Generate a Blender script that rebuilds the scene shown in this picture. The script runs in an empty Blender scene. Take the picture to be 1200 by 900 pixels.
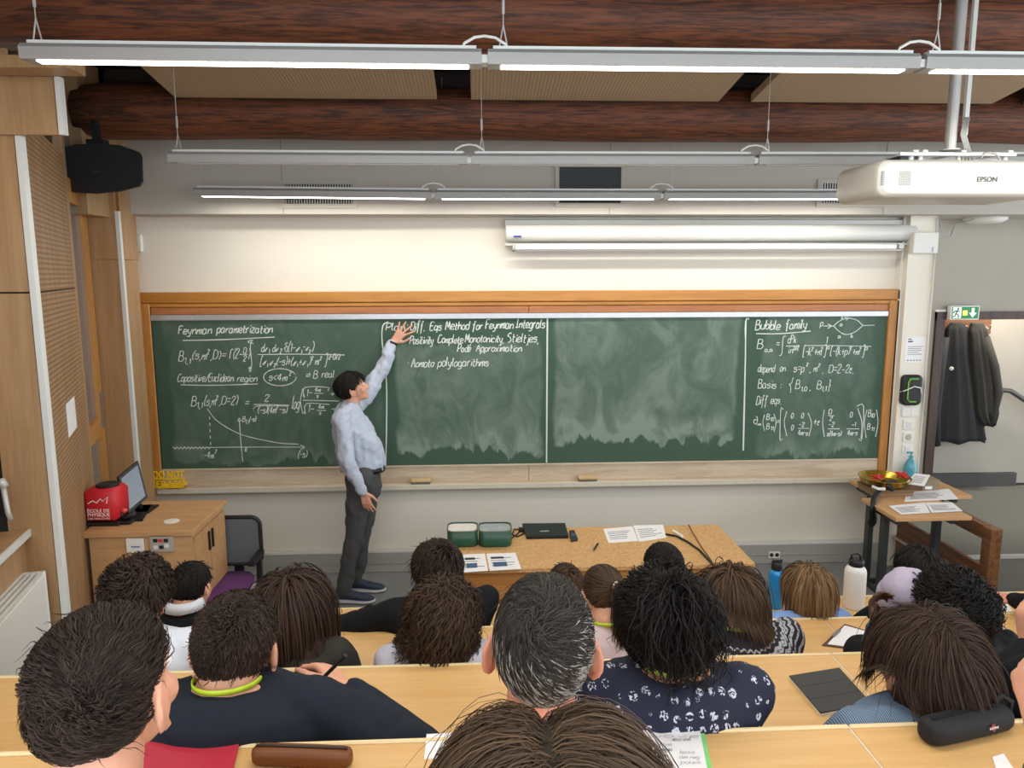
import bpy, math, random
import numpy as np
from mathutils import Vector, Matrix
random.seed(4); rng = np.random.default_rng(4)
SC = bpy.context.scene; COL = SC.collection
PI = math.pi
# ---------------------------------------------------------------- camera
PITCH, YAW, ROLL, FPX, H = 0.148129, 0.0475942, -0.0032, 870.0, 2.5
def _basis():
    cp, sp, cy, sy = math.cos(PITCH), math.sin(PITCH), math.cos(YAW), math.sin(YAW)
    f = np.array([sy*cp, cy*cp, -sp]); rt = np.array([cy, -sy, 0.0]); up = np.cross(rt, f)
    cr, sr = math.cos(ROLL), math.sin(ROLL)
    return rt*cr+up*sr, up*cr-rt*sr, f
RT, UP, FW = _basis()
cam = bpy.data.cameras.new('camera'); camo = bpy.data.objects.new('camera', cam); COL.objects.link(camo)
cam.sensor_width = 36.0; cam.lens = 36.0*FPX/1200.0; cam.clip_start = 0.02
camo.matrix_world = Matrix(((RT[0], UP[0], -FW[0], 0), (RT[1], UP[1], -FW[1], 0), (RT[2], UP[2], -FW[2], H), (0, 0, 0, 1)))
SC.camera = camo
SC.view_settings.view_transform = 'Standard'; SC.view_settings.look = 'None'
SC.view_settings.gamma = 1.0; SC.view_settings.use_curve_mapping = False
SC.view_settings.exposure = 0.52
# ---------------------------------------------------------------- world
w = bpy.data.worlds.new('world'); SC.world = w; w.use_nodes = True
w.node_tree.nodes['Background'].inputs[0].default_value = (0.84, 0.92, 1.0, 1)
w.node_tree.nodes['Background'].inputs[1].default_value = 2.3
LAMP_W = 7.2      # watts of each pendant segment
# ---------------------------------------------------------------- geometry of the room, metres
BW = 6.06          # board wall
ROWY = [1.43, 2.20, 2.97, 3.74]        # far edges of the desks, nearest row first
ROWZ = [1.54, 1.278, 1.016, 0.754]     # their tops
TRZ = [0.79, 0.528, 0.266, 0.0]        # floor under each row
def ray(x, y): return RT*((x-600)/FPX) + UP*((450-y)/FPX) + FW
def onY(x, y, Y): d = ray(x, y); return np.array([0, 0, H]) + d*(Y/d[1])
def onZ(x, y, Z): d = ray(x, y); return np.array([0, 0, H]) + d*((Z-H)/d[2])
def V(*a): return np.array(a, float)
def nrm(v): v = np.asarray(v, float); return v/(np.linalg.norm(v)+1e-9)
# ---------------------------------------------------------------- materials
def lin(h):
    if isinstance(h, str):
        h = h.lstrip('#'); c = [int(h[i:i+2], 16)/255 for i in (0, 2, 4)]
    else: c = h
    return tuple((x/12.92 if x <= .04045 else ((x+.055)/1.055)**2.4) for x in c)
class NT:
    def __init__(s, name):
        s.m = bpy.data.materials.new(name); s.m.use_nodes = True; s.t = s.m.node_tree
        s.b = s.t.nodes['Principled BSDF']; s.tc = None
    def n(s, t, **k):
        x = s.t.nodes.new(t)
        for a, b in k.items(): setattr(x, a, b)
        return x
    def l(s, a, b): s.t.links.new(a, b)
    def inp(s, sock, v):
        if hasattr(v, 'is_output'): s.l(v, sock)
        else: sock.default_value = v
    def math(s, op, a, b=0.0, c=0.0, clamp=False):
        x = s.n('ShaderNodeMath', operation=op); x.use_clamp = clamp
        s.inp(x.inputs[0], a); s.inp(x.inputs[1], b)
        if len(x.inputs) > 2: s.inp(x.inputs[2], c)
        return x.outputs[0]
    def obj(s):
        if s.tc is None: s.tc = s.n('ShaderNodeTexCoord')
        return s.tc.outputs['Object']
    def xyz(s):
        x = s.n('ShaderNodeSeparateXYZ'); s.l(s.obj(), x.inputs[0]); return x.outputs
    def map(s, scale=(1, 1, 1), rot=(0, 0, 0), loc=(0, 0, 0)):
        x = s.n('ShaderNodeMapping'); s.l(s.obj(), x.inputs[0])
        x.inputs['Scale'].default_value = scale; x.inputs['Rotation'].default_value = rot; x.inputs['Location'].default_value = loc
        return x.outputs[0]
    def noise(s, vec, scale, detail=4, dist=0.0, rough=.5):
        x = s.n('ShaderNodeTexNoise'); s.l(vec, x.inputs['Vector'])
        x.inputs['Scale'].default_value = scale; x.inputs['Detail'].default_value = detail
        x.inputs['Distortion'].default_value = dist; x.inputs['Roughness'].default_value = rough
        return x.outputs[0]
    def mix(s, f, a, b):
        x = s.n('ShaderNodeMix', data_type='RGBA'); s.inp(x.inputs[0], f)
        s.inp(x.inputs[6], a if hasattr(a, 'is_output') else (*a, 1)); s.inp(x.inputs[7], b if hasattr(b, 'is_output') else (*b, 1))
        return x.outputs[2]
    def ramp(s, f, lo, hi):
        x = s.n('ShaderNodeMapRange'); x.interpolation_type = 'SMOOTHSTEP'; s.l(f, x.inputs[0])
        x.inputs[1].default_value = lo; x.inputs[2].default_value = hi
        return x.outputs[0]
    def bump(s, h, strength=.3, dist=.01):
        x = s.n('ShaderNodeBump'); x.inputs['Strength'].default_value = strength; x.inputs['Distance'].default_value = dist
        s.l(h, x.inputs['Height']); s.l(x.outputs[0], s.b.inputs['Normal'])
    def col(s, v): s.inp(s.b.inputs['Base Color'], v if hasattr(v, 'is_output') else (*v, 1))
    def set(s, **k):
        for a, b in k.items(): s.b.inputs[a.replace('_', ' ')].default_value = b
        return s
MATS = {}
def plain(name, c, rough=.5, metal=0.0, var=.12, scale=30, bump=0.0, spec=.5, **kw):
    if name in MATS: return MATS[name]
    t = NT(name); c = lin(c)
    nz = t.noise(t.map(), scale, 3)
    t.col(t.mix(nz, tuple(x*(1-var) for x in c), tuple(min(1, x*(1+var)) for x in c)))
    t.set(Roughness=rough, Metallic=metal); t.b.inputs['Specular IOR Level'].default_value = spec
    if bump: t.bump(nz, bump, .004)
    for k, v in kw.items(): t.b.inputs[k].default_value = v
    MATS[name] = t.m; return t.m
def wood(name, c1, c2, axis='x', scale=6, stretch=14, rough=.45, bump=.06, ring=.0, dist=.6, knots=0.0):
    if name in MATS: return MATS[name]
    t = NT(name); sc = {'x': (1, stretch, stretch), 'y': (stretch, 1, stretch), 'z': (stretch, stretch, 1)}[axis]
    v = t.map(sc)
    a = t.noise(v, scale*.25, 5, dist); b = t.noise(v, scale*1.3, 4, dist*.5)
    f = t.math('ADD', t.math('MULTIPLY', a, .65), t.math('MULTIPLY', b, .35))
    f = t.ramp(f, .36, .64)
    if ring:
        wv = t.n('ShaderNodeTexWave', wave_type='BANDS', bands_direction='Z' if axis != 'z' else 'X')
        t.l(t.map({'x': (.22, 1, 1), 'y': (1, .22, 1), 'z': (1, 1, .22)}[axis]), wv.inputs['Vector'])
        wv.inputs['Scale'].default_value = ring; wv.inputs['Distortion'].default_value = 9; wv.inputs['Detail'].default_value = 3
        wv.inputs['Detail Scale'].default_value = .9
        f = t.math('ADD', t.math('MULTIPLY', f, .45), t.math('MULTIPLY', wv.outputs['Fac'], .55))
    t.col(t.mix(f, lin(c1), lin(c2))); t.set(Roughness=rough)
    if bump: t.bump(f, bump, .004)
    MATS[name] = t.m; return t.m
def emis(name, c, s):
    if name in MATS: return MATS[name]
    t = NT(name); t.col(lin(c)); t.b.inputs['Emission Color'].default_value = (*lin(c), 1); t.b.inputs['Emission Strength'].default_value = s
    MATS[name] = t.m; return t.m
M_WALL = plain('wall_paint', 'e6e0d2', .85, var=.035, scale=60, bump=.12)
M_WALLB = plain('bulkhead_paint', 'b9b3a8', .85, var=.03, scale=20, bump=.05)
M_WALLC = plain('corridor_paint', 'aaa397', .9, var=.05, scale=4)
M_WHITE = plain('white_plastic', 'e4e2da', .45, var=.02)
M_WMET = plain('white_metal', 'd8d8d2', .35, var=.02)
M_GREYM = plain('grey_metal', '8d8f90', .35, .6, var=.05)
M_LGREY = plain('light_grey_metal', 'b8b6b0', .4, .3, var=.04)
M_DGREY = plain('dark_grey_metal', '33373a', .45, .3)
M_BLACK = plain('black_plastic', '141416', .5, var=.2)
M_DESK = wood('maple_desk', 'd2a568', 'dab074', 'x', 5, 16, .42, .03)
M_EDGE = plain('desk_edge_pale', 'e6cf9f', .45, var=.04)
M_OAK = wood('oak_panel', 'a27f59', 'b18e67', 'z', 5, 16, .42, .04)
M_LECT = wood('lectern_wood', 'b98d60', 'c69b6d', 'x', 5, 16, .42, .03)
M_OAKD = wood('table_edge_wood', 'a9743c', 'c08a50', 'x', 6, 16, .5, .04)
M_FRAME = wood('frame_wood', 'b0742f', 'c4883c', 'x', 5, 12, .4, .08)
M_FRAMEV = wood('frame_wood_upright', 'ae7636', 'c0884a', 'z', 5, 12, .4, .08)
M_FRAMEI = wood('inner_frame_wood', 'a5673c', 'b87a48', 'x', 5, 12, .45, .08)
M_LOG = wood('log_wood', '3c2013', '7d4628', 'x', 7, 14, .6, .3, ring=0, dist=2.2)
M_DARKW = wood('dark_ceiling_wood', '21150f', '3a241a', 'x', 5, 10, .6, .2)
M_DOORF = wood('door_frame_wood', '33221a', '4a3226', 'z', 6, 14, .5, .05)
M_BALU = wood('balustrade_wood', '5a3820', '83552f', 'y', 7, 14, .45, .08)
M_FLOOR = plain('floor_vinyl', '7a7b7a', .6, var=.08, scale=90)
M_CARP = plain('landing_carpet', '6e6c62', .95, var=.25, scale=160, bump=.3)
M_PAPER = plain('paper', 'eceaea', .7, var=.02)
M_INK = plain('ink', '5b5f66', .7)
def ply_mat():
    t = NT('particle_board'); a = t.noise(t.map(), 55, 3); b = t.noise(t.map((4, 30, 30)), 1.2, 4)
    f = t.math('ADD', t.math('MULTIPLY', t.ramp(a, .3, .7), .6), t.math('MULTIPLY', b, .4))
    t.col(t.mix(f, lin('b98a52'), lin('dcb27c'))); t.set(Roughness=.5); return t.m
M_PLY = ply_mat()
def perf_mat():
    t = NT('perforated_panel'); x = t.xyz()
    s = t.math('SINE', t.math('MULTIPLY', x[2], 2*PI/.026)); s = t.ramp(s, -.2, .75)
    g = t.ramp(t.noise(t.map((14, 14, 1)), 1.3, 5), .35, .65)
    base = t.mix(g, lin('a07c56'), lin('b18d66'))
    t.col(t.mix(t.math('MULTIPLY', s, .55), base, lin('6d4c30'))); t.set(Roughness=.5); t.bump(t.math('SUBTRACT', 1, s), .5, .004); return t.m
M_PERF = perf_mat()
def tile_mat():
    t = NT('acoustic_panel'); x = t.xyz()
    s = t.math('SINE', t.math('MULTIPLY', x[0], 2*PI/.022)); s = t.ramp(s, .0, .9)
    t.col(t.mix(t.math('MULTIPLY', s, .35), lin('b39a7a'), lin('826c52'))); t.set(Roughness=.8); t.bump(t.math('SUBTRACT', 1, s), .4, .003); return t.m
M_TILE = tile_mat()
# ---------------------------------------------------------------- mesh helpers
def tag(o, label=None, cat=None, group=None, kind=None):
    if label: o['label'] = label
    if cat: o['category'] = cat
    if group: o['group'] = group
    if kind: o['kind'] = kind
    return o
def thing(name, label, cat, loc=(0, 0, 0), group=None, kind=None):
    o = bpy.data.objects.new(name, None); COL.objects.link(o); o.location = [float(a) for a in loc]; o.empty_display_size = .05
    return tag(o, label, cat, group, kind)
def wloc(o):
    p = np.zeros(3)
    while o is not None: p = p+np.array(o.location); o = o.parent
    return p
def mk(name, verts, faces, mat, parent=None, smooth=False, origin=None):
    """verts in world space; the object is placed at origin (default the parent's spot)"""
    verts = np.asarray(verts, float)
    base = wloc(parent) if parent is not None else np.zeros(3)
    if origin is None: origin = base
    me = bpy.data.meshes.new(name)
    me.from_pydata((verts-np.asarray(origin)).tolist(), [], [list(map(int, f)) for f in faces])
    o = bpy.data.objects.new(name, me); COL.objects.link(o); o.parent = parent
    o.location = [float(a) for a in (np.asarray(origin)-base)]
    for m in (mat if isinstance(mat, (list, tuple)) else [mat]): me.materials.append(m)
    if smooth: me.polygons.foreach_set('use_smooth', [True]*len(me.polygons))
    me.update(); return o
class G:
    """collects shapes in world space, then links them as one mesh"""
    def __init__(s): s.v = []; s.f = []; s.k = 0
    def add(s, v, f):
        s.v.append(np.asarray(v, float)); s.f += [[a+s.k for a in q] for q in f]; s.k += len(v); return s
    def box(s, lo, hi, rz=0, c=None, bev=0.0):
        lo = np.minimum(lo, hi); hi = np.maximum(lo, hi) if False else np.maximum(np.asarray(lo), np.asarray(hi))
        b = min(bev, *(np.array(hi)-np.array(lo))*.45) if bev else 0
        if b <= 0:
            x0, y0, z0 = lo; x1, y1, z1 = hi
            v = [(x0, y0, z0), (x1, y0, z0), (x1, y1, z0), (x0, y1, z0), (x0, y0, z1), (x1, y0, z1), (x1, y1, z1), (x0, y1, z1)]
            f = [(0, 3, 2, 1), (4, 5, 6, 7), (0, 1, 5, 4), (1, 2, 6, 5), (2, 3, 7, 6), (3, 0, 4, 7)]
        else:
            v = []; idx = {}
            for i in (0, 1):
                for j in (0, 1):
                    for k in (0, 1):
                        p = [(lo, hi)[i][0], (lo, hi)[j][1], (lo, hi)[k][2]]
                        sg = [1 if a == 0 else -1 for a in (i, j, k)]
                        for ax in range(3):   # vertex lying on the face of axis ax
                            q = [p[m]+(0 if m == ax else sg[m]*b) for m in range(3)]
                            idx[(i, j, k, ax)] = len(v); v.append(q)
            f = []
            for ax in range(3):
                o = [m for m in range(3) if m != ax]
                for s_ in (0, 1):
                    q = []
                    for (a, c_) in ((0, 0), (1, 0), (1, 1), (0, 1)):
                        ijk = [0, 0, 0]; ijk[ax] = s_; ijk[o[0]] = a; ijk[o[1]] = c_; q.append(idx[(*ijk, ax)])
                    f.append(q)
                for a in (0, 1):
                    for c_ in (0, 1):   # edge along ax
                        i0 = [0, 0, 0]; i1 = [0, 0, 0]; i1[ax] = 1
                        for t_ in (i0, i1): t_[o[0]] = a; t_[o[1]] = c_
                        f.append([idx[(*i0, o[0])], idx[(*i1, o[0])], idx[(*i1, o[1])], idx[(*i0, o[1])]])
            for i in (0, 1):
                for j in (0, 1):
                    for k in (0, 1): f.append([idx[(i, j, k, a)] for a in range(3)])
            v = np.array(v); cen = v.mean(0); ff = []
            for q in f:
                n = np.cross(v[q[1]]-v[q[0]], v[q[2]]-v[q[0]])
                ff.append(q if n@(v[q].mean(0)-cen) > 0 else q[::-1])
            f = ff
        v = np.array(v, float)
        if rz:
            c0 = np.array(c if c is not None else v.mean(0)); a, b_ = math.cos(rz), math.sin(rz)
            d = v-c0; v = np.stack([d[:, 0]*a-d[:, 1]*b_, d[:, 0]*b_+d[:, 1]*a, d[:, 2]], 1)+c0
        return s.add(v, f)
    def loft(s, rings, cap=True, closed=True):
        rings = [np.asarray(r, float) for r in rings]; n = len(rings[0]); f = []
        for i in range(len(rings)-1):
            for j in range(n if closed else n-1):
                k = (j+1) % n; f.append((i*n+j, i*n+k, (i+1)*n+k, (i+1)*n+j))
        if cap: f.append(tuple(range(n))[::-1]); f.append(tuple((len(rings)-1)*n+j for j in range(n)))
        return s.add(np.concatenate(rings), f)
    def tube(s, pts, r, n=8, cap=True):
        pts = [np.asarray(p, float) for p in pts]; rr = r if isinstance(r, (list, tuple)) else [r]*len(pts); rings = []
        up = None
        for i, p in enumerate(pts):
            t = nrm(pts[min(i+1, len(pts)-1)]-pts[max(i-1, 0)])
            if up is None: up = V(0, 0, 1) if abs(t[2]) < .9 else V(0, 1, 0)
            a = nrm(np.cross(up, t)); b = np.cross(t, a); up = b
            rings.append([p+(a*math.cos(2*PI*j/n)+b*math.sin(2*PI*j/n))*rr[i] for j in range(n)])
        return s.loft(rings, cap)
    def lathe(s, c, prof, n=24, ax='z', sq=None):
        """prof: (radius, height) pairs; sq=(sx, sy) squash"""
        sx, sy = sq or (1, 1); rings = []
        for r, h in prof:
            ring = []
            for j in range(n):
                a = 2*PI*j/n; p = (r*sx*math.cos(a), r*sy*math.sin(a), h)
                if ax == 'y': p = (p[0], -p[2], p[1])
                if ax == 'x': p = (p[2], p[0], p[1])
                ring.append(np.array(c)+p)
            rings.append(ring)
        return s.loft(rings)
    def prism(s, poly, d):
        """closed polygon (world points) pushed along vector d"""
        p = np.array(poly, float); return s.loft([p, p+np.array(d)])
    def quadstrip(s, a, b):
        n = len(a); return s.add(np.concatenate([a, b]), [(i, i+1, n+i+1, n+i) for i in range(n-1)])
    def sphere(s, c, r, n=12, m=8, R=None):
        r = np.array(r if hasattr(r, '__len__') else (r,)*3); v = []; f = []
        for i in range(1, m):
            for j in range(n):
                th = PI*i/m; ph = 2*PI*j/n; v.append((math.sin(th)*math.cos(ph), math.sin(th)*math.sin(ph), math.cos(th)))
        v += [(0, 0, 1), (0, 0, -1)]
        for i in range(m-2):
            for j in range(n): k = (j+1) % n; f.append((i*n+j, (i+1)*n+j, (i+1)*n+k, i*n+k))
        N = (m-1)*n
        for j in range(n): k = (j+1) % n; f.append((N, j, k)); f.append((N+1, (m-2)*n+k, (m-2)*n+j))
        v = np.array(v)*r
        if R is not None: v = v@np.asarray(R).T
        return s.add(v+np.array(c), f)
    def mk(s, name, mat, parent=None, smooth=False, origin=None):
        return mk(name, np.concatenate(s.v), s.f, mat, parent, smooth, origin)
def bev(o, w=.004, n=2):
    m = o.modifiers.new('b', 'BEVEL'); m.width = w; m.segments = n; m.limit_method = 'ANGLE'; return o
def B(name, lo, hi, mat, parent=None, b=0.0, rz=0, origin=None):
    return G().box(lo, hi, rz=rz, bev=b).mk(name, mat, parent, origin=origin)
def struct(o, label, cat=None):
    o['kind'] = 'structure'; o['label'] = label
    if cat: o['category'] = cat
    return o
TEXTS = []
def text(name, s, mat, parent, origin, xdir, ydir, height, depth=.0006, bold=0.0, width=None, spacing=1.0):
    cu = bpy.data.curves.new(name, 'FONT'); cu.body = s; cu.size = 1; cu.extrude = 0; cu.offset = bold; cu.space_character = spacing
    cu.resolution_u = 3
    tmp = bpy.data.objects.new('tmp', cu); COL.objects.link(tmp)
    TEXTS.append((tmp, name, mat, parent, np.array(origin, float), nrm(xdir), nrm(ydir), height, depth, width))
def flush_text():
    dg = bpy.context.evaluated_depsgraph_get(); dg.update()
    for tmp, name, mat, parent, o, xd, yd, h, dep, width in TEXTS:
        me = bpy.data.meshes.new_from_object(tmp.evaluated_get(dg)); n = len(me.vertices)
        co = np.empty(n*3); me.vertices.foreach_get('co', co); co = co.reshape(-1, 3)
        co[:, 0] -= co[:, 0].min(); sy = h/.72; sx = sy if width is None else width/max(co[:, 0].max(), 1e-6)
        f = [list(p.vertices) for p in me.polygons]; nd = np.cross(xd, yd)
        bot = o+np.outer(co[:, 0]*sx, xd)+np.outer(co[:, 1]*sy, yd); top = bot+nd*dep
        ed = {}
        for p in f:
            for a, b in zip(p, p[1:]+p[:1]): ed[(a, b)] = 1
        side = [(a, b, b+n, a+n) for (a, b) in ed if (b, a) not in ed]
        ff = [p[::-1] for p in f]+[[i+n for i in p] for p in f]+side
        mk(name, np.concatenate([bot, top]), ff, mat, parent)
        bpy.data.objects.remove(tmp); bpy.data.meshes.remove(me)
# ================================================================ SETTING
ZB = onY(640, 251, 5.76)[2]              # bottom of the bulkhead
XL = onY(156.5, 400, BW)[0]                # left end of the board wall
XC0 = onY(1062, 330, 5.93)[0]; XC1 = onY(1093, 330, 5.93)[0]   # column
struct(B('wall_front', (XL-.05, BW, 0), (XC0+.1, BW+.2, ZB+.02), M_WALL), 'cream painted wall behind the long green blackboard')
struct(B('wall_bulkhead', (onY(141, 200, 5.76)[0], 5.76, ZB), (8.2, 6.6, 4.6), M_WALLB), 'grey painted bulkhead band above the cream board wall')
g = G()
for px in (330, 715, 1038):
    x = onY(px, 200, 5.76)[0]; g.box((x-.002, 5.757, ZB), (x+.002, 5.7605, 3.5))
struct(g.mk('trim_1', plain('joint_grey', '8f8a80', .9)), 'thin vertical joints in the grey bulkhead band')
# floors: stage and tiers
struct(B('floor', (-4.2, 3.2, -.12), (8.2, 7.2, 0), M_FLOOR), 'grey vinyl floor in front of the blackboard')
YR = [-2.2, .66, 1.45, 2.22, 2.99]
for i, z in enumerate(TRZ[:3]):
    struct(B('floor_tier', (-4.2, YR[i], -.12), (8.2, YR[i+1]-.001 if i else YR[1]+.79-.001, z), M_FLOOR), 'grey stepped floor tier under a row of desks')
struct(B('floor_tier', (-4.2, 2.99, -.12), (8.2, 3.199, 0), M_FLOOR), 'grey floor strip under the front row of desks')
# right part: wall above opening, corridor, landing
YO = 6.3
XJ = onY(1096, 366, YO)[0]; ZT = onY(1150, 365, YO)[2]
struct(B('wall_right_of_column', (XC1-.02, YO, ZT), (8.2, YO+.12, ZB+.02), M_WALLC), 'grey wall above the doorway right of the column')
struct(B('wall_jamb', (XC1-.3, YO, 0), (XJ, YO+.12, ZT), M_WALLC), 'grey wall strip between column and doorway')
g = G(); jw = onY(1106, 366, YO)[0]-XJ
g.box((XJ, YO-.03, 0), (XJ+jw, YO+.16, ZT)).box((XJ+jw, YO-.03, ZT-jw*.9), (8.2, YO+.16, ZT))
dr = thing('door_1', 'dark brown wooden frame around the open doorway', 'door frame', (XJ, YO, 0), kind='structure')
G().box((XJ, YO-.03, 0), (XJ+jw, YO+.16, ZT)).mk('jamb', M_DOORF, dr)
G().box((XJ, YO-.032, ZT-jw*.9), (8.2, YO+.162, ZT)).mk('lintel', M_DOORF, dr)
YC = 7.25; ZL = .3
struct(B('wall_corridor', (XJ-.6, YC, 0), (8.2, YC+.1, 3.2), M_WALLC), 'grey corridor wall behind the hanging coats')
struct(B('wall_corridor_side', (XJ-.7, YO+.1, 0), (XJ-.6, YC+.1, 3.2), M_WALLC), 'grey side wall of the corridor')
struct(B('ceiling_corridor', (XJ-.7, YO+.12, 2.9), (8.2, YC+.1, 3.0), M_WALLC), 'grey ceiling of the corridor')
pl = onZ(1190, 651, ZL)
xbal = onY(1168, 621, 4.75)[0]
struct(G().box((xbal+.03, pl[1], 0), (8.2, YC, ZL)).box((XJ-.6, YO-.1, 0), (xbal+.031, YC, ZL)).mk('floor_landing', M_CARP), 'dark grey carpeted landing beyond the brown balustrade')
struct(B('trim_2', (xbal+.03, pl[1]-.012, ZL-.02), (8.2, pl[1]+.02, ZL+.006), M_LGREY), 'pale metal nosing on the landing step')
xk = onY(1186, 570, YC)[0]
struct(B('baseboard_corridor', (XJ-.6, YC-.05, ZL), (xk, YC, ZL+.14), plain('skirting_dark', '4c4b48', .8)), 'dark grey skirting along the corridor wall')
struct(B('baseboard_corridor', (xk, YC-.02, ZL-.0), (8.2, YC, ZL+.02), plain('skirting_dark2', '2c2b2a', .8)), 'black low skirting at the right of the corridor')
cl_ = thing('corridor_fill_lamp', 'unseen round white lamp added on the corridor ceiling to brighten the corridor', 'lamp', (5.2, 6.8, 2.88)); G().lathe((5.2, 6.8, 2.9), [(.02, -.06), (.14, -.06), (.16, -.02), (.16, 0), (.02, 0)], 20).mk('shade', emis('corridor_fill_glow', 'fff3e0', 3.0), cl_)  # added unseen lamp, lifts the corridor that came out too dark
L = bpy.data.lights.new('lamp', 'AREA'); L.shape = 'DISK'; L.size = .3; L.energy = 26; L.color = (1, .93, .84); lo = bpy.data.objects.new('lamp', L); COL.objects.link(lo); lo.parent = cl_; lo.location = (0, 0, -.05)  # area light of the added corridor lamp
# handrail
g = G(); a = onY(1173, 457, YC-.12); b = onY(1184, 458, YC-.12); c = onY(1215, 478, YC-.12)
g.tube([a+V(-.12, 0, .0), a, b, c, c+V(.5, 0, -.35)], .025, 10).tube([a+V(-.1, 0, 0), a+V(-.1, .12, 0)], .012, 6)
tag(g.mk('handrail', plain('handrail_grey', '55534f', .4, .3), smooth=True, origin=a), 'dark grey metal handrail on the corridor wall', 'handrail')
# left side: oak clad piers, window, sill, radiator
Y1, Y2, Y3 = 3.6, 4.85, 5.5
def vwall(pa, Ya, pb, Yb, z0, z1, th, mat, name, parent, dz=0):
    a = onY(*pa, Ya); b = onY(*pb, Yb); a[2] = b[2] = 0
    t = nrm(b-a); nn = V(-t[1], t[0], 0)
    p = [a, b, b+nn*th, a+nn*th]; r0 = [q+V(0, 0, z0) for q in p]; r1 = [q+V(0, 0, z1) for q in p]
    return G().loft([r0, r1]).mk(name, mat, parent)
zs = onY(43, 343, Y1)[2]                  # seam height on the near pier
ztop1 = onY(40, 159, Y1)[2]
e1 = onY(43, 343, Y1)[0]                  # near pier edge
xl1 = onY(20, 600, Y1)[0]-.05
wl = thing('wall_left', 'oak panelled left wall with piers beside the window', None, (e1, Y1, 0), kind='structure')
g_ = .004
gap = plain('gap_black', '17110d', .9)
G().box((-4.2, Y1+.021, 0), (e1-.03, Y1+.03, 3.5)).mk('pier_core', gap, wl)
for z0, z1 in ((0, zs-g_), (zs+g_, 3.5)):
    B('panel', (xl1, Y1, z0), (e1-.035, Y1+.02, z1), M_OAK, wl)
G().box((e1-.028, Y1-.006, 0), (e1, Y1+.03, ztop1)).mk('corner_strip', M_WMET, wl)
G().box((-4.2, Y1-.03, ztop1+.0), (onY(74, 120, Y1)[0]-.02, Y1-.001, onY(75, 92, Y1)[2])).mk('panel', M_OAK, wl)
xt = onY(78, 130, Y1)[0]
G().box((xt-.025, Y1-.035, ztop1), (xt, Y1-.0, onY(75, 92, Y1)[2])).mk('corner_strip', M_WMET, wl)
vwall((43.5, 343), Y1+.05, (89, 343), Y2, 0, ztop1+.1, .02, gap, 'panel_backing', wl)
for z0, z1 in ((0, zs-g_), (zs+g_, ztop1+.1)):
    vwall((43.5, 343), Y1+.03, (90, 343), Y2, z0, z1, .03, M_PERF, 'perforated_panel', wl)
a = onY(90, 343, Y2); b = onY(109, 343, Y3-.02)
# window 1 in the recess between the piers
w1 = thing('window_1', 'narrow tall window with wooden frame between the oak piers', None, (a[0], Y2, 0), kind='structure')
tdir = nrm(V(b[0]-a[0], b[1]-a[1], 0)); nin = V(tdir[1], -tdir[0], 0)
def wseg(s0, s1, z0, z1, off, th, name, mat, par=w1):
    L = np.linalg.norm((b-a)[:2]); p0 = V(a[0], a[1], 0)+tdir*L*s0+nin*off; p1 = V(a[0], a[1], 0)+tdir*L*s1+nin*off
    q = [p0, p1, p1-nin*th, p0-nin*th]; return G().loft([[x+V(0, 0, z0) for x in q], [x+V(0, 0, z1) for x in q]]).mk(name, mat, par)
M_GLASS = plain('window_glass', '6d7176', .12, .0, var=.25, scale=3, spec=.8)
zt1 = onY(95, 509-6, 5.1)[2]
for z0, z1 in ((.55, zt1-.08), (zt1+.05, 2.95), (3.1, 3.5)): wseg(.0, .72, z0, z1, -.02, .02, 'pane', M_GLASS)
for z0, z1 in ((.45, .55), (zt1-.08, zt1+.05), (2.95, 3.1)): wseg(0, 1, z0, z1, 0, .05, 'frame_rail', M_FRAMEV)
wseg(.72, 1.0, .3, 3.6, .002, .05, 'frame_stile', M_FRAMEV); wseg(-.1, 0.02, .3, 3.6, .002, .05, 'frame_stile', M_OAK)
wseg(0, 1, 0, .45, 0, .05, 'sill_board', M_OAK)
hz = onY(119, 480, 5.4)
G().box((hz[0]-.02, 5.33, hz[2]-.13), (hz[0]+.015, 5.39, hz[2]+.13)).mk('handle', M_GREYM, w1)
# far pier
x3a = onY(109, 343, Y3)[0]-.08; x3b = onY(147, 343, Y3)[0]; zs2 = onY(130, 304, Y3)[2]
p2 = thing('wall_left_far', 'oak pier between the window and the blackboard', None, (x3b, Y3, 0), kind='structure')
for z0, z1 in ((0, zs2-.002), (zs2+.002, 4.2)):
    B('panel', (x3a, Y3, z0), (x3b-.032, Y3+.3, z1), M_OAK, p2)
B('corner_strip', (x3b-.03, Y3-.004, 0), (x3b-.004, Y3+.03, ZB), M_WMET, p2)
for z0, z1 in ((0, zs2-.002), (zs2+.002, ZB+.2)):
    q = [V(x3b-.01, Y3+.032, 0), V(XL+.012, BW-.002, 0), V(XL-.1, BW+.05, 0), V(x3b-.2, Y3+.1, 0)]
    G().loft([[x+V(0, 0, z0) for x in q], [x+V(0, 0, z1) for x in q]]).mk('return_panel', M_FRAMEV, p2)
# upper left oak infill behind beams
struct(B('wall_left_upper', (-4.2, 5.52, 2.6), (onY(141, 200, 5.76)[0], 5.95, 4.6), M_OAK), 'oak boarding above the window under the log beam')
struct(B('wall_left_outer', (-4.3, -2.2, 0), (-4.2, 7.2, 4.6), M_WALL), 'outer left wall behind the oak panels')
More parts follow.
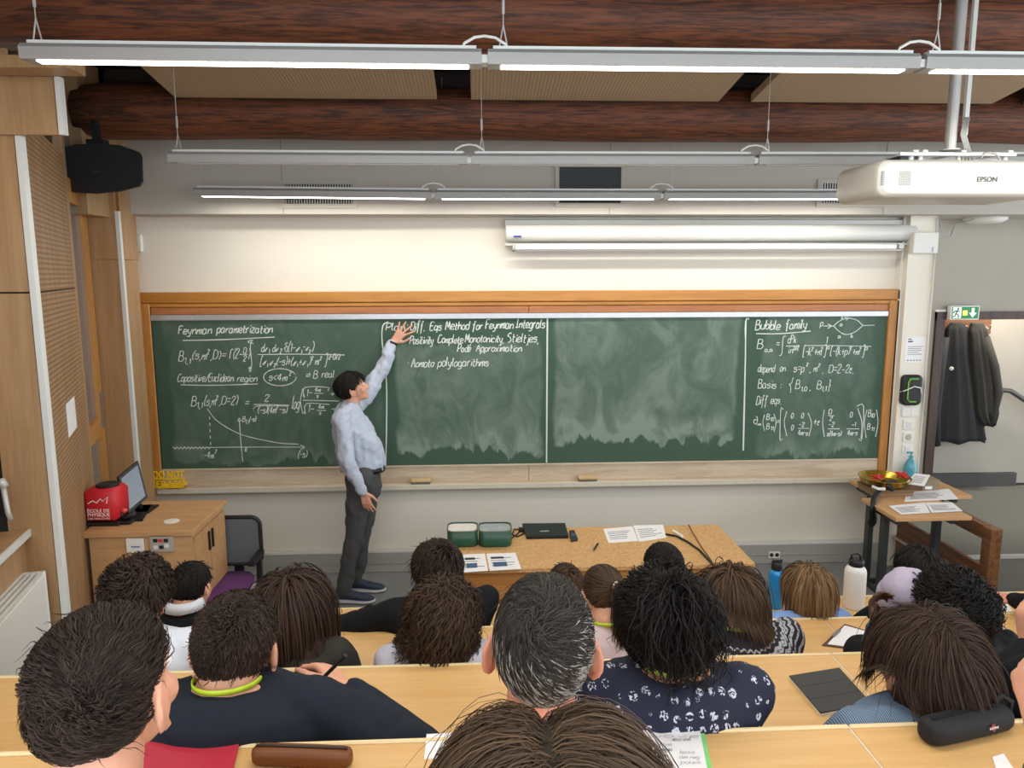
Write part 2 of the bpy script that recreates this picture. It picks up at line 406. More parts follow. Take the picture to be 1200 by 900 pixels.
# left wall near: sill, apron, frame of a second window, radiator
sa = onY(33, 620, Y1); zsl = sa[2]; sb = onZ(0, 650, zsl); td = nrm(sb-sa)
s0 = sa; s1 = sa+td*2.6; sn = nrm(V(td[1], -td[0], 0)); sn = sn if sn[0] < 0 else -sn
w2 = thing('window_2', 'window with yellowish wooden frame and white edged sill at the left', None, (s0[0], s0[1]-.3, 0), kind='structure')
def slab(p0, p1, o0, o1, z0, z1, name, mat, par, b=0):
    q = [p0+sn*o0, p1+sn*o0, p1+sn*o1, p0+sn*o1]; q = [V(x[0], x[1], 0) for x in q]
    o = G().loft([[x+V(0, 0, z0) for x in q], [x+V(0, 0, z1) for x in q]]).mk(name, mat, par); return o
slab(s0, s1, 0, .3, zsl-.03, zsl-.004, 'sill', M_OAK, w2); slab(s0, s1, -.012, .0, zsl-.034, zsl, 'sill_edge', M_WMET, w2)
slab(s0, s1, .02, .12, TRZ[3], zsl-.03, 'apron', M_OAK, w2)
fr = onY(7, 560, Y1-.05)
slab(s0-V(0, .05, 0)*0, s1, .14, .18, zsl, zsl+.09, 'frame_rail', M_FRAMEV, w2)
slab(s0, s0+td*.08, .14, .18, zsl+.09, zsl+1.6, 'frame_stile', M_FRAMEV, w2)
slab(s0+td*.08, s1, .15, .16, zsl+.09, zsl+1.5, 'pane', M_GLASS, w2)
slab(s0, s1, .14, .18, zsl+1.5, zsl+1.6, 'frame_rail', M_FRAMEV, w2); slab(s0, s1, .16, .2, zsl+1.6, 4.4, 'upper_panel', M_OAK, w2)
hh = onY(8, 588, Y1-.12)
G().tube([hh+V(-.01, 0, .09), hh+V(0, 0, -.05), hh+V(.01, 0, -.09)], .012, 8).tube([hh+V(-.02, 0, .11), hh+V(-.0, 0, .07)], .02, 8).mk('handle', M_LGREY, w2, True)
ra = onY(52, 669, Y1-.05); rb0 = onY(33, 672, Y1-.05)
rd = thing('radiator', 'white panel radiator under the window sill at the left', 'radiator', (ra[0], ra[1], 0))
q0 = V(ra[0], ra[1], 0); q1 = q0+V(td[0], td[1], 0)*1.5; wv = sn*.12; wv[2] = 0
def rs(o0, o1, z0, z1, e0=0, e1=0): 
    n_ = sn*1.0; n_[2] = 0; tt = V(td[0], td[1], 0)
    q = [q0+n_*o0+tt*e0, q1+n_*o0-tt*e1, q1+n_*o1-tt*e1, q0+n_*o1+tt*e0]
    return [[x+V(0, 0, z0) for x in q], [x+V(0, 0, z1) for x in q]]
g = G(); g.loft(rs(0, .02, ra[2]-.55, ra[2]-.02)); g.loft(rs(.1, .12, ra[2]-.55, ra[2]-.02)); g.mk('panel', M_WHITE, rd)
g = G()
for i in range(5): g.loft(rs(.004+i*.026, .018+i*.026, ra[2]-.02, ra[2]))
g.mk('top_grille', M_WMET, rd); G().loft(rs(.02, .1, ra[2]-.5, ra[2]-.05, .02, .02)).mk('fins', M_GREYM, rd)
G().loft(rs(-.004, .124, ra[2]-.56, ra[2]-.0, -.004, 1.496)).mk('end_cap', M_WHITE, rd)
g = G(); g.loft(rs(.03, .07, TRZ[3], ra[2]-.55, .1, 1.36)); g.mk('foot', M_GREYM, rd)
# notice on perforated panel
pa = onY(81, 488, Y1+.55)
nt = thing('notice_sheet', 'white notice sheet pinned to the perforated oak panel', 'notice', pa)
A_ = onY(43.5, 343, Y1+.03); B_ = onY(90, 343, Y2); pd = nrm(V(B_[0]-A_[0], B_[1]-A_[1], 0)); pn = V(pd[1], -pd[0], 0)
def onpanel(x, y):
    d = ray(x, y); o = np.array([0, 0, H]); A0 = V(A_[0], A_[1], 0); t = ((A0-o)@pn)/(d@pn); return o+d*t
nt.location = onpanel(82, 488)
g = G(); q = [onpanel(76, 472), onpanel(86, 466), onpanel(88.5, 504), onpanel(79, 511)]
q = [x+pn*.002 for x in q]; q[0][2] = q[1][2] = (q[0][2]+q[1][2])/2; q[2][2] = q[3][2] = (q[2][2]+q[3][2])/2
q[3][:2] = q[0][:2]; q[2][:2] = q[1][:2]
g.prism(q, pn*.003).mk('sheet', M_PAPER, nt)
# wall plate near top-left
o = onY(162, 285, BW)
tp = thing('wall_sensor', 'small white sensor box on wall above board left corner', 'sensor', o)
G().box(o-V(.042, .04, .068), o+V(.042, -.001, .068), bev=.008).mk('case', M_WHITE, tp); G().box(o-V(.012, .043, .01), o+V(.012, -.04, .03)).mk('lens', M_GREYM, tp)
# column with trunking
cl = thing('trim_column', 'white column casing right of the blackboard', None, ((XC0+XC1)/2, 5.93, 0), kind='structure')
B('casing', (XC0, 5.93, 0), (XC1, YO+.05, ZB), M_WALL, cl); B('side_duct', (onY(1054, 330, 5.99)[0], 5.99, 0), (XC0, BW+.02, ZB), M_WHITE, cl)
ex = onY(1086, 400, 5.93)[0]; B('cable_duct', (ex, 5.905, .0), (XC1-.005, 5.93, onY(1090, 255, 5.93)[2]), M_WHITE, cl, .003)
# baseboard trunking along the board wall
bt = thing('baseboard_front', 'grey-white cable trunking along the base of the board wall', None, (0, BW, 0), kind='structure')
B('lower_duct', (XL+.01, BW-.035, .0), (XC0, BW, .075), M_LGREY, bt, .004); B('upper_duct', (XL+.01, BW-.045, .075), (XC0, BW, .175), M_LGREY, bt, .004)
B('cover_strip', (XL+.01, BW-.05, .175), (XC0, BW, .2), M_WHITE, bt, .004)
# ceiling: sloped dark boards, log beams, acoustic panels
SL = .128
def zc(Y, base=0): return 3.62+SL*(5.1-Y)+base
ce = thing('ceiling', 'dark brown boarded ceiling above the log beams', None, (0, 5.9, 3.8), kind='structure')
for i in range(16):
    x0 = -4.2+i*.775; v = [(x0, -2.2, zc(-2.2, .33)), (x0+.76, -2.2, zc(-2.2, .33)), (x0+.76, 6.6, zc(6.6, .33)), (x0, 6.6, zc(6.6, .33))]
    G().prism(v, (0, 0, .03)).mk('board', M_DARKW, ce)
G().prism([(-4.2, -2.2, zc(-2.2, .37)), (8.2, -2.2, zc(-2.2, .37)), (8.2, 6.6, zc(6.6, .37)), (-4.2, 6.6, zc(6.6, .37))], (0, 0, .05)).mk('deck', M_DARKW, ce)
def log(Y, zb, R, x0, x1, label):
    n = 22; rings = []
    for i in range(60):
        x = x0+(x1-x0)*i/59; k = R*(1+.03*math.sin(x*1.7+Y)+.02*math.sin(x*4.1+2*Y))
        if i == 0: k *= .86
        ring = []
        for j in range(n):
            a = 2*PI*j/n; kk = k*(1+.02*math.sin(3*a+x*1.3)+.012*math.sin(7*a+x*2.7))
            ring.append((x, Y+kk*math.cos(a)*.95, zb+R+kk*math.sin(a)))
        rings.append(ring)
    o = G().loft(rings).mk('log_beam', M_LOG, None, True, origin=V((x0+x1)/2, Y, zb+R)); return tag(o, label, 'beam', kind='structure')
zb1 = onY(600, 165, 5.3)[2]; zb2 = onY(600, 65, 3.9)[2]
log(5.3, zb1, .175, onY(94, 140, 5.3)[0], 8.2, 'dark brown round log beam nearest the board wall')
log(3.9, zb2, .18, -4.2, 8.2, 'dark brown round log beam along the top of the photo')
log(2.3, zb2+.24, .18, -4.2, 8.2, 'dark brown log beam above the seating')
yb_, zb_ = 5.55, onY(150, 106, 5.55)[2]
struct(G().box((onY(90, 95, 5.5)[0], 5.5, zb_), (8.2, 5.6, zb_+.35)).mk('trim_3', M_DARKW), 'dark wooden purlin behind the acoustic panels')
ptx = [(205, 512), (552, 842), (880, 1163), (1200, 1500)]
for k, (pa_, pb_) in enumerate(ptx):
    x0 = onY(pa_, 115, 5.08)[0]; x1 = onY(pb_, 116, 5.08)[0]
    t = thing('acoustic_panel', 'beige grooved acoustic ceiling panel, %s' % ['leftmost, above the loudspeaker side', 'second from the left, above the board middle', 'third from the left, left of the projector pole', 'rightmost, at the frame edge beyond the projector pole'][k], 'ceiling panel', (x0, 5.08, zc(5.08)), kind='structure')
    for Ya, Yb in ((4.1, 5.08),):
        G().prism([(x0, Ya, zc(Ya)), (x1, Ya, zc(Ya)), (x1, Yb, zc(Yb)), (x0, Yb, zc(Yb))], (0, 0, .05)).mk('face_board', M_TILE, t)
        G().prism([(x0, Yb, zc(Yb)-.002), (x1, Yb, zc(Yb)-.002), (x1, Yb+.012, zc(Yb)-.002), (x0, Yb+.012, zc(Yb)-.002)], (0, 0, .06)).mk('edge_batten', M_DARKW, t)
        g = G()
        for xx in (x0+.2, x1-.2): g.tube([(xx, 4.6, zc(4.6, .04)), (xx, 4.6, zc(4.6, .34))], .008, 6)
        g.mk('hanger', M_GREYM, t)
# upper-left soffit boards
so = onY(75, 92, Y1)
xg = onY(92, 80, 3.5)[0]
struct(G().box((-4.2, 3.42, so[2]), (xg, Y1-.04, so[2]+.05)).mk('trim_4', M_OAK), 'oak soffit board at the top left corner')
0 and struct(G().prism([(-4.2, 2.2, so[2]+.0), (xt, Y1-.036, so[2]), (xt, Y1-.036, so[2]+.04), (-4.2, 2.2, so[2]+.04)], (0, .0, .001)).box((-4.2, Y1-.04, so[2]), (xt+.02, 5.5, so[2]+.05)).mk('trim_4', M_OAK), 'oak soffit board at the top left corner')
struct(B('wall_left_gable', (-4.2, 5.2, 2.9), (onY(93, 130, 5.2)[0], 5.5, 4.5), M_OAK), 'oak boarding left of the log beam end')
# ================================================================ BLACKBOARD
YBD = BW-.05
bbc = onY(610, 458, YBD)
bx0, bx1 = onY(179, 376, YBD)[0]-.01, onY(1040, 369, YBD)[0]; bz1 = onY(600, 373, YBD)[2]; bz0 = onY(600, 544, YBD)[2]
bd = thing('blackboard', 'long green chalkboard in an orange wooden frame', 'blackboard', (0, BW, bz0))
def board_mat():
    t = NT('green_slate'); x = t.xyz(); X, Z = x[0], x[2]
    ox, oz = 0.0, bz0-bz0
    def px2x(px): return float(onY(px, 460, YBD)[0])
    n1 = t.noise(t.map((1, 1, .35)), 5.5, 5, .8); n2 = t.noise(t.map((.45, 1, .3), (0, .3, 0)), 9, 6, 1.2, .6); n3 = t.noise(t.map(), 1.6, 4, 1.0)
    def region(xa, xb, zlo, zhi, amt, feather=.05):
        Xd = t.math('ADD', X, t.math('MULTIPLY', t.math('SUBTRACT', n3, .5), .16))
        Zd = t.math('ADD', Z, t.math('MULTIPLY', t.math('SUBTRACT', n1, .5), .42))
        m = t.math('MULTIPLY', t.ramp(Xd, xa, xa+feather), t.math('SUBTRACT', 1, t.ramp(Xd, xb-feather, xb)))
        m = t.math('MULTIPLY', m, t.math('MULTIPLY', t.ramp(Zd, zlo, zlo+.035), t.math('SUBTRACT', 1, t.ramp(Zd, zhi-.06, zhi))))
        # chalk gathers where the wiping stopped: bright rim near the lower edge
        rim = t.math('MULTIPLY', t.math('SUBTRACT', 1, t.ramp(Zd, zlo+.02, zlo+.26)), .9)
        return t.math('MULTIPLY', t.math('MULTIPLY', m, t.math('ADD', .55, rim)), amt)
    hz_ = bz1-bz0
    r = region(px2x(462), px2x(637), .11, hz_-.17, .85)
    r = t.math('ADD', r, region(px2x(647), px2x(868), .17, hz_+.1, 1.0))
    r = t.math('ADD', r, region(px2x(890), px2x(1025), .03, hz_+.1, .45))
    r = t.math('ADD', r, region(px2x(195), px2x(450), .05, hz_+.1, .35))
    streak = t.math('ADD', .35, t.math('MULTIPLY', t.ramp(n2, .35, .7), .9))
    f = t.math('MULTIPLY', r, streak); f = t.math('ADD', f, t.math('MULTIPLY', n3, .10), clamp=True)
    f = t.math('MULTIPLY', f, .5)
    t.col(t.mix(f, lin('3b5545'), lin('a9b8aa'))); t.set(Roughness=.62); t.b.inputs['Specular IOR Level'].default_value = .3
    return t.m
B('slate', (bx0, YBD, bz0), (bx1, BW-.03, bz1), board_mat(), bd)
fx0, fx1 = onY(160.5, 343, BW-.07)[0], onY(1056, 337, BW-.07)[0]
fzt = onY(600, 341, BW-.07)[2]; zi = onY(600, 357, BW-.06)[2]
ix0 = onY(176, 430, BW-.07)[0]-.02; ix1 = onY(1045, 430, BW-.07)[0]
tz = onY(600, 566, BW-.12)[2]; tz1 = bz0
B('frame_rail', (fx0, BW-.07, fzt-.085), (fx1, BW, fzt), M_FRAME, bd, .006)
B('frame_bead', (ix0, BW-.062, fzt-.118), (ix1, BW-.02, fzt-.087), M_FRAME, bd, .006)
B('frame_stile', (fx0, BW-.07, tz), (fx0+.085, BW, fzt-.087), M_FRAMEV, bd, .006)
B('frame_stile', (fx1-.085, BW-.07, tz+.0), (fx1, BW, fzt-.087), M_FRAMEV, bd, .006)
B('inner_stile', (fx0+.087, BW-.06, bz0), (bx0+.0, BW-.01, fzt-.12), M_FRAMEV, bd, .004); B('inner_stile', (bx1, BW-.06, bz0), (fx1-.087, BW-.01, fzt-.12), M_FRAMEV, bd, .004)
xm = onY(619, 350, BW)[0]
for x0, x1 in ((bx0, xm-.001), (xm+.001, bx1)): B('header_board', (x0, BW-.055, bz1+.045), (x1, BW-.01, fzt-.12), M_FRAMEI, bd, .003)
B('map_rail', (bx0, BW-.068, bz1-.002), (bx1, BW-.01, bz1+.043), plain('rail_aluminium', 'c4c6c8', .3, .5), bd, .004)
M_TRAY = wood('chalk_tray_wood', 'b9a58c', 'cdbda6', 'x', 8, 8, .7, .1)
for x0, x1 in ((fx0+.087, xm-.001), (xm+.001, fx1-.087)):
    B('tray_back', (x0, BW-.06, tz), (x1, BW-.005, bz0-.012), M_TRAY, bd, .003)
B('slate_bead', (bx0, BW-.066, bz0-.012), (bx1, BW-.03, bz0+.004), M_TRAY, bd, .003)
B('chalk_tray', (fx0+.08, BW-.16, tz-.03), (fx1-.086, BW-.002, tz), M_TRAY, bd, .004); B('tray_lip', (fx0+.08, BW-.168, tz-.032), (fx1-.086, BW-.16, tz+.012), plain('tray_lip_cream', 'd5ccb8', .5), bd, .003)
# erasers on the tray
for i, (px, lb) in enumerate(((493, 'wooden backed board eraser on the tray under the second board field'), (689, 'wooden backed board eraser on the tray under the third board field'))):
    c = onY(px, 561, BW-.13); z = tz
    e = thing('board_eraser', lb, 'eraser', (c[0], BW-.1, z))
    B('felt', (c[0]-.075, BW-.135, z), (c[0]+.075, BW-.075, z+.022), plain('felt_grey', '6e6658', .95), e, .003); B('wooden_back', (c[0]-.078, BW-.138, z+.022), (c[0]+.078, BW-.072, z+.045), plain('eraser_wood', 'cdb083', .5), e, .004)
# ---- chalk handwriting: a single-stroke alphabet (x 0-6, y hex: baseline 3, x-height 8, capitals C, descenders 0)
GL = {
'a': '4738180604133345;484453', 'b': '0C03;0517384746442313', 'c': '4738180604133344', 'd': '4738180604133345;4C43', 'e': '05464738180604133344',
'f': '4B3C2B23201;0838'.replace('201;', '20;'), 'g': '4738180604133345;48411000', 'h': '0C03;0617384643', 'i': '1813;1A1B', 'j': '28211000;2A2B', 'k': '0C03;3805;0643', 'l': '0C0413',
'm': '0803;061728382323;2617485853'.replace('382323', '3633'), 'n': '0803;0617384643', 'o': '28180604133345473828', 'p': '0800;0718384745331303', 'q': '4738180604133345;4840',
'r': '0803;06172838', 's': '47381807163645331304', 't': '1B142333;0838', 'u': '0804133344;4843', 'v': '081348', 'w': '0813264358', 'x': '0843;4803', 'y': '080533;48311000', 'z': '08480343',
'A': '032C53;1747', 'B': '0C03;0C3C4B49380838565443;4303'.replace('380838565443;4303', '3808;3856543303'), 'C': '5B3C1B0805133354', 'D': '0C03;0C3C5A553303', 'E': '4C0C0343;0838', 'F': '4C0C03;0838',
'G': '5B3C1B08051343545848', 'I': '0C4C;2C23;0343', 'M': '030C354C63', 'P': '0C03;0C3C5B59470707'.replace('470707', '3707'), 'R': '0C03;0C3C5B59470747;3753'.replace('470747', '3707'), 'S': '4B3C1B0A48554433130'.replace('4B3C1B0A48', '4B3C1B0A2848'.replace('2848', '0938')),
'0': '2C1C0A051333454A3C2C', '1': '0A1C13', '2': '0A1C3C4A0343', '4': '3C0646;3C33'.replace('0646', '0656'), '8': '28', '=': '0646;0949', '-': '0747', '+': '0747;2A24', '<': '4A0744', '>': '0A4704', '(': '2D1A1512'.replace('1512', '0713')+'22', ')': '0D2A2713', 
'[': '2D0D0222', ']': '0D2D2202', '{': '3D2C2908272322'.replace('2723', '1724')+'32', '}': '0D1C19281714120', ',': '1301', '.': '1213', ':': '1415;1819', ';': '1301;1819', '/': '0253'.replace('53', '4D'), "'": '1C1A', '|': '1D12',
'~': '0718375748'}
GL.update({'Γ': '4C0C03', 'δ': '3C1B0A38454333140738', 'α': '5837260413243658;2645', 'ε': '3818073716041333', 'π': '0848;1803;3833', '∂': '1C3B48443305083848', '∞': '0616384758463405', '√': '06130C'.replace('0C', '2D'), '•': '1617262716', 'é': '05464738180604133344;2A3C', '⇒': '0949;0646;3C572'})
def strokes(ch):
    out = []
    for s in GL.get(ch, '').split(';'):
        s = s.strip()
        pts = [(int(s[i], 16), int(s[i+1], 16)) for i in range(0, len(s)-1, 2)]
        if pts: out.append(pts)
    return out
def smooth_line(p, k=3):
    p = np.array(p, float)
    if len(p) < 3: return p
    q = np.vstack([2*p[0]-p[1], p, 2*p[-1]-p[-2]]); o = []
    for i in range(1, len(q)-2):
        for j in range(k):
            t = j/k; a, b, c, d = q[i-1], q[i], q[i+1], q[i+2]
            o.append(.5*((2*b)+(-a+c)*t+(2*a-5*b+4*c-d)*t*t+(-a+3*b-3*c+d)*t**3))
    o.append(p[-1]); return np.array(o)
class Chalk:
    def __init__(s, plane, wid=.0085): s.g = G(); s.pl = plane; s.w = wid; s.kk = 0
    def line(s, pts, wid=None):
        P = np.array([s.pl(x, y) for x, y in pts]); w_ = (wid or s.w)/2
        if len(P) < 2: return
        t = np.gradient(P, axis=0); t /= np.linalg.norm(t, axis=1)[:, None]+1e-9
        n = np.cross(t, V(0, 1, 0)); n /= np.linalg.norm(n, axis=1)[:, None]+1e-9
        ww = w_*(.75+.5*rng.random(len(P)))[:, None]
        s.kk += 1; off = V(0, -.0001*(s.kk % 5), 0)
        s.g.quadstrip(P+n*ww+off, P-n*ww+off)
    def text(s, txt, x, y, h, width=None, slant=.18, adv=.62):
        # h = capital height in photo pixels; width stretches the line to fit
        u = h/9.0; cx = 0; lay = []
        for ch in txt:
            if ch == ' ': cx += 3.4; continue
            st = strokes(ch)
            if not st: cx += 4; continue
            mx = max(p[0] for q in st for p in q); lay.append((cx, st)); cx += mx+1.35
        sx = (width/cx) if width else u*.8
        for cx_, st in lay:
            jy = random.uniform(-.4, .4); js = random.uniform(.92, 1.1)
            for q in st:
                p = smooth_line([(a+random.uniform(-.18, .18), b+random.uniform(-.18, .18)) for a, b in q])
                s.line([(x+(cx_+a)*sx+(b-3)*u*slant, y-((b-3)*js+jy)*u) for a, b in p])
    def poly(s, pts, k=3, wid=None): s.line(smooth_line(pts, k), wid)
    def mk(s, name, mat, par):
        if s.g.v: return s.g.mk(name, mat, par)
M_CHALK = plain('chalk', 'd9e0d8', .9, var=.18, scale=120)
YCH = YBD-.0008
def bp(x, y): p = onY(x, y, YCH); return p
def cw(fn, wid=.0075):
    c = Chalk(bp, wid); fn(c); c.mk('chalk_writing', M_CHALK, bd)
def f1(c): c.text('Feynman', 209, 391, 9.5, 40); c.text('parametrization', 254, 390, 9.5, 66); c.poly([(214, 399), (260, 398), (322, 395)])
def f2(c):
    c.text('B', 209, 423, 11, 7); c.text('1,1', 216, 426, 6, 8); c.text('(s,m', 225, 421, 10, 18); c.text('2', 243, 415, 5); c.text(',D)', 247, 421, 10, 12); c.text('=', 260, 420, 8, 6)
    c.text('Γ(2-', 269, 420, 11, 15); c.text('D', 285, 414, 6, 4); c.text('2', 285, 423, 6, 4); c.poly([(284, 416), (290, 415)]); c.text(')', 290, 421, 11)
    c.poly([(297, 403), (294, 402), (293.5, 410), (295, 425), (294, 431), (291, 431)]); c.text('∞', 290, 402, 7, 7); c.text('0', 292, 435, 5)
    c.text('dα', 306, 412, 9, 8); c.text('1', 315, 414, 5); c.text('dα', 319, 412, 9, 8); c.text('2', 328, 414, 5); c.text('δ(1-α', 333, 412, 10, 19); c.text('1', 353, 414, 4); c.text('-α', 355, 411, 9, 7); c.text('2', 362, 414, 4); c.text(')', 365, 412, 11)
    c.poly([(302, 415.5), (350, 415), (404, 416)])
    c.text('[α', 305, 428, 10, 8); c.text('1', 313, 430, 4); c.text('α', 316, 428, 9, 5); c.text('2', 321, 430, 4); c.text('(-s)+(α', 324, 428, 9, 24); c.text('1', 348, 430, 4); c.text('+α', 350, 428, 9, 9); c.text('1', 360, 430, 4); c.text(')', 362, 428, 9); c.text('2', 365, 422, 4); c.text('m', 369, 427, 8, 5); c.text('2', 375, 422, 4); c.text(']', 380, 428, 11); c.text('2-D/2', 385, 421, 6, 14)
def f3(c): c.text('Copositive/Euclidean', 208, 447, 9, 66); c.text('region', 278, 447, 8, 24); c.poly([(212, 451), (250, 451.5), (302, 450)])
def f4(c):
    f4a(c)
def f4b(c):
    c.text('⇒', 358, 443, 7, 7); c.text('B', 367, 443, 9, 6); c.text('real', 377, 442, 8, 15)
def f4a(c):
    c.text('s<4m', 315, 446, 8.5, 22); c.text('2', 339, 440, 5); c.poly([(328+19*math.cos(a*PI/8), 442-10*math.sin(a*PI/8)) for a in range(18)])
def f5(c):
    c.text('B', 224, 476, 11, 7); c.text('1,1', 231, 478, 6, 7); c.text('(s,m', 239, 475, 10, 14); c.text('2', 253, 469, 5); c.text(',D=2)', 257, 474, 10, 22); c.text('=', 287, 476, 8, 6)
    c.text('2', 310, 470, 7, 6); c.poly([(297, 474), (315, 474), (339, 475)]); c.poly([(297, 479), (299, 484), (300, 476), (337, 476)]); c.text('(-s)(4m', 302, 484, 8, 22); c.text('2', 324, 479, 4); c.text('-s)', 327, 484, 8, 10)
    c.text('log', 342, 479, 14, 9); c.poly([(355, 455), (352, 470), (355, 485)]); c.poly([(355, 462), (357, 466), (357, 454), (384, 454), (384, 458)]); c.text('1-', 359, 464, 8, 8); c.text('4m', 369, 459, 5, 7); c.poly([(368, 461), (379, 461)]); c.text('s', 371, 466, 5); c.text('+', 387, 464, 6, 6)
    c.poly([(355, 469), (378, 469.5), (397, 470)]); c.poly([(356, 482), (358, 485), (359, 473), (386, 474)]); c.text('1-', 361, 483, 8, 8); c.text('4m', 373, 479, 5, 7); c.poly([(371, 481), (382, 481)]); c.text('s', 374, 486, 5); c.text('-', 388, 482, 6, 6)
def f6(c):
    c.poly([(243, 479), (252, 491), (266, 501), (285, 510), (310, 516), (330, 519.5), (350, 520.5)]); c.poly([(280.5, 492), (282, 515), (284.5, 541)]); c.poly([(278.5, 494), (280.5, 490), (283, 494)])
    c.text('B', 284, 494, 6, 4); c.text('1,1', 288, 496, 4, 4); c.text('(-s)', 292, 494, 6, 8)
    c.line([(203+i*2.2, 525+(1.6 if i % 2 else -1.6)) for i in range(21)]); c.poly([(203, 525), (280, 524), (356, 524)]); c.poly([(352, 521.5), (357, 524), (352, 527)])
    for i in range(5): c.line([(245.5+.3*i, 488+i*7.5), (245.7+.3*i, 491.5+i*7.5)])
    c.text('-4m', 239, 537, 7, 12); c.text('2', 252, 531, 4); c.text('(-s)', 349, 536, 8, 11); c.text('0', 287, 529, 4, 2)
def f7(c): c.text('Plan:', 452, 387, 9, 26); c.text('Diff.', 481, 387, 10, 17); c.text('Eqs', 504, 387, 9, 14); c.text('Method for', 522, 386, 9.5, 44); c.text('Feynman', 569, 385, 10, 33); c.text('Integrals', 604, 384, 10, 35)
def f8(c): c.text('•', 475, 402, 7); c.text('Positivity', 480, 403, 9.5, 28); c.text('Complete', 513, 402, 9, 30); c.text('Monotonicity,', 545, 401, 9, 46); c.text('Stieltjes,', 594, 401, 10, 38)
def f9(c): c.text('Padé', 536, 412, 8, 16); c.text('Approximation', 558, 412, 8, 54)
def f10(c): c.text('•', 477, 428, 7); c.text('Aomoto', 482, 430, 9.5, 27); c.text('polylogarithms', 513, 429, 9.5, 60)
def f11(c): c.text('Bubble', 885, 386, 10.5, 30); c.text('family', 920, 385, 10.5, 26); c.poly([(886, 391), (915, 391), (950, 388)])
def f12(c):
    c.text('p', 961, 382, 8, 4); c.line([(965, 382), (977, 382)]); c.poly([(970, 379.5), (974, 382), (970, 385)])
    c.poly([(977, 382), (984, 376), (994, 373), (1004, 375), (1011, 381.5)]); c.poly([(977, 382), (983, 388), (991, 392), (1002, 389), (1011, 381.5)]); c.line([(1011, 381.5), (1025, 381)])
    c.text('k+p', 986, 374, 5, 9); c.text('k', 997, 396, 5, 4); c.text('a', 984, 382, 4, 4); c.text('a', 982, 396, 4, 4)
def f13(c):
    c.text('B', 887, 409, 11, 8); c.text('a,a', 896, 412, 5, 10); c.text('=', 909, 407, 8, 5); c.poly([(921, 394), (918, 395), (917, 405), (916, 415), (913, 417)])
    c.text('d', 923, 402, 8, 4); c.text('D', 927, 397, 5, 3); c.text('k', 930, 402, 8, 4); c.poly([(921, 405.5), (936, 405.5)]); c.text('iπ', 923, 414, 8, 8); c.text('D/2', 930, 410, 5, 6)
    c.text('1', 968, 402, 8, 2); c.poly([(943, 405), (980, 405), (1021, 406)])
    c.text('[-k', 941, 417, 10, 10); c.text('2', 951, 411, 4); c.text('+m', 954, 416, 8, 9); c.text('2', 962, 411, 4); c.text(']', 965, 417, 10); c.text('a', 969, 409, 5, 4); c.text('[-(k+p)', 973, 416, 9, 23); c.text('2', 996, 410, 4); c.text('+m', 999, 416, 8, 8); c.text('2', 1007, 411, 4); c.text(']', 1010, 417, 10); c.text('a', 1013, 410, 5, 5)
def f14(c): c.text('depend', 888, 436, 9, 20); c.text('on', 914, 435, 8, 7); c.text('s=p', 930, 436, 9, 13); c.text('2', 945, 429, 4); c.text(', m', 949, 436, 8, 9); c.text('2', 959, 430, 4); c.text(',', 964, 437, 6); c.text('D=2-2ε.', 971, 437, 9, 30)
def f15(c): c.text('Basis', 888, 455, 9.5, 22); c.text(':', 914, 455, 8); c.text('{', 924, 458, 13); c.text('B', 932, 456, 10, 6); c.text('1,0', 939, 458, 5, 7); c.text(',', 949, 457, 7); c.text('B', 957, 456, 10, 6); c.text('1,1', 963, 458, 5, 6); c.text('}', 970, 457, 12)
def f16(c): c.text('Diff', 886, 474, 10, 13); c.text('eqs.', 903, 473, 9, 13)
def f17(c):
    c.text('∂', 883, 497, 9, 5); c.text('m', 888, 499, 4, 4); c.poly([(896, 486), (894, 495), (896, 505)]); c.text('B', 898, 492, 7, 4); c.text('10', 903, 493, 4, 4); c.text('B', 898, 503, 7, 4); c.text('11', 903, 504, 4, 4); c.poly([(907, 485), (909.5, 495), (907, 506)])
    c.text('=', 910, 497, 6, 4); c.poly([(918, 480), (915, 480), (914, 514), (917, 514)]); c.poly([(922, 482), (919, 495), (922, 511)]); c.text('0', 927, 490, 6, 3); c.text('0', 939, 490, 6, 3); c.text('0', 927, 504, 6, 3); c.text('-2', 936, 500, 5, 7); c.poly([(935, 502), (948, 502)]); c.text('4m-s', 935, 510, 6, 12); c.poly([(947, 484), (951, 496), (948, 511)])
    c.text('+ε', 953, 498, 8, 8); c.poly([(966, 480), (964, 495), (966, 512)]); c.text('D', 971, 485, 5, 4); c.poly([(970, 487), (978, 487)]); c.text('2', 972, 493, 5, 4); c.text('0', 996, 489, 6, 3); c.text('-2', 971, 500, 5, 7); c.poly([(970, 502.5), (984, 502.5)]); c.text('s(4m-s)', 969, 511, 6, 17); c.text('-1', 998, 500, 5, 5); c.poly([(992, 502.5), (1007, 502.5)]); c.text('4m-s', 993, 510, 6, 12)
    c.poly([(1005, 478), (1010, 495), (1009, 514)]); c.poly([(1004, 476), (1012, 476), (1010, 514), (1006, 514)]); c.poly([(1016, 480), (1013, 495), (1015, 513)]); c.text('B', 1017, 488, 7, 4); c.text('10', 1021, 489, 4, 4); c.text('B', 1016, 503, 7, 4); c.text('11', 1021, 505, 4, 4); c.poly([(1027, 480), (1029, 495), (1026, 512)])
for fn in (f1, f2, f3, f4, f4b, f5, f6, f7, f8, f9, f10, f11, f12, f13, f14, f15, f16, f17): cw(fn, .0078 if fn in (f1, f7, f8, f9, f10, f11) else .0062)
c = Chalk(bp, .009); c.poly([(455, 377), (449, 381), (447.5, 395), (450, 420), (453, 450), (453, 500), (452, 546)]); c.mk('chalk_divider', M_CHALK, bd)
c = Chalk(bp, .014); c.line([(641.5, 373), (641, 450), (640.5, 542)]); c.mk('chalk_divider', M_CHALK, bd)
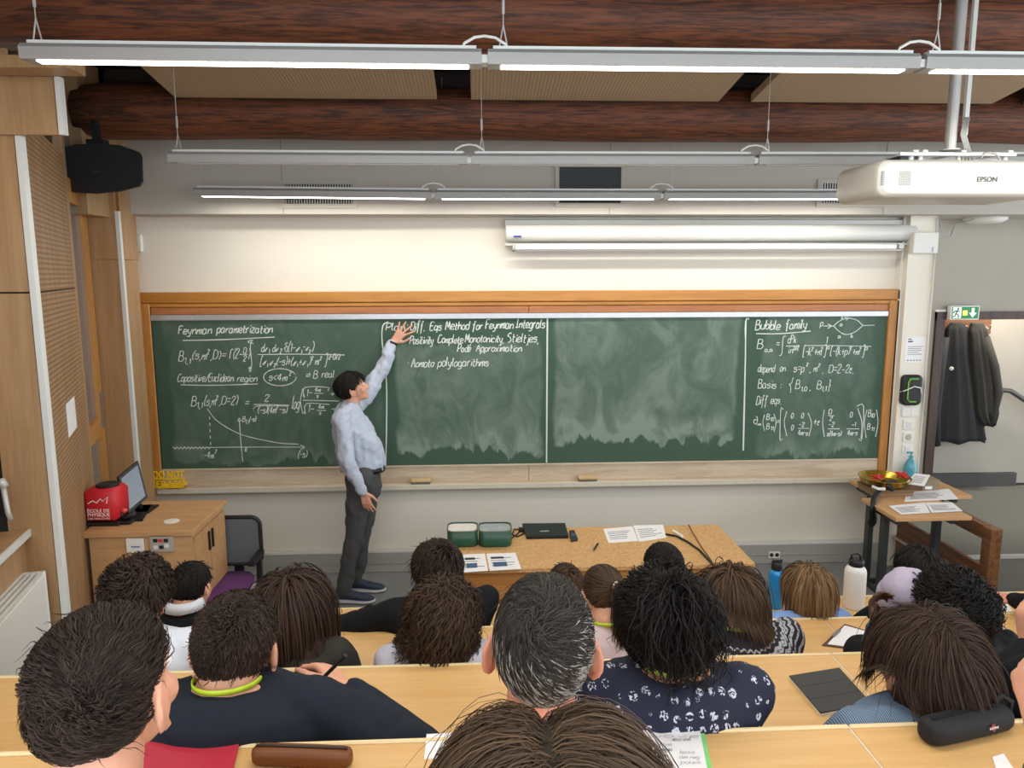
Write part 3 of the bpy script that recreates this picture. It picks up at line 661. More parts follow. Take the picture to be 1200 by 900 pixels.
c = Chalk(bp, .012); c.poly([(878, 374), (874, 377), (873.5, 420), (871, 528)]); c.mk('chalk_divider', M_CHALK, bd)
# DO NOT ERASE sign standing at the left end of the tray
sg = onY(181, 572, BW-.19)
ds = thing('do_not_erase_sign', 'yellow cut-out DO NOT ERASE sign at left end of the tray', 'sign', sg)
M_YEL = plain('sign_yellow', 'ffd21e', .5, var=.04)
sw = onY(217, 570, BW-.19)[0]-sg[0]; sh = .075
Ys = sg[1]
text('lettering', 'DO NOT', M_YEL, ds, (sg[0], Ys, sg[2]+sh+.006), (1, 0, 0), (0, 0, 1), .062, .012, .012, sw)
text('lettering', 'ERASE', M_YEL, ds, (sg[0]+.02, Ys, sg[2]+.012), (1, 0, 0), (0, 0, 1), .05, .012, .006, sw-.035)
G().box((sg[0], Ys-.012, sg[2]), (sg[0]+sw, Ys, sg[2]+.01)).box((sg[0], Ys-.012, sg[2]+sh-.004), (sg[0]+sw, Ys, sg[2]+sh+.006)).box((sg[0], Ys-.012, sg[2]), (sg[0]+.01, Ys, sg[2]+sh)).box((sg[0]+sw-.01, Ys-.012, sg[2]), (sg[0]+sw, Ys, sg[2]+sh)).mk('border', M_YEL, ds)
G().box((sg[0]+.03, Ys, sg[2]-.002), (sg[0]+sw-.03, BW-.06, sg[2]+.004)).mk('base', M_YEL, ds)
# ================================================================ THINGS ON THE FRONT WALL
# projection screen
sA = onY(592, 272, BW-.09); sB = onY(1071, 270, BW-.09)
ps = thing('projection_screen', 'rolled-up white projection screen case above the blackboard', 'projection screen', ((sA[0]+sB[0])/2, BW-.08, sA[2]-.08))
zt_ = onY(800, 262, BW-.09)[2]; zb_c = onY(800, 284, BW-.09)[2]; zm = (zt_+zb_c)/2
G().lathe((sA[0], BW-.09, zm), [(.02, 0), (.065, .004), (.067, .01), (.067, sB[0]-sA[0]-.01), (.065, sB[0]-sA[0]-.004), (.02, sB[0]-sA[0])], 24, 'x').mk('case', M_WMET, ps, True)
G().box((sA[0], BW-.06, zt_-.02), (sB[0], BW, zt_+.03)).mk('mounting_rail', M_LGREY, ps); G().box((sA[0], BW-.13, zb_c-.025), (sB[0]-.06, BW-.03, zb_c-.008)).mk('bottom_channel', M_LGREY, ps)
za = onY(800, 289.5, BW-.16)[2]; xa, xb = onY(604, 290, BW-.16)[0], onY(1050, 288, BW-.16)[0]
G().box((xa, BW-.18, za-.02), (xb, BW-.14, za+.02), bev=.008).mk('weight_bar', plain('bar_white', 'f4f4ee', .3), ps)
G().box((xa-.02, BW-.14, za-.03), (xb+.06, BW-.12, za-.02)).box((xa-.02, BW-.14, za-.03), (xa, BW-.05, zb_c-.01)).box((xb+.02, BW-.17, za-.015), (xb+.06, BW-.05, za+.02)).mk('bar_bracket', M_LGREY, ps)
lb = onY(602, 277, BW-.158); G().box((lb[0], BW-.16, lb[2]-.008), (lb[0]+.06, BW-.152, lb[2]+.006)).mk('blue_sticker', plain('sticker_blue', '2a3f86', .5), ps)
# junction box at column top
ja = onY(1070, 297, 5.86); jb = onY(1101, 272, 5.86)
jt = thing('junction_box', 'white junction box at the top of the column', 'junction box', ((ja[0]+jb[0])/2, 5.86, ja[2]))
G().box((ja[0], 5.86, ja[2]), (jb[0], 5.93, jb[2]), bev=.006).mk('case', M_WHITE, jt); G().box((jb[0]-.05, 5.857, ja[2]+.01), (jb[0]-.04, 5.862, ja[2]+.05)).mk('catch', M_GREYM, jt)
# ceiling ring lamp / access point at bulkhead underside
ap = onY(1148, 256, 6.15)
at_ = thing('access_point', 'round white disc fixture under the bulkhead by the doorway', 'access point', (ap[0], 6.0, ZB))
G().lathe((ap[0], 6.08, ZB), [(.02, 0), (.16, 0), (.16, -.02), (.12, -.045), (.02, -.05)][::-1], 24).mk('disc', M_WHITE, at_, True)
G().tube([onY(1102, 258, 5.92), onY(1103, 268, 5.92), onY(1108, 278, 5.92), onY(1114, 277, 5.92), onY(1119, 262, 5.95), (ap[0]-.1, 6.02, ZB-.01)], .004, 6).mk('cable', M_GREYM, at_)
# exit sign
ec = onY(1131, 366.5, YO-.08); hw_, hh_ = (onY(1148, 366, YO-.08)[0]-onY(1114, 366, YO-.08)[0])/2, (onY(1131, 358.5, YO-.08)[2]-onY(1131, 375, YO-.08)[2])/2
es = thing('exit_sign', 'green and white emergency exit sign over the doorway', 'exit sign', ec)
M_EXG = emis('exit_green', '1f7a45', .25); M_EXW = emis('exit_white', 'dff0df', .5)
G().box(ec-V(hw_, 0, hh_), ec+V(hw_, .05, hh_), bev=.004).mk('case', M_WHITE, es)
G().box(ec-V(hw_-.012, .002, hh_-.01), ec+V(hw_-.012, 0, hh_-.01)).mk('green_face', M_EXG, es)
G().box(ec+V(-hw_+.02, -.004, -hh_+.016), ec+V(-hw_*.28, -.001, hh_-.014)).mk('doorway_pictogram', M_EXW, es)
g = G(); o = ec+V(-hw_*.62, -.006, 0); m_ = .01
g.sphere(o+V(.012, 0, .034), (.009, .002, .009), 8, 6)
for q in ([(0.008, .022), (-.004, -.006)], [(-.004, -.006), (.02, -.02), (.016, -.042)], [(-.004, -.006), (-.014, -.03), (-.032, -.034)], [(.006, .02), (.026, .01)], [(.006, .018), (-.018, .014), (-.026, -.002)]):
    g.tube([o+V(a, 0, b) for a, b in q], .0048, 5)
g.mk('running_figure', plain('exit_dark', '12512d', .5), es)
o = ec+V(hw_*.52, -.004, 0)
G().prism([o+V(-.012, 0, .04), o+V(.012, 0, .04), o+V(.012, 0, -.002), o+V(.034, 0, .0), o+V(0, 0, -.042), o+V(-.034, 0, .0), o+V(-.012, 0, -.002)][::-1], (0, .002, 0)).mk('arrow', M_EXW, es)
G().box(ec+V(-.022, -.007, -.02), ec+V(.016, -.004, .018)).mk('lamp_glow', emis('exit_lamp', 'ffc94a', 2.0), es)
G().box((onY(1097, 361, YO-.02)[0], YO-.02, ec[2]+.005), (ec[0]-hw_, YO-.003, ec[2]+.025)).mk('cable_duct', M_WHITE, es)
# coat rack and coats
rk = onY(1131, 381, YC-.02); x0r, x1r = onY(1103, 381, YC)[0], onY(1160, 381, YC)[0]
zr0, zr1 = onY(1130, 389, YC)[2], onY(1130, 371, YC)[2]
cr_ = thing('coat_rack', 'brown wooden coat rack board on the corridor wall', 'coat rack', ((x0r+x1r)/2, YC-.02, zr0))
B('board', (x0r, YC-.025, zr0-.02), (x1r, YC, zr1+.05), wood('rack_wood', '6b4428', '8a5c38', 'x', 6, 12), cr_, .004)
g = G()
for i in range(4):
    x = x0r+(x1r-x0r)*(i+.5)/4; g.tube([(x, YC-.02, zr0+.05), (x, YC-.09, zr0+.03), (x, YC-.11, zr0+.07)], .008, 6)
g.mk('hook', M_LGREY, cr_)
def coat(pts, Yc, mat, label, th=.13, folds=9, seed=0):
    """pts: (y_px, xl_px, xr_px) outline rows, top to bottom; a hanging cloth volume"""
    r_ = random.Random(seed); rings = []; n = 28
    rows = []
    for k in range(len(pts)-1):
        for j in range(5):
            t = j/5; rows.append([pts[k][i]*(1-t)+pts[k+1][i]*t for i in range(3)])
    rows.append(list(pts[-1])); ph = r_.random()*6
    for q, (y, xl, xr) in enumerate(rows):
        a = onY(xl, y, Yc); b = onY(xr, y, Yc); cx = (a[0]+b[0])/2; hw2 = (b[0]-a[0])/2; z = (a[2]+b[2])/2; fr_ = q/len(rows); ring = []
        for j in range(n):
            an = 2*PI*j/n; x = cx+hw2*math.cos(an); d = th*(.45+.55*min(1, fr_*3))*.5
            yy = Yc+math.sin(an)*d+(.022*math.sin(folds*(x-cx)/hw2*2+ph+fr_*2)*min(1, fr_*2.5) if math.sin(an) < 0 else 0)
            ring.append((x, min(yy, YC-.005), z+.02*math.sin(5*an+ph)*(1 if q == len(rows)-1 else 0)))
        rings.append(ring)
    t = thing('coat', label, 'coat', (rings[0][0][0], Yc, rings[0][0][2])); G().loft(rings).mk('body', mat, t, True); return t
M_COATB = plain('coat_black', '1c1c1c', .8, var=.25, scale=25, bump=.3); M_COATO = plain('coat_olive', '33302a', .8, var=.25, scale=25, bump=.3)
k_ = coat([(378, 1114, 1128), (385, 1108, 1134), (410, 1104, 1137), (450, 1100, 1145), (490, 1095, 1152), (517, 1092, 1156)], YC-.14, M_COATB, 'long black coat hanging nearest the door frame', seed=1)
o = onY(1115, 432, YC-.235); G().sphere(o, (.025, .006, .02), 8, 6).mk('badge', plain('badge_pale', 'b5b3a0', .5), k_)
G().tube([onY(1106, 395, YC-.2), onY(1098, 440, YC-.2), onY(1094, 485, YC-.2), onY(1096, 522, YC-.2)], [.05, .065, .06, .05], 10).mk('sleeve', M_COATB, k_, True)
k_ = coat([(378, 1138, 1152), (388, 1134, 1156), (410, 1134, 1160), (450, 1138, 1168), (485, 1142, 1168), (497, 1150, 1164)], YC-.17, M_COATO, 'olive-black jacket hanging right of the long coat', seed=2)
G().tube([onY(1154, 395, YC-.2), onY(1163, 430, YC-.2), onY(1168, 460, YC-.2), onY(1160, 495, YC-.2)], [.045, .06, .055, .045], 10).mk('sleeve', M_COATO, k_, True)
# notice, card holder, sockets on the column
yf = 5.93
o0, o1 = onY(1060, 425, yf-.002), onY(1085, 395, yf-.002)
nn = thing('notice_sheet', 'white notice sheet taped to the column under the exit side', 'notice', ((o0[0]+o1[0])/2, yf, o0[2]))
G().box((o0[0], yf-.002, o0[2]), (o1[0], yf, o1[2])).mk('sheet', M_PAPER, nn)
g = G(); W_ = o1[0]-o0[0]; Hh = o1[2]-o0[2]
for i, (a, b) in enumerate(((.12, .88), (.12, .8), (.12, .85), (.12, .7), (.12, .85))): z = o0[2]+Hh*(.62-.075*i); g.box((o0[0]+W_*a, yf-.0028, z), (o0[0]+W_*b, yf-.002, z+.004))
g.box((o0[0]+W_*.1, yf-.0028, o0[2]+Hh*.8), (o0[0]+W_*.35, yf-.002, o0[2]+Hh*.86)).box((o0[0]+W_*.1, yf-.0028, o0[2]+Hh*.9), (o0[0]+W_*.28, yf-.002, o0[2]+Hh*.94))
for i in range(5): g.box((o0[0]+W_*(.12+.16*i), yf-.0028, o0[2]+Hh*.07), (o0[0]+W_*(.19+.16*i), yf-.002, o0[2]+Hh*.11))
g.mk('printed_text', M_INK, nn)
c0 = onY(1068, 457, yf-.03)
ch_ = thing('phone_charger', 'rounded black case with green edge and white cord on column', 'charger', c0)
def rrect(cx, cz, w_, h_, r_, y, n=6):
    p = []
    for (sx, sz, a0) in ((1, 1, 0), (-1, 1, 90), (-1, -1, 180), (1, -1, 270)):
        for i in range(n+1): a = math.radians(a0+90*i/n); p.append((cx+sx*(w_/2-r_)+r_*math.cos(a), y, cz+sz*(h_/2-r_)+r_*math.sin(a)))
    return p
G().loft([rrect(c0[0], c0[2], .165, .25, .04, yf-.001), rrect(c0[0], c0[2], .17, .255, .045, yf-.04), rrect(c0[0], c0[2], .14, .225, .035, yf-.05)]).mk('case', M_BLACK, ch_)
M_LIME = plain('lime', '6fb53c', .5, var=.05)
G().tube([c0+V(.04, -.025, .095), c0+V(-.03, -.028, .095), c0+V(-.045, -.028, .07), c0+V(-.045, -.028, -.075), c0+V(-.02, -.028, -.095), c0+V(.03, -.025, -.095)], .006, 6).mk('green_edge', M_LIME, ch_)
G().tube([c0+V(-.09, .02, -.02), c0+V(-.07, -.03, .0), c0+V(0, -.04, .035), c0+V(.06, -.03, .02), c0+V(.08, -.01, -.03), c0+V(.07, .02, -.07)], .005, 6).mk('cord', M_WHITE, ch_, True)
pl_ = [(1066, 482, 'double', 'wide white cover plate just below the black charger case'), (1064, 497.5, 'sw', 'white light switch, uppermost of three square plates on column'), (1063.5, 512, 'sock', 'white power socket between two switches on the column'), (1062.5, 526, 'sw', 'white light switch just above the blue soap bottle')]
for px, py, kd, lbl in pl_:
    c = onY(px, py, yf); wv_ = .075 if kd == 'double' else .045; hv = .045 if kd == 'double' else .043
    t = thing('wall_socket' if kd == 'sock' else 'wall_switch', lbl, 'socket' if kd == 'sock' else 'switch', c)
    G().box(c-V(wv_, .012, hv), c+V(wv_, 0, hv), bev=.004).mk('plate', M_WHITE, t)
    if kd == 'double':
        for s_ in (-1, 1): G().box(c+V(s_*.037-.033, -.016, -.036), c+V(s_*.037+.033, -.012, .036), bev=.002).mk('rocker', M_WHITE, t)
    elif kd == 'sw': G().box(c+V(-.026, -.018, -.026), c+V(.026, -.012, .026), bev=.003).mk('rocker', M_WMET, t)
    else: G().lathe(c+V(0, -.012, 0), [(.004, 0), (.026, 0), (.026, -.004), (.02, .004)], 16, 'y').mk('well', M_LGREY, t)
c = onY(1082, 483, yf); tag(B('latch_plate', (c[0]-.006, yf-.03, c[2]-.02), (c[0]+.006, yf-.024, c[2]+.02), M_GREYM, origin=c), 'small grey metal catch on the column duct', 'catch')
# wall socket near bottle
c = onY(907, 650, BW-.05)
t = thing('wall_socket', 'white twin power socket low on the board wall trunking', 'socket', c); G().box(c-V(.05, .008, .03), c+V(.05, 0, .03), bev=.003).mk('plate', M_WHITE, t)
for s_ in (-1, 1): G().lathe(c+V(s_*.024, -.009, 0), [(.003, 0), (.018, 0), (.018, -.002), (.014, .003)], 12, 'y').mk('well', M_DGREY, t)
# vents on bulkhead
def vent(xa, ya, xb, yb, label, rows, nb):
    a = onY(xa, yb, 5.755); b = onY(xb, ya, 5.755); t = thing('air_vent', label, 'vent', ((a[0]+b[0])/2, 5.755, a[2]))
    x0, z0, x1, z1 = a[0], a[2], b[0], b[2]; m = .03
    G().box((x0-m, 5.745, z0-m), (x1+m, 5.76, z0)).box((x0-m, 5.745, z1), (x1+m, 5.76, z1+m)).box((x0-m, 5.745, z0), (x0, 5.76, z1)).box((x1, 5.745, z0), (x1+m, 5.76, z1)).mk('frame', M_WALLB, t)
    G().box((x0, 5.757, z0), (x1, 5.76, z1)).mk('backing', M_BLACK, t)
    g = G()
    for i in range(nb): x = x0+(x1-x0)*(i+.5)/nb; g.box((x-(x1-x0)/nb*.2, 5.749, z0), (x+(x1-x0)/nb*.2, 5.756, z1))
    o = g.mk('bars', M_LGREY if rows == 1 else M_DGREY, t); o['kind'] = 'stuff'
    g = G()
    for i in range(1, rows+1):
        z = z0+(z1-z0)*i/(rows+1); g.box((x0, 5.748, z-.004), (x1, 5.7555, z+.004))
    o = g.mk('cross_bars', M_LGREY if rows == 1 else M_DGREY, t); o['kind'] = 'stuff'
vent(334, 216, 413, 239, 'pale barred air vent above the left board half', 1, 26)
vent(655, 196, 728, 238, 'tall dark meshed air vent above the board middle', 12, 28)
vent(961, 215, 1034, 238, 'pale barred air vent beside the projector', 1, 24)
# ================================================================ PENDANT LIGHTS
M_LB = plain('lamp_body_grey', '9b9995', .45, .1, var=.02)
M_DIFF = emis('lamp_diffuser', 'fffaf0', 6.0); M_DIFO = plain('lamp_diffuser_off', 'bdbbb5', .5)
def pendant(Y, pts, label_of, lit, show=True, wires=()):
    """pts: pixel anchors (x, y) of segment ends along the row"""
    P = [onY(x, y, Y) for x, y in pts] if show else pts
    z = sum(p[2] for p in P)/len(P); dirx = None
    for i in range(len(P)-1):
        a = np.array(P[i], float)+V(.012, 0, 0); b = np.array(P[i+1], float)-V(.012, 0, 0)
        t = thing('pendant_light', label_of[i], 'pendant light', (a+b)/2, group=None)
        d = b-a
        def seg(y0, y1, z0, z1, ins=0):
            return [[a+V(ins, y0, z0), a+V(ins, y1, z0), a+V(ins, y1, z1), a+V(ins, y0, z1)], [b+V(-ins, y0, z0), b+V(-ins, y1, z0), b+V(-ins, y1, z1), b+V(-ins, y0, z1)]]
        G().loft([[a+V(0, y_, z_) for y_, z_ in ((-.04, -.012), (.04, -.012), (.045, .03), (.03, .046), (-.03, .046), (-.045, .03))], [b+V(0, y_, z_) for y_, z_ in ((-.04, -.012), (.04, -.012), (.045, .03), (.03, .046), (-.03, .046), (-.045, .03))]]).mk('housing', M_LB, t)
        G().loft(seg(-.02, .02, .046, .06, .02)).mk('gear_tray', M_WMET, t)
        G().loft(seg(-.022, .022, -.016, -.011, .05)).mk('diffuser', M_DIFF if lit else M_DIFO, t)
        G().box(b+V(.0, -.03, -.005), b+V(.024, .03, .025)).mk('joint', M_WMET, t)
        if lit:
            L = bpy.data.lights.new('lamp', 'AREA'); L.shape = 'RECTANGLE'; L.size = float(np.linalg.norm(d))-.1; L.size_y = .07; L.energy = LAMP_W; L.color = (1.0, .955, .88)
            lo = bpy.data.objects.new('lamp', L); COL.objects.link(lo); lo.parent = t; lo.location = (0, 0, -.024); lo.rotation_euler = (0, 0, math.atan2(d[1], d[0]))
        ends = [a+V(.06, 0, .04)] if i else [a+V(.05, 0, .04)]
        if i == len(P)-2: ends.append(b+V(-.06, 0, .04))
        for e in ends:
            top = V(e[0]+.0, Y, zc(Y, .3))
            G().tube([e+V(.02, 0, 0), e+V(0, 0, .1)], .003, 5).tube([e+V(-.02, 0, 0), e+V(0, 0, .1)], .003, 5).tube([e+V(0, 0, .1), top], .0022, 5).tube([e+V(0, 0, .14), e+V(0, 0, .2)], .006, 6).mk('suspension_wire', M_LGREY, t)
        if i:
            G().tube([a+V(-.10, 0, .045)]+[a+V(-.012+.09*math.cos(q), 0, .045+.055*math.sin(q)) for q in (2.6, 2.0, 1.57, 1.1, .5)]+[a+V(.08, 0, .045)], .006, 6).mk('link_cable', M_WHITE, t, True)
pendant(3.0, [(26, 68), (568, 74.5), (1075, 79.5), (1600, 85)], ['lit linear pendant lamp, nearest row, left segment', 'lit linear pendant lamp, nearest row, middle segment', 'lit linear pendant lamp, nearest row, right segment crossing the projector pole'], True)
pendant(4.4, [(197, 188.5), (550, 190.5), (884, 191), (1225, 191)], ['unlit linear pendant lamp in the middle row, left segment', 'unlit linear pendant lamp in the middle row, centre segment', 'unlit linear pendant lamp passing behind the projector'], False)
pendant(5.5, [(227, 228), (508, 231), (775, 231.5), (1036, 231.5)], ['lit linear pendant lamp nearest the board, left segment above the barred vent', 'lit linear pendant lamp nearest the board, centre segment', 'lit linear pendant lamp nearest the board, right segment by the projector'], True)
for Yq, zq in ((1.5, 3.45), (-.2, 3.6)):
    pendant(Yq, [(-1.9, Yq, zq), (-.4, Yq, zq), (1.1, Yq, zq), (2.6, Yq, zq)], ['linear pendant lamp over the seating, out of frame, %s row behind, %s segment' % ('first' if Yq > 1 else 'second', q_) for q_ in ('left', 'middle', 'right')], True, False)
# ================================================================ PROJECTOR
Yp = 3.55
A = onY(1029, 197, Yp); zpt = onY(1100, 186, Yp)[2]; zpb = onY(1100, 231, Yp)[2]; pw = .86
cx = A[0]+pw/2; cz = (zpt+zpb)/2; hp = (zpt-zpb)
pj = thing('projector', 'white ceiling projector hanging on a grey pole at the right', 'projector', (cx, Yp+.2, zpt+.05))
rings = []
for k, (y, s_, sz) in enumerate(((0, .93, .78), (.015, .98, .93), (.04, 1, 1), (.22, 1, 1), (.4, 1, 1), (.43, .96, .9))):
    rings.append(rrect(cx, cz, pw*s_, hp*sz, .05*s_, Yp+y, 8))
rings = [[(p[0], p[1], p[2]-(.018*math.exp(-((p[0]-cx)/.2)**2) if p[2] < cz else 0)) for p in r] for r in rings]
bev(G().loft(rings).mk('case', plain('projector_white', 'cfccc0', .35, var=.02), pj, True), .003)
text('lettering', 'EPSON', M_DGREY, pj, (onY(1145, 213, Yp-.002)[0], Yp-.0015, onY(1145, 213, Yp)[2]), (1, 0, 0), (0, 0, 1), .024, .0015, .0, .098)
g = G(); c = onY(1060, 209, Yp-.003)
for i in range(7):
    for j in range(9): g.box(c+V(-.025+i*.0085, 0, -.03+j*.0075), c+V(-.02+i*.0085, .002, -.0265+j*.0075))
c = onY(1033.5, 209, Yp-.003)
for j in range(9): g.box(c+V(.0, .0, -.03+j*.0075), c+V(.014, .012, -.0265+j*.0075))
o = g.mk('vent_slots', M_GREYM, pj); o['kind'] = 'stuff'
c = onY(1092, 230, Yp+.02); G().lathe(c+V(0, .01, .002), [(.005, -.003), (.022, -.003), (.022, .004), (.005, .004)], 14, sq=(1, .5)).mk('sensor_window', M_BLACK, pj)
g = G(); zt2 = zpt+.0
for (xa, xb, y) in ((1054, 1190, Yp+.08), (1078, 1175, Yp+.28)):
    a = onY(xa, 175, y)[0]; b = onY(xb, 175, y)[0]; g.box((a, y-.012, zt2+.025), (b, y+.012, zt2+.04))
for px in (1068, 1079, 1124, 1178):
    x = onY(px, 180, Yp+.1)[0]; g.lathe((x, Yp+.1, zt2-.01), [(.012, 0), (.012, .04)], 10); g.box((x-.012, Yp+.06, zt2+.04), (x+.012, Yp+.32, zt2+.05))
g.mk('mount_frame', M_WMET, pj)
G().box((onY(1056, 178, Yp+.1)[0], Yp+.1, zt2+.005), (onY(1078, 178, Yp+.1)[0], Yp+.3, zt2+.03)).mk('bracket', M_DGREY, pj)
px0 = onY(1112, 160, Yp+.08); ptop = zc(Yp+.08, .3)
G().lathe((px0[0]+.01, Yp+.08, zt2+.05), [(.045, 0), (.045, .006), (.026, .0062), (.026, ptop-zt2-.05)], 16).mk('pole', M_LGREY, pj)
G().box((px0[0]+.06, Yp+.06, zt2+.12), (px0[0]+.08, Yp+.08, ptop)).mk('cable_duct', M_WMET, pj)
g = G()
for i in range(4): x = px0[0]+.02+i*.008; g.tube([(x+.03, Yp+.05, zt2+.2), (x+.02, Yp+.05, zt2+.12), (x+.05, Yp+.06, zt2+.06), (x+.06+.01*i, Yp+.09, zt2+.005)], .004, 6)
g.tube([onY(1150, 186, Yp+.03), onY(1153, 180, Yp+.03), onY(1160, 178.5, Yp+.03), onY(1168, 181, Yp+.03), onY(1171, 187, Yp+.03)], .005, 6)
g.mk('cable', M_LGREY, pj, True)
# ================================================================ LOUDSPEAKER
Ysp = 4.98
sp = thing('loudspeaker', 'black loudspeaker hanging under the log beam at left', 'loudspeaker', onY(112, 160, Ysp+.1))
out = [(60, 180), (68, 174), (90, 169), (112, 168), (140, 170), (162, 178), (165, 184), (166, 212), (163, 218), (140, 224), (112, 226.5), (85, 225), (66, 219), (62, 214)]
fr_ = [onY(x, y, Ysp) for x, y in out][::-1]; cen = np.mean(fr_, 0)
G().loft([fr_, [cen+(p-cen)*1.01+V(0, .02, 0) for p in fr_], [cen+(p-cen)*V(.62, 1, .9)+V(-.09, .26, .01) for p in fr_]]).mk('cabinet', plain('speaker_black', '0f1011', .55), sp)
G().loft([[cen+(p-cen)*.985+V(0, -.006, 0) for p in fr_], [cen+(p-cen)*.985+V(0, .001, 0) for p in fr_]]).mk('front_grille', plain('speaker_grille', '191a1b', .8, var=.3, scale=200), sp)
c = onY(114, 201, Ysp-.008); G().box(c-V(.03, .002, .006), c+V(.02, 0, .004)).mk('badge', plain('badge_dark', '2a2b2c', .4), sp)
tt_ = onY(112, 160, Ysp+.15); G().box(tt_+V(-.05, -.03, -.05), tt_+V(.06, .05, -.02)).box(tt_+V(-.02, -.01, -.03), tt_+V(.02, .03, .1)).tube([tt_+V(0, .0, .06), (tt_[0], 5.25, zb1+.05)], .016, 8).mk('bracket', M_BLACK, sp)
# ================================================================ DESK ROWS
XE = [-1.7, -1.9, onZ(112, 745, ROWZ[2])[0], onZ(205, 720, ROWZ[3])[0]]; XR = 5.6
names = ['nearest row of maple desks, holding the pencil cases', 'second row of maple desks, holding the grey tablet', 'third row of maple desks, holding the clipboard', 'front row of maple desks, holding the two drinking bottles']
seam0 = onZ(987, 842, ROWZ[0])[0]
for k in range(4):
    y1, zt0 = ROWY[k], ROWZ[k]; y0 = y1-.42; fz = TRZ[k]
    t = thing('desk_row', names[k], 'desk', (0, y1-.2, fz))
    cuts = sorted([XE[k]]+[seam0+i*1.8+(0 if k == 0 else .35*k) for i in range(-2, 3) if XE[k]+.3 < seam0+i*1.8+(0 if k == 0 else .35*k) < XR-.3]+[XR])
    for a, b in zip(cuts, cuts[1:]):
        G().box((a+.0012, y0, zt0-.026), (b-.0012, y1-.012, zt0), bev=.003).mk('desktop', M_DESK, t)
        G().box((a+.0012, y1-.0118, zt0-.026), (b-.0012, y1, zt0+.004), bev=.003).mk('edge_lipping', M_EDGE, t)
    for x in cuts[1:-1]: G().box((x-.0012, y0+.004, zt0-.02), (x+.0012, y1-.004, zt0-.0015)).mk('seam', M_WHITE, t)
    G().box((XE[k], y1-.022, fz), (XR, y1-.004, zt0-.027)).mk('front_panel', M_DESK, t)
    for x in cuts: 
        xx = min(max(x, XE[k]+.02), XR-.02); G().box((xx-.015, y1-.36, fz), (xx+.015, y1-.024, zt0-.027)).mk('leg_panel', M_DARKW if False else M_DGREY, t)
    # bench behind the desk
    sy = y1-.60; b_ = thing('bench', ['long maple bench behind the nearest desk row', 'long maple bench behind the second desk row', 'long maple bench behind the third desk row', 'long maple bench behind the front desk row'][k], 'bench', (0, sy, fz))
    G().box((XE[k]+.05, sy-.145, fz+.42), (XR-.05, sy+.12, fz+.45), bev=.005).mk('seat', M_DESK, b_)
    for i in range(5):
        xx = XE[k]+.3+i*(XR-XE[k]-.6)/4; G().box((xx-.02, sy-.11, fz), (xx+.02, sy+.09, fz+.42)).mk('leg', M_DGREY, b_)
# ================================================================ PEOPLE
def pd(x, y, depth): return np.array([0, 0, H])+ray(x, y)*depth
def rotm(yaw, pitch=0, roll=0):
    a, b, c = math.radians(yaw), math.radians(pitch), math.radians(roll)
    Rz = np.array([[math.cos(a), math.sin(a), 0], [-math.sin(a), math.cos(a), 0], [0, 0, 1]])
    Rx = np.array([[1, 0, 0], [0, math.cos(b), math.sin(b)], [0, -math.sin(b), math.cos(b)]])
    Ry = np.array([[math.cos(c), 0, math.sin(c)], [0, 1, 0], [-math.sin(c), 0, math.cos(c)]])
    return Rz@Rx@Ry
class GP(G):
    def cone(s, a, b, ra, rb, n=12):
        a = np.asarray(a, float); b = np.asarray(b, float); d = b-a; L = np.linalg.norm(d)+1e-9; d /= L
        u = nrm(np.cross(d, V(0, 0, 1) if abs(d[2]) < .9 else V(1, 0, 0))); v = np.cross(d, u)
        prof = [(-ra, .05), (-ra*.87, .5), (-ra*.5, .87), (0, 1)]; rings = []
        for h, k in prof: rings.append((a+d*h, ra*k))
        for h, k in prof[::-1]: rings.append((b-d*h*rb/ra, rb*k))
        return s.loft([[c+(u*math.cos(2*PI*j/n)+v*math.sin(2*PI*j/n))*r for j in range(n)] for c, r in rings])
    def limb(s, pts, rad, n=12):
        for i in range(len(pts)-1): s.cone(pts[i], pts[i+1], rad[i], rad[i+1], n)
        return s
JOBS = []
def blob(name, g, voxel, mat, parent, smooth=3, origin=None, noise=0.0, nscale=9.0, fn=None):
    v = np.concatenate(g.v); me = bpy.data.meshes.new('tmp')
    me.from_pydata(v.tolist(), [], [list(map(int, f)) for f in g.f])
    o = bpy.data.objects.new('tmp', me); COL.objects.link(o)
    m = o.modifiers.new('r', 'REMESH'); m.mode = 'VOXEL'; m.voxel_size = voxel; m.use_smooth_shade = True
    m = o.modifiers.new('s', 'SMOOTH'); m.iterations = smooth; m.factor = .5
    JOBS.append((o, name, mat, parent, origin, noise, nscale, fn))
def flush_blobs():
    dg = bpy.context.evaluated_depsgraph_get(); dg.update()
    for o, name, mat, parent, origin, noise, ns, fn in JOBS:
        me = bpy.data.meshes.new_from_object(o.evaluated_get(dg)); me.name = name; n = len(me.vertices)
        co = np.empty(n*3); me.vertices.foreach_get('co', co); co = co.reshape(-1, 3)
        if noise:
            no = np.empty(n*3); me.vertices.foreach_get('normal', no); no = no.reshape(-1, 3)
            f = np.zeros(n)
            for k in range(5):
                w_ = rng.normal(size=3)*ns*(1+.5*k)*V(1, 1, .55); f += np.sin(co@w_+k*2.1+np.sin(co@(w_[[1, 2, 0]])*1.0))/(1+.4*k)
            co = co+no*(np.tanh(f)[:, None]*noise)
        if fn is not None: co = fn(co)
        base = wloc(parent); og = base if origin is None else np.asarray(origin)
        me.vertices.foreach_set('co', (co-og).ravel()); me.materials.clear(); me.materials.append(mat)
        x = bpy.data.objects.new(name, me); COL.objects.link(x); x.parent = parent; x.location = [float(a) for a in og-base]
        me.polygons.foreach_set('use_smooth', [True]*len(me.polygons)); me.update()
        old = o.data; bpy.data.objects.remove(o); bpy.data.meshes.remove(old)
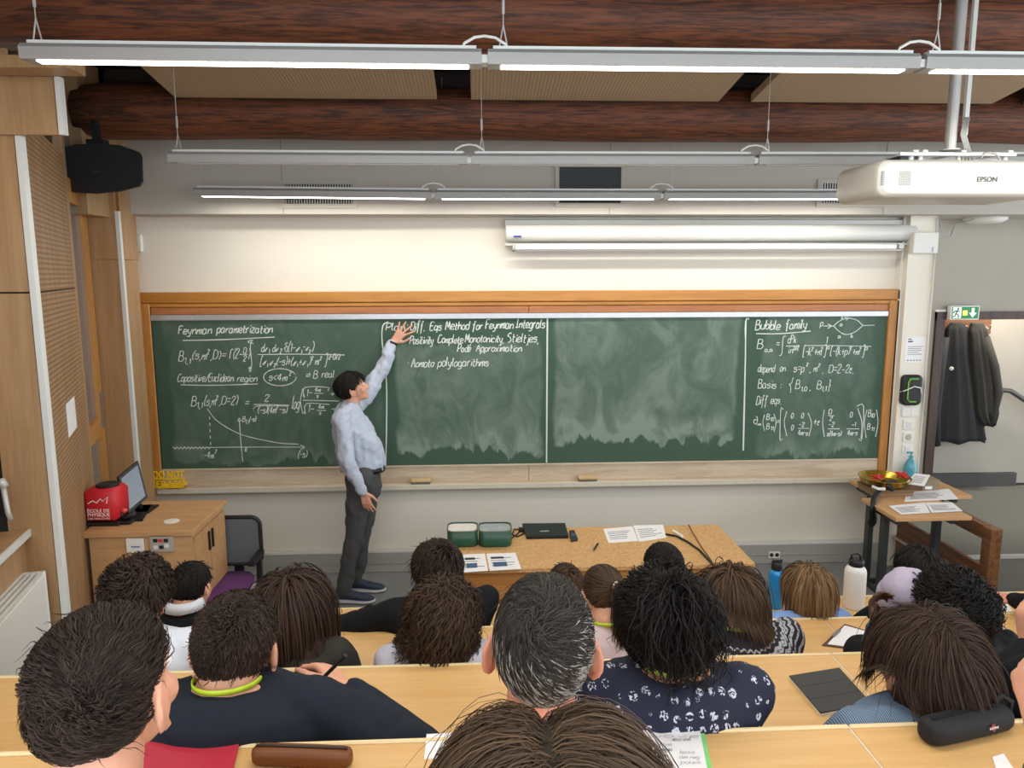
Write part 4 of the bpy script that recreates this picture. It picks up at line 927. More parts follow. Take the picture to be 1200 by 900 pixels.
# ---- skin and hair materials
def skin(name, c):
    if name in MATS: return MATS[name]
    t = NT(name); a = t.noise(t.map(), 9, 4); c = lin(c)
    t.col(t.mix(t.ramp(a, .3, .7), tuple(x*.88 for x in c), (min(1, c[0]*1.12), c[1]*1.04, c[2]*1.02)))
    t.set(Roughness=.48); t.b.inputs['Subsurface Weight'].default_value = .12; t.b.inputs['Subsurface Radius'].default_value = (.012, .005, .003)
    MATS[name] = t.m; return t.m
def hairmat(name, dark, light, rough=.58):
    if name in MATS: return MATS[name]
    t = NT(name); a = t.n('ShaderNodeAttribute'); a.attribute_name = 'tint'
    t.col(t.mix(a.outputs['Fac'], lin(dark), lin(light))); t.set(Roughness=rough); t.b.inputs['Specular IOR Level'].default_value = .2
    MATS[name] = t.m; return t.m
SK_L = skin('skin_light', 'd9a184'); SK_P = skin('skin_pink', 'd8957c'); SK_D = skin('skin_dark', '54392c'); SK_M = skin('skin_tan', 'c08c6c')
CE, RE = V(0, -.012, .026), V(.0755, .0955, .0855)
HEADC = V(0, -.012, .026)
def head_shapes(g, C, R, s, neck_to, ears=True):
    P = lambda *a: C+R@(V(*a)*s)
    def ell(c, r): g.sphere(P(*c), V(*r)*s, 20, 14, R)
    ell((0, -.012, .026), (.073, .093, .083)); ell((0, .028, -.03), (.058, .06, .076)); ell((0, .034, -.072), (.046, .048, .034)); ell((0, .072, -.096), (.022, .017, .017))
    g.cone(P(0, .088, .004), P(0, .108, -.03), .008*s, .0115*s); ell((.012, .097, -.034), (.009, .01, .008)); ell((-.012, .097, -.034), (.009, .01, .008))
    g.cone(P(-.034, .074, .02), P(.034, .074, .02), .011*s, .011*s)
    for q in (-1, 1): ell((q*.038, .058, -.03), (.023, .024, .026))
    g.cone(P(-.018, .083, -.06), P(.018, .083, -.06), .0075*s, .0075*s); g.cone(P(-.014, .083, -.07), P(.014, .083, -.07), .008*s, .008*s)
    if ears:
        for q in (-1, 1):
            e = [(q*(.0745+.013*(.5-.5*math.cos(math.radians(a)))), -.004-.018*(math.cos(math.radians(a))*-1)*-1+(-.006), -.014+.032*math.sin(math.radians(a))) for a in range(-70, 251, 32)]
            e = [(q*(.080+.014*max(0, -(math.cos(math.radians(a))))), -.008+.019*math.cos(math.radians(a)), -.012+.034*math.sin(math.radians(a))) for a in range(-20, 311, 30)]
            for i in range(len(e)-1): g.cone(P(*e[i]), P(*e[i+1]), .0052*s, .0052*s, 8)
            ell((q*.083, -.009, -.012), (.0085, .0175, .031)); ell((q*.080, .002, -.044), (.0065, .009, .012))
    g.cone(P(0, -.022, -.05), neck_to, .054*s, .06*s, 16)
def hand_shapes(g, W, d, n, thumb, s=1.0, curl=(.25, .3, .35, .4), spread=.06, tcurl=.25):
    """W wrist, d towards the fingers, n where the palm faces, thumb the side the thumb leaves"""
    W = np.asarray(W, float); d = nrm(d); t = nrm(np.asarray(thumb)-d*(np.asarray(thumb)@d)); n = nrm(np.asarray(n)-d*(np.asarray(n)@d)-t*(np.asarray(n)@t))
    off = (.028, .009, -.010, -.027); ln = ((.041, .025, .020), (.046, .029, .021), (.042, .027, .020), (.033, .021, .018))
    ends = []
    for k in range(4):
        a = W+(t*off[k]*.55+d*.006)*s; b = W+(t*off[k]+d*(.088, .09, .086, .079)[k])*s
        g.cone(a, b, .0135*s, .0108*s, 10); p = b; q = nrm(d+t*(off[k]/.028)*spread*4); ang = 0
        for j in range(3):
            ang += curl[k]*(1.0, 1.1, .7)[j]; v = q*math.cos(ang)+n*math.sin(ang); e = p+v*ln[k][j]*s
            g.cone(p, e, (.0092, .0082, .0074)[j]*s, (.0083, .0075, .0066)[j]*s, 10); p = e
        ends.append(p)
    a = W+(d*.018+t*.018)*s; v = nrm(d*.62+t*.75+n*tcurl*.5); b = a+v*.045*s; g.cone(a, b, .0155*s, .0115*s, 10)
    v2 = nrm(d*.85+t*.42+n*tcurl); c = b+v2*.033*s; g.cone(b, c, .0108*s, .0095*s, 10); v3 = nrm(d*.95+t*.2+n*tcurl*1.4); e = c+v3*.026*s; g.cone(c, e, .0095*s, .0075*s, 10)
    return ends, e
# ---- hair
def hairline(u, nape, front=.5, side=-.12):
    return u[:, 2] > np.interp(u[:, 1], [-1, -.45, -.15, .2, .6, 1], [nape, nape, side, side+.24, front-.08, front])
def hair(parent, C, R, s, st, seed=0, bodies=()):
    r = np.random.default_rng(seed); D = dict(n=900, seg=7, L=.05, w=.0016, lay=(.01, .07), nape=-.62, front=.5, side=-.12, crown=(.15, -.55, .82), flow=1.0, grav=.25, keep=.55, lift=.35, wave=.25, wfreq=14, curl=0, pitch=.03, elong=1.0, mat=None, fly=.04, grey=0.0, jit=.12, cap=.02, twist=0.0, swell=(0, 0, 0), fall=1.0)
    D.update(st); N = D['n']; S = D['seg']; cE, rE = CE, RE*(1+D['cap'])*(V(1, 1, 1)+V(*D['swell']))
    u = r.normal(size=(N*4, 3)); u /= np.linalg.norm(u, axis=1)[:, None]; u = u[hairline(u, D['nape'], D['front'], D['side'])][:N]; N = len(u)
    p = cE+u*rE*.99; pj = r.normal(size=N)*.045; cj = r.normal(size=(N, 3))*.16
    n0 = u/rE; n0 /= np.linalg.norm(n0, axis=1)[:, None]
    lay = r.uniform(D['lay'][0], D['lay'][1], N)
    crown = nrm(D['crown']); gl = R.T@V(0, 0, -1)
    Wm = r.normal(size=(3, 3))*D['wfreq']; ph = r.uniform(0, 6.28, 3)
    def wav(x): return np.sin(x@Wm+ph)
    L = D['L']*r.uniform(.7, 1.15, N)*s; 
    if D['grey']: pass
    clump = wav(p)
    W2 = r.normal(size=(3, 3))*D.get('lfreq', 5.0); lay = lay*(1+D.get('lump', .45)*np.sin(u@W2+ph).mean(1)*2)
    lay = np.maximum(lay, .003)
    d = n0*D['lift']+r.normal(size=(N, 3))*D['jit']
    d /= np.linalg.norm(d, axis=1)[:, None]+1e-9
    fly = r.random(N) < D['fly']; P = [p.copy()]
    seg = (L/s/S)[:, None]
    for i in range(S):
        q = (p-cE)/rE; el = np.where(q[:, 2] < 0, 1/D['elong'], 1.0); q2 = q.copy(); q2[:, 2] *= el
        nn = q2/rE; nn[:, 2] *= el; nn /= np.linalg.norm(nn, axis=1)[:, None]+1e-9
        uu = q/(np.linalg.norm(q, axis=1)[:, None]+1e-9)
        if D.get('part') is not None:
            side = np.where(u[:, 0] > D['part']+pj, 1.0, -1.0)[:, None]
            T = side*V(1, 0, 0)+V(0, -.25, -.15)
        elif D.get('tail') is not None:
            T = (V(*D['tail'])-p)*9
        else: T = uu-crown-cj
        T = T-nn*(T*nn).sum(1)[:, None]; T /= np.linalg.norm(T, axis=1)[:, None]+1e-9
        if D['twist']: T = T+np.cross(nn, T)*D['twist']
        gg = gl-nn*(nn@gl)[:, None]*.5
        fl = D['flow']*(D['fall']**i)
        t = T*fl+gg*D['grav']*(1+(i/S)*2)+wav(u*.08+p*.5)*D['wave']+r.normal(size=(N, 3))*D['jit']*.6
        t += np.where(fly, D.get('flyup', .35), 0)[:, None]*nn
        t /= np.linalg.norm(t, axis=1)[:, None]+1e-9
        d = d*D['keep']+t*(1-D['keep']); d /= np.linalg.norm(d, axis=1)[:, None]+1e-9
        p = p+d*seg
        q = (p-cE)/rE; q2 = q.copy(); el = np.where(q[:, 2] < 0, 1/D['elong'], 1.0); q2[:, 2] *= el; rad = np.linalg.norm(q2, axis=1)
        mn = 1+lay*min(1, (i+1)/2.5); push = np.where(rad < mn, mn/np.maximum(rad, 1e-3), 1.0)
        q = q*np.stack([push, push, np.where(q[:, 2] < 0, 1+(push-1)/D['elong'], push)], 1); p = cE+q*rE
        mx = D.get('rmax')
        if mx:
            rad = np.linalg.norm((p-cE)/rE, axis=1); k = np.where((rad > 1+mx) & ~fly, (1+mx)/rad, 1.0); p = cE+(p-cE)*k[:, None]
        if bodies:
            pw = C+(p*s)@R.T
            for (bc, br, bR) in bodies:
                z = ((pw-bc)@bR)/br; rr_ = np.linalg.norm(z, axis=1); k = np.where(rr_ < 1+lay*.3, (1+lay*.3)/np.maximum(rr_, 1e-3), 1)
                pw = bc+((z*k[:, None])*br)@bR.T
            p = ((pw-C)@R)/s
        P.append(p.copy())
    P = np.array(P)
    if D['curl']:
        t = np.gradient(P, axis=0); t /= np.linalg.norm(t, axis=2)[..., None]+1e-9
        a = np.cross(t, V(.3, .2, 1)); a /= np.linalg.norm(a, axis=2)[..., None]+1e-9; b = np.cross(t, a)
        cl = (np.sin(u@Wm[:, 0]*.6)*3+np.cos(u@Wm[:, 1]*.5)*3)+r.normal(size=N)*.5
        arc = np.arange(S+1)[:, None]*seg[:, 0][None]
        an = arc*2*PI/D['pitch']+cl[None]; am = D['curl']*np.minimum(1, np.arange(S+1)/2.0)[:, None]*r.uniform(.6, 1.2, N)[None]
        P = P+(a*np.cos(an)[..., None]+b*np.sin(an)[..., None])*am[..., None]
    PW = C+(P*s)@R.T
    t = np.gradient(PW, axis=0); t /= np.linalg.norm(t, axis=2)[..., None]+1e-9
    cw_ = C+R@(cE*s); out = PW-cw_; out[..., 2] *= .4; out /= np.linalg.norm(out, axis=2)[..., None]+1e-9
    sd = np.cross(t, out); sd /= np.linalg.norm(sd, axis=2)[..., None]+1e-9; on = np.cross(sd, t)
    tw = r.uniform(-.7, .7, N)[None, :, None]; sd2 = sd*np.cos(tw)+on*np.sin(tw); on2 = on*np.cos(tw)-sd*np.sin(tw)
    wd = (D['w']*s*np.interp(np.linspace(0, 1, S+1), [0, .15, .7, 1], [.8, 1, .85, .2]))[:, None, None]*r.uniform(.6, 1.3, N)[None, :, None]
    VV = np.stack([PW-sd2*wd, PW+on2*wd*.7, PW+sd2*wd], 2)          # S+1, N, 3, 3
    idx = np.arange((S+1)*N*3).reshape(S+1, N, 3)
    f1_ = np.stack([idx[:-1, :, 0], idx[:-1, :, 1], idx[1:, :, 1], idx[1:, :, 0]], -1).reshape(-1, 4)
    f2_ = np.stack([idx[:-1, :, 1], idx[:-1, :, 2], idx[1:, :, 2], idx[1:, :, 1]], -1).reshape(-1, 4)
    V0 = VV.reshape(-1, 3); F = np.concatenate([f1_, f2_])
    tn = np.clip(.5+.28*clump[:, 0]*.6+r.normal(size=N)*.22, 0, 1)
    if D['grey']:
        gz = np.clip((-u[:, 2]+.45)*1.0+np.abs(u[:, 0])*.35+u[:, 0]*.25, 0, 1)
        tn = np.where(r.random(N) < gz*D['grey'], r.uniform(.7, 1, N), r.uniform(0, .11, N))
    tint = np.broadcast_to(tn[None, :, None], (S+1, N, 3)).reshape(-1)
    # scalp cap under the strands
    ca = []; nu, nv = 30, 22
    for i in range(nv+1):
        for j in range(nu): th = PI*i/nv; pp = 2*PI*j/nu; ca.append((math.sin(th)*math.cos(pp), math.sin(th)*math.sin(pp), math.cos(th)))
    ca = np.array(ca); ok = hairline(ca, D['nape']-.06, D['front']-.03, D['side']-.04); lump = 1+D['lay'][0]*.8+.0
    cv = (C+((cE+ca*rE*lump*np.where(ok, 1, .93)[:, None])*s)@R.T); k0 = len(V0); cf = []
    for i in range(nv):
        for j in range(nu):
            q = [i*nu+j, i*nu+(j+1) % nu, (i+1)*nu+(j+1) % nu, (i+1)*nu+j]
            if any(ok[x] for x in q): cf.append([x+k0 for x in q[::-1]])
    VT = [V0, cv]; FF = [F, np.array(cf)]; TT = [tint, np.full(len(cv), .05)]; kk = k0+len(cv)
    for core in D.get('core', ()):          # solid volumes inside long hair: list of (centre local, radii)
        g = G(); g.sphere(C+R@(V(*core[0])*s), V(*core[1])*s, 16, 12, R); v = np.concatenate(g.v)
        tri = [list(x)+([x[-1]] if len(x) == 3 else []) for x in g.f]
        VT.append(v); FF.append(np.array([x if len(set(x)) == 4 else x for x in tri])+kk); TT.append(np.full(len(v), .15)); kk += len(v)
    AV = np.concatenate(VT); AT = np.concatenate(TT); base = wloc(parent)
    polys = []
    me = bpy.data.meshes.new('hair'); quad = np.concatenate([x for x in FF]); isq = quad[:, 2] != quad[:, 3]
    q4 = quad[isq]; q3 = quad[~isq][:, :3]; loops = np.concatenate([q4.ravel(), q3.ravel()])
    me.vertices.add(len(AV)); me.vertices.foreach_set('co', (AV-base).ravel()); me.loops.add(len(loops)); me.loops.foreach_set('vertex_index', loops.astype(np.int32))
    ls = np.concatenate([np.arange(len(q4))*4, len(q4)*4+np.arange(len(q3))*3]).astype(np.int32); lt = np.concatenate([np.full(len(q4), 4), np.full(len(q3), 3)]).astype(np.int32)
    me.polygons.add(len(ls)); me.polygons.foreach_set('loop_start', ls); me.polygons.foreach_set('loop_total', lt)
    me.update(calc_edges=True)
    me.polygons.foreach_set('use_smooth', np.ones(len(ls), bool))
    at = me.attributes.new('tint', 'FLOAT', 'POINT'); at.data.foreach_set('value', AT.astype(np.float32))
    me.materials.append(D['mat']); o = bpy.data.objects.new('hair', me); COL.objects.link(o); o.parent = parent; me.update(); return o
# ---- arms: two bone reach
def reach(S, Hd, l1, l2, hint):
    d = Hd-S; L = np.linalg.norm(d); L2 = min(L, (l1+l2)*.995); u = d/L
    a = (l1*l1-l2*l2+L2*L2)/(2*L2); h = math.sqrt(max(l1*l1-a*a, 0)); hn = nrm(np.asarray(hint)-u*(np.asarray(hint)@u))
    return S+u*a+hn*h, S+u*L2
def eyes(par, C, R, s):
    for q in (-1, 1):
        c = C+R@(V(q*.031, .079, .004)*s)
        o = G().sphere(c, .0115*s, 10, 8).mk('eye', plain('eye_white', 'e8e4de', .2), par, True); G().sphere(c+R@(V(0, .0075, 0)*s), .0058*s, 8, 6).mk('iris', plain('iris_brown', '2b1a10', .2), o, True)
MID = {'C': None}
def person(label, row, hx, hy, depth, s=1.0, yaw=0, hyaw=None, pitch=12, roll=0, skin=SK_L, shirt=None, hs=None, vox=.011, hands=(None, None), trous=None, seed=0, lanyard=False, sw=1.0, collar=None, group=None, hipx=None, lean=0.0, ears=True, handw=None, nd=0.0, hint2=None, sleeve='long', bulk=1.0, hood=None, hscurl=.35, cap_=None, hintz=-1.0, shoulder_drop=0.0):
    C = pd(hx, hy, depth); C = C-rotm(hyaw if hyaw is not None else yaw, pitch, roll)@(CE*s)
    R = rotm(hyaw if hyaw is not None else yaw, pitch, roll); Rb = rotm(yaw); f = Rb@V(0, 1, 0); r_ = Rb@V(1, 0, 0)
    fz = TRZ[row]; yd = ROWY[row]; hipy = yd-.61
    root = thing('person', label, 'person', (C[0] if hipx is None else hipx, hipy, fz), group)
    N = C+R@(V(0, -.045, -.07)*s)+V(0, 0, -.008*s-nd)-f*.012
    Hp = V(C[0] if hipx is None else hipx, hipy, fz+.45+.10)
    tall = N[2]-Hp[2]
    mid = (N+Hp)/2-f*(.015+lean)
    def sp(t): return Hp*(1-t)**2+mid*2*t*(1-t)+N*t*t
    ax = nrm(N-mid)
    prof = [(0, .165, .115), (.2, .155, .11), (.45, .155, .11), (.68, .178, .118), (.84, .185, .112), (.92, .165, .1), (.965, .115, .082), (1.0, .066, .062)]
    def torso(g, k, top=1.0):
        rings = []
        for t, a, b in prof:
            if t > top: continue
            c = sp(t); rings.append([c+r_*math.cos(q)*(a*s*sw*bulk+k)*1.0+f*math.sin(q)*(b*s*bulk+k) for q in np.linspace(0, 2*PI, 24, endpoint=False)])
        g.loft(rings)
    sh = sp(.885)+V(0, 0, -shoulder_drop); SL_, SR_ = sh-r_*.165*s*sw, sh+r_*.165*s*sw
    bd = GP(); torso(bd, -.008); arms = []
    for q, (S_, hd) in enumerate(zip((SL_, SR_), hands)):
        sg_ = -1 if q == 0 else 1
        if handw is not None and handw[q] is not None: W = np.asarray(handw[q][0], float)
        elif hd is None: W = V(root.location[0], hipy, fz)+r_*sg_*.10+f*.22+V(0, 0, .60)
        else: W = V(root.location[0]+hd[0], yd-.42+hd[1], ROWZ[row]+.04+hd[2])
        hint = r_*sg_*.55+V(0, 0, hintz)-f*.25
        if hint2 is not None and hint2[q] is not None: hint = V(*hint2[q])
        E_, W = reach(S_, W, .29*s, .255*s, hint)
        if handw is not None and handw[q] is not None and len(handw[q]) > 5: E_ = np.asarray(handw[q][5], float); W = np.asarray(handw[q][0], float)
        arms.append((S_, E_, W))
        bd.limb([S_, E_, W], [.045*s, .036*s, .024*s])
        if handw is not None and handw[q] is not None and len(handw[q]) > 1: dd, nn_, tt, cu = handw[q][1:5]
        else: dd = nrm(W-E_)*.5+f*.6+V(0, 0, -.12); nn_ = V(0, 0, -1); tt = -r_*sg_; cu = (hscurl,)*4
        hand_shapes(bd, W, dd, nn_, tt, s*.97, cu)
    head_shapes(bd, C, R, s, N, ears)
    knees = []
    for q in (-1, 1):
        h0 = Hp+r_*q*.085*s; kn = V(h0[0]+r_[0]*q*.04, hipy+.40*s, fz+.50); an = V(kn[0], kn[1]+.02, fz+.09); knees.append((h0, kn, an))
        bd.limb([h0, kn, an], [.07*s, .05*s, .035*s]); 
    blob('body', bd, vox, skin, root, 2 if vox < .008 else 1)
    g = GP(); torso(g, .012, 1.0)
    g.cone(SL_+(sh-SL_)*.15, SR_+(sh-SR_)*.15, .058*s*bulk, .058*s*bulk, 16)
    for S_, E_, W in arms:
        if sleeve == 'long': g.limb([S_, E_, W-(W-E_)*.08], [.062*s*bulk, .05*s*bulk, .037*s])
        else: g.limb([S_, S_+(E_-S_)*.75], [.062*s*bulk, .052*s*bulk])
    blob('shirt' if hood is None else 'hooded_top', g, max(vox*1.15, .009), shirt, root, 4, origin=N, noise=.006, nscale=13)
    g = GP()
    g.cone(Hp+V(0, 0, .02), Hp+V(0, 0, -.01), .14*s, .13*s, 16)
    for h0, kn, an in knees: g.limb([h0, kn, an], [.085*s, .062*s, .048*s])
    blob('trousers', g, .018, trous or TR_D, root, 2, noise=.003)
    for h0, kn, an in knees: G().sphere(V(an[0], an[1]+.05, fz+.042), (.045, .125, .042), 12, 8).mk('shoe', SHOE_B, root, True)
    eyes(root, C, R, s)
    bodies = [(sp(.66), V(.18*s*sw, .118*s*bulk, .24*s), Rb)]
    if hs is not None: hair(root, C, R, s, hs, seed+11, bodies if hs.get('L', 0) > .14 else ())
    if lanyard:
        c = N+V(0, 0, .012*s); pts = []
        for i in range(29):
            a = 2*PI*i/28; fy = math.sin(a); pts.append(c+r_*math.cos(a)*.068*s+f*(fy*.068*s)+V(0, 0, -.05*max(0, fy)+.008*(1-fy)-.012))
        g = G(); g.loft([[p_+(p_-c)*V(.04, .04, 0)+V(0, 0, .006), p_+(p_-c)*V(.04, .04, 0)-V(0, 0, .006), p_-V(0, 0, .006), p_+V(0, 0, .006)] for p_ in pts], cap=False); g.mk('lanyard', M_LAN, root, True)
    if collar is not None:
        g = G(); c = N+V(0, 0, .02*s); R0 = []
        for k_, (rr, hh2) in enumerate(((.066, .03), (.078, .034), (.088, -.01), (.076, -.012))):
            R0.append([c+r_*math.cos(a)*rr*s+f*math.sin(a)*rr*s*.95+V(0, 0, hh2-.03*max(0, math.sin(a))) for a in np.linspace(0, 2*PI, 26, endpoint=False)])
        R0.append(R0[0]); g.loft(R0, cap=False).mk('collar', collar, root, True)
    return root, C, R, N, arms
M_LAN = plain('lanyard_lime', 'b8cf2e', .5); SHOE_B = plain('shoe_black', '1d1d20', .5); TR_D = plain('trousers_dark', '22242b', .85, bump=.2)
def cloth(name, c, **k): return plain(name, c, .85, var=.1, scale=60, bump=.15, spec=.2, **k)
SH_NAVY = cloth('sweater_navy', '20252f'); SH_BLK = cloth('cloth_black', '15161a'); SH_WHT = cloth('cloth_white', 'd9dde6'); SH_LGR = cloth('cloth_lilac_grey', 'b9b7c2'); SH_CHAR = cloth('jacket_charcoal', '35322e'); SH_BLU = cloth('cloth_light_blue', '7f9ed2')
SH_DEN = cloth('denim_knit', '5e7388'); SH_BUR = cloth('cloth_burgundy', '7a2531'); SH_LEC = cloth('shirt_pale_blue', 'b4bccb'); TR_G = cloth('trousers_grey', '4b4b4c')
def denim_rib():
    t = NT('ribbed_knit'); x = t.xyz(); sn_ = t.ramp(t.math('SINE', t.math('MULTIPLY', t.math('ADD', x[0], t.math('MULTIPLY', x[2], .25)), 1300)), -.6, .8)
    t.col(t.mix(sn_, lin('43566b'), lin('7d93aa'))); t.set(Roughness=.9); return t.m
SH_RIB = denim_rib()
def floral():
    t = NT('floral_print'); v = t.n('ShaderNodeTexVoronoi', feature='F1'); v.inputs['Scale'].default_value = 36; v.inputs['Randomness'].default_value = .35
    t.l(t.map((1, .7, 1)), v.inputs['Vector']); n = t.noise(t.map((1, 1, .6)), 120, 1, 1.5)
    d = t.math('SUBTRACT', 1, t.ramp(v.outputs['Distance'], .33, .37)); f = t.math('MULTIPLY', d, t.ramp(n, .50, .52))
    t.col(t.mix(f, lin('1a1f35'), lin('c4c8d4'))); t.set(Roughness=.85); return t.m
SH_FLO = floral()
def fairisle():
    t = NT('fair_isle'); x = t.xyz(); r2 = t.math('SQRT', t.math('ADD', t.math('ADD', t.math('MULTIPLY', x[0], x[0]), t.math('MULTIPLY', x[1], x[1])), t.math('MULTIPLY', t.math('MULTIPLY', x[2], x[2]), 1.4)))
    an = t.math('ARCTAN2', x[1], x[0]); zg = t.math('MULTIPLY', t.math('PINGPONG', an, .09), .09)
    rr = t.math('ADD', r2, zg); f = None
    for c, w_ in ((.135, .0035), (.160, .006), (.172, .004), (.190, .006), (.212, .0035), (.235, .005), (.262, .004), (.29, .004)):
        b = t.math('LESS_THAN', t.math('ABSOLUTE', t.math('SUBTRACT', rr, c)), w_); f = b if f is None else t.math('MAXIMUM', f, b)
    br = t.ramp(t.noise(t.map(), 130, 2), .3, .5)
    t.col(t.mix(t.math('MULTIPLY', f, br), lin('2a2129'), lin('a9adb0'))); t.set(Roughness=.95); return t.m
SH_FAI = fairisle()
def striped():
    t = NT('white_pink_stripe'); x = t.xyz(); b = t.math('LESS_THAN', t.math('ABSOLUTE', t.math('ADD', x[2], .10)), .006); b2 = t.math('GREATER_THAN', x[2], -.095)
    t.col(t.mix(b, t.mix(b2, lin('d6d8dc'), lin('c9b3b4')), lin('6d2d52'))); t.set(Roughness=.9); return t.m
SH_STR = striped()
H_DKB = hairmat('hair_dark_brown', '130d09', '43332a'); H_BLK = hairmat('hair_black', '070606', '211c1a'); H_BRN = hairmat('hair_brown', '1f1510', '57412f'); H_LBR = hairmat('hair_mid_brown', '1f160f', '5c4735')
H_BLD = hairmat('hair_blond_brown', '4a3420', '9a7a55'); H_GRY = hairmat('hair_salt_pepper', '1c1511', 'aaa59c'); H_LONG = hairmat('hair_long_brown', '170f0b', '453228')
# ---------- nearest row (row 0)
V_N = .0062
person('young man with thick dark brown hair, back of head, in front of the red folder', 0, 121, 796, 1.04, 1.0, 4, 12, -2, 0, SK_L, SH_CHAR, dict(n=9000, seg=8, L=.05, w=.0009, lay=(.02, .13), rmax=.16, crown=(.25, -.55, .8), lump=.8, wave=1.5, wfreq=11, lift=.6, grav=.3, keep=.5, twist=.1, curl=.003, pitch=.05, mat=H_DKB, nape=-.9, side=-.1, fly=.01, swell=(.02, .03, .02)), V_N, seed=1, nd=.06)
person('woman with centre-parted brown hair and burgundy sleeves, seen from above at the bottom', 0, 640, 958, .77, 1.0, 0, 0, 20, 0, SK_L, SH_BUR, dict(n=9500, seg=12, L=.28, w=.0008, lay=(.03, .14), part=.02, flow=1.0, fall=.72, grav=.6, wave=.16, wfreq=10, lift=.3, keep=.5, elong=2.5, mat=H_LBR, nape=-.6, side=-.3, fly=.004, swell=(.1, .03, .02), core=[((0, -.03, -.08), (.08, .07, .11))]), .008, seed=2, hipx=.04, nd=-.05, sw=1.3)
We = pd(1226, 868, .98)
person('person at right edge whose bare forearm with beaded bracelet rises beside the black pencil case', 0, 1420, 790, .98, 1.0, -8, -10, 10, 0, SK_L, SH_BLK, dict(n=900, seg=7, L=.06, w=.002, mat=H_DKB, lay=(.03, .12)), .0075, seed=3, handw=((We, V(-.12, .25, .9), V(.8, .3, 0), V(.1, -.9, .1), (.85, .9, .95, 1.0), We+V(.05, -.05, -.25)), None), sleeve='short')
# ---------- second row (row 1)
r1 = person('man in navy sweater with short dark curly hair, writing on his tablet', 1, 275, 748, 1.68, 1.04, 0, 2, 6, 0, SK_L, SH_NAVY, dict(n=4600, seg=7, L=.04, w=.0013, lay=(.01, .08), rmax=.1, curl=.005, pitch=.03, wave=.5, wfreq=30, lift=.7, jit=.4, mat=H_DKB, nape=-.85, side=-.12, swell=(0, .02, .04)), .0075, seed=4, sw=1.12, bulk=1.12, lanyard=True, hipx=-.60, nd=-.03,
    handw=(None, (pd(404, 808, 1.74), V(-.55, .65, .2), V(-.35, .1, -.9), V(-.7, -.3, .5), (.65, .8, .9, 1.0))), hint2=(None, V(.9, -.2, -.55)))
person('grey-haired man with large ears in the middle of the second row', 1, 637, 747, 1.50, 1.27, 0, 4, -10, 3, SK_P, SH_CHAR, dict(n=9500, seg=7, L=.036, w=.0008, lay=(.01, .06), rmax=.075, crown=(-.25, -.62, .74), wave=.25, wfreq=14, lift=.35, grav=.2, twist=.8, keep=.4, mat=H_GRY, grey=.5, nape=-.86, side=-.0, fly=.01, swell=(-.02, 0, .09)), V_N, seed=5, hipx=.06, nd=.12, bulk=.85, sw=.7)
r2 = person('woman with tied-up bushy black hair and navy floral print shirt', 1, 783, 718, 1.70, 1.0, 4, 0, 4, 0, SK_M, SH_FLO, dict(n=5600, seg=12, L=.105, w=.0012, lay=(.04, .3), rmax=.42, crown=(0, -.35, .92), wave=.5, wfreq=18, lift=.6, grav=.7, curl=.007, pitch=.045, elong=1.7, jit=.25, mat=H_BLK, nape=-.7, side=-.4, fly=.03, swell=(.1, .08, .03), core=[((0, -.045, -.06), (.078, .07, .1))]), .0085, seed=6, sw=1.1, lanyard=True, bulk=1.08, hipx=.36)
person('woman with shoulder-length brown hair and blue ribbed knit top beside the grey tablet', 1, 1084, 763, 1.70, 1.0, -8, -12, 6, 4, SK_L, SH_RIB, dict(n=7500, seg=12, L=.185, w=.0011, lay=(.02, .12), part=.02, crown=(0, -.1, 1), flow=.8, fall=.5, grav=.75, wave=.35, wfreq=14, lift=.3, elong=2.2, mat=H_LONG, nape=-.7, side=-.4, fly=.008, swell=(.03, .05, .02), core=[((0, -.035, -.085), (.08, .08, .115))]), .008, seed=7, hipx=.84, sw=1.05)
person('person in black sweater at the right edge propping chin on a hand', 1, 1280, 690, 1.7, 1.02, -15, -18, 8, 0, SK_L, SH_BLK, dict(n=900, seg=7, L=.05, w=.002, mat=H_DKB, lay=(.03, .12)), .0085, seed=8, bulk=1.12, handw=((pd(1208, 760, 1.74), V(-.12, .1, 1), V(.9, .2, 0), V(.1, -.9, .2), (.7, .8, .9, .9), pd(1168, 822, 1.70)), None), hipx=1.38, hint2=(V(-.5, .1, -1), None))
# ---------- third row (row 2)
person('person with curly dark hair and white shirt below the lectern', 2, 160, 693, 2.5, 1.06, 0, 6, 10, 0, SK_L, SH_WHT, dict(n=2600, seg=8, L=.055, w=.0024, lay=(.03, .22), rmax=.26, curl=.010, pitch=.045, wave=.8, wfreq=26, lift=.9, jit=.5, mat=H_DKB, nape=-.7, side=-.3, swell=(.06, .05, .06)), .0105, seed=9, hipx=-1.10, sw=1.1)
person('woman with long straight dark brown hair over a charcoal jacket', 2, 339, 706, 2.5, 1.0, 6, 4, 4, 2, SK_L, SH_CHAR, dict(n=3000, seg=13, L=.34, w=.0024, lay=(.02, .09), crown=(0, -.1, 1), fall=.7, grav=1.0, wave=.1, wfreq=8, lift=.2, elong=2.6, mat=H_LONG, nape=-.7, side=-.4, fly=.002, swell=(.0, .03, .0), core=[((0, -.035, -.09), (.066, .062, .14))]), .0105, seed=10, hipx=-.66, sw=1.1)
person('woman with long curly brown hair and light lilac top', 2, 520, 712, 2.5, 1.0, -3, -4, 4, 0, SK_L, SH_LGR, dict(n=3000, seg=15, L=.28, w=.0023, lay=(.02, .14), crown=(0, -.1, 1), fall=.55, grav=.9, wave=.25, wfreq=14, lift=.3, curl=.010, pitch=.06, elong=2.4, mat=H_BRN, nape=-.7, side=-.4, fly=.006, swell=(.1, .08, .02), core=[((0, -.04, -.1), (.078, .065, .14))]), .0105, seed=12, hipx=-.2)
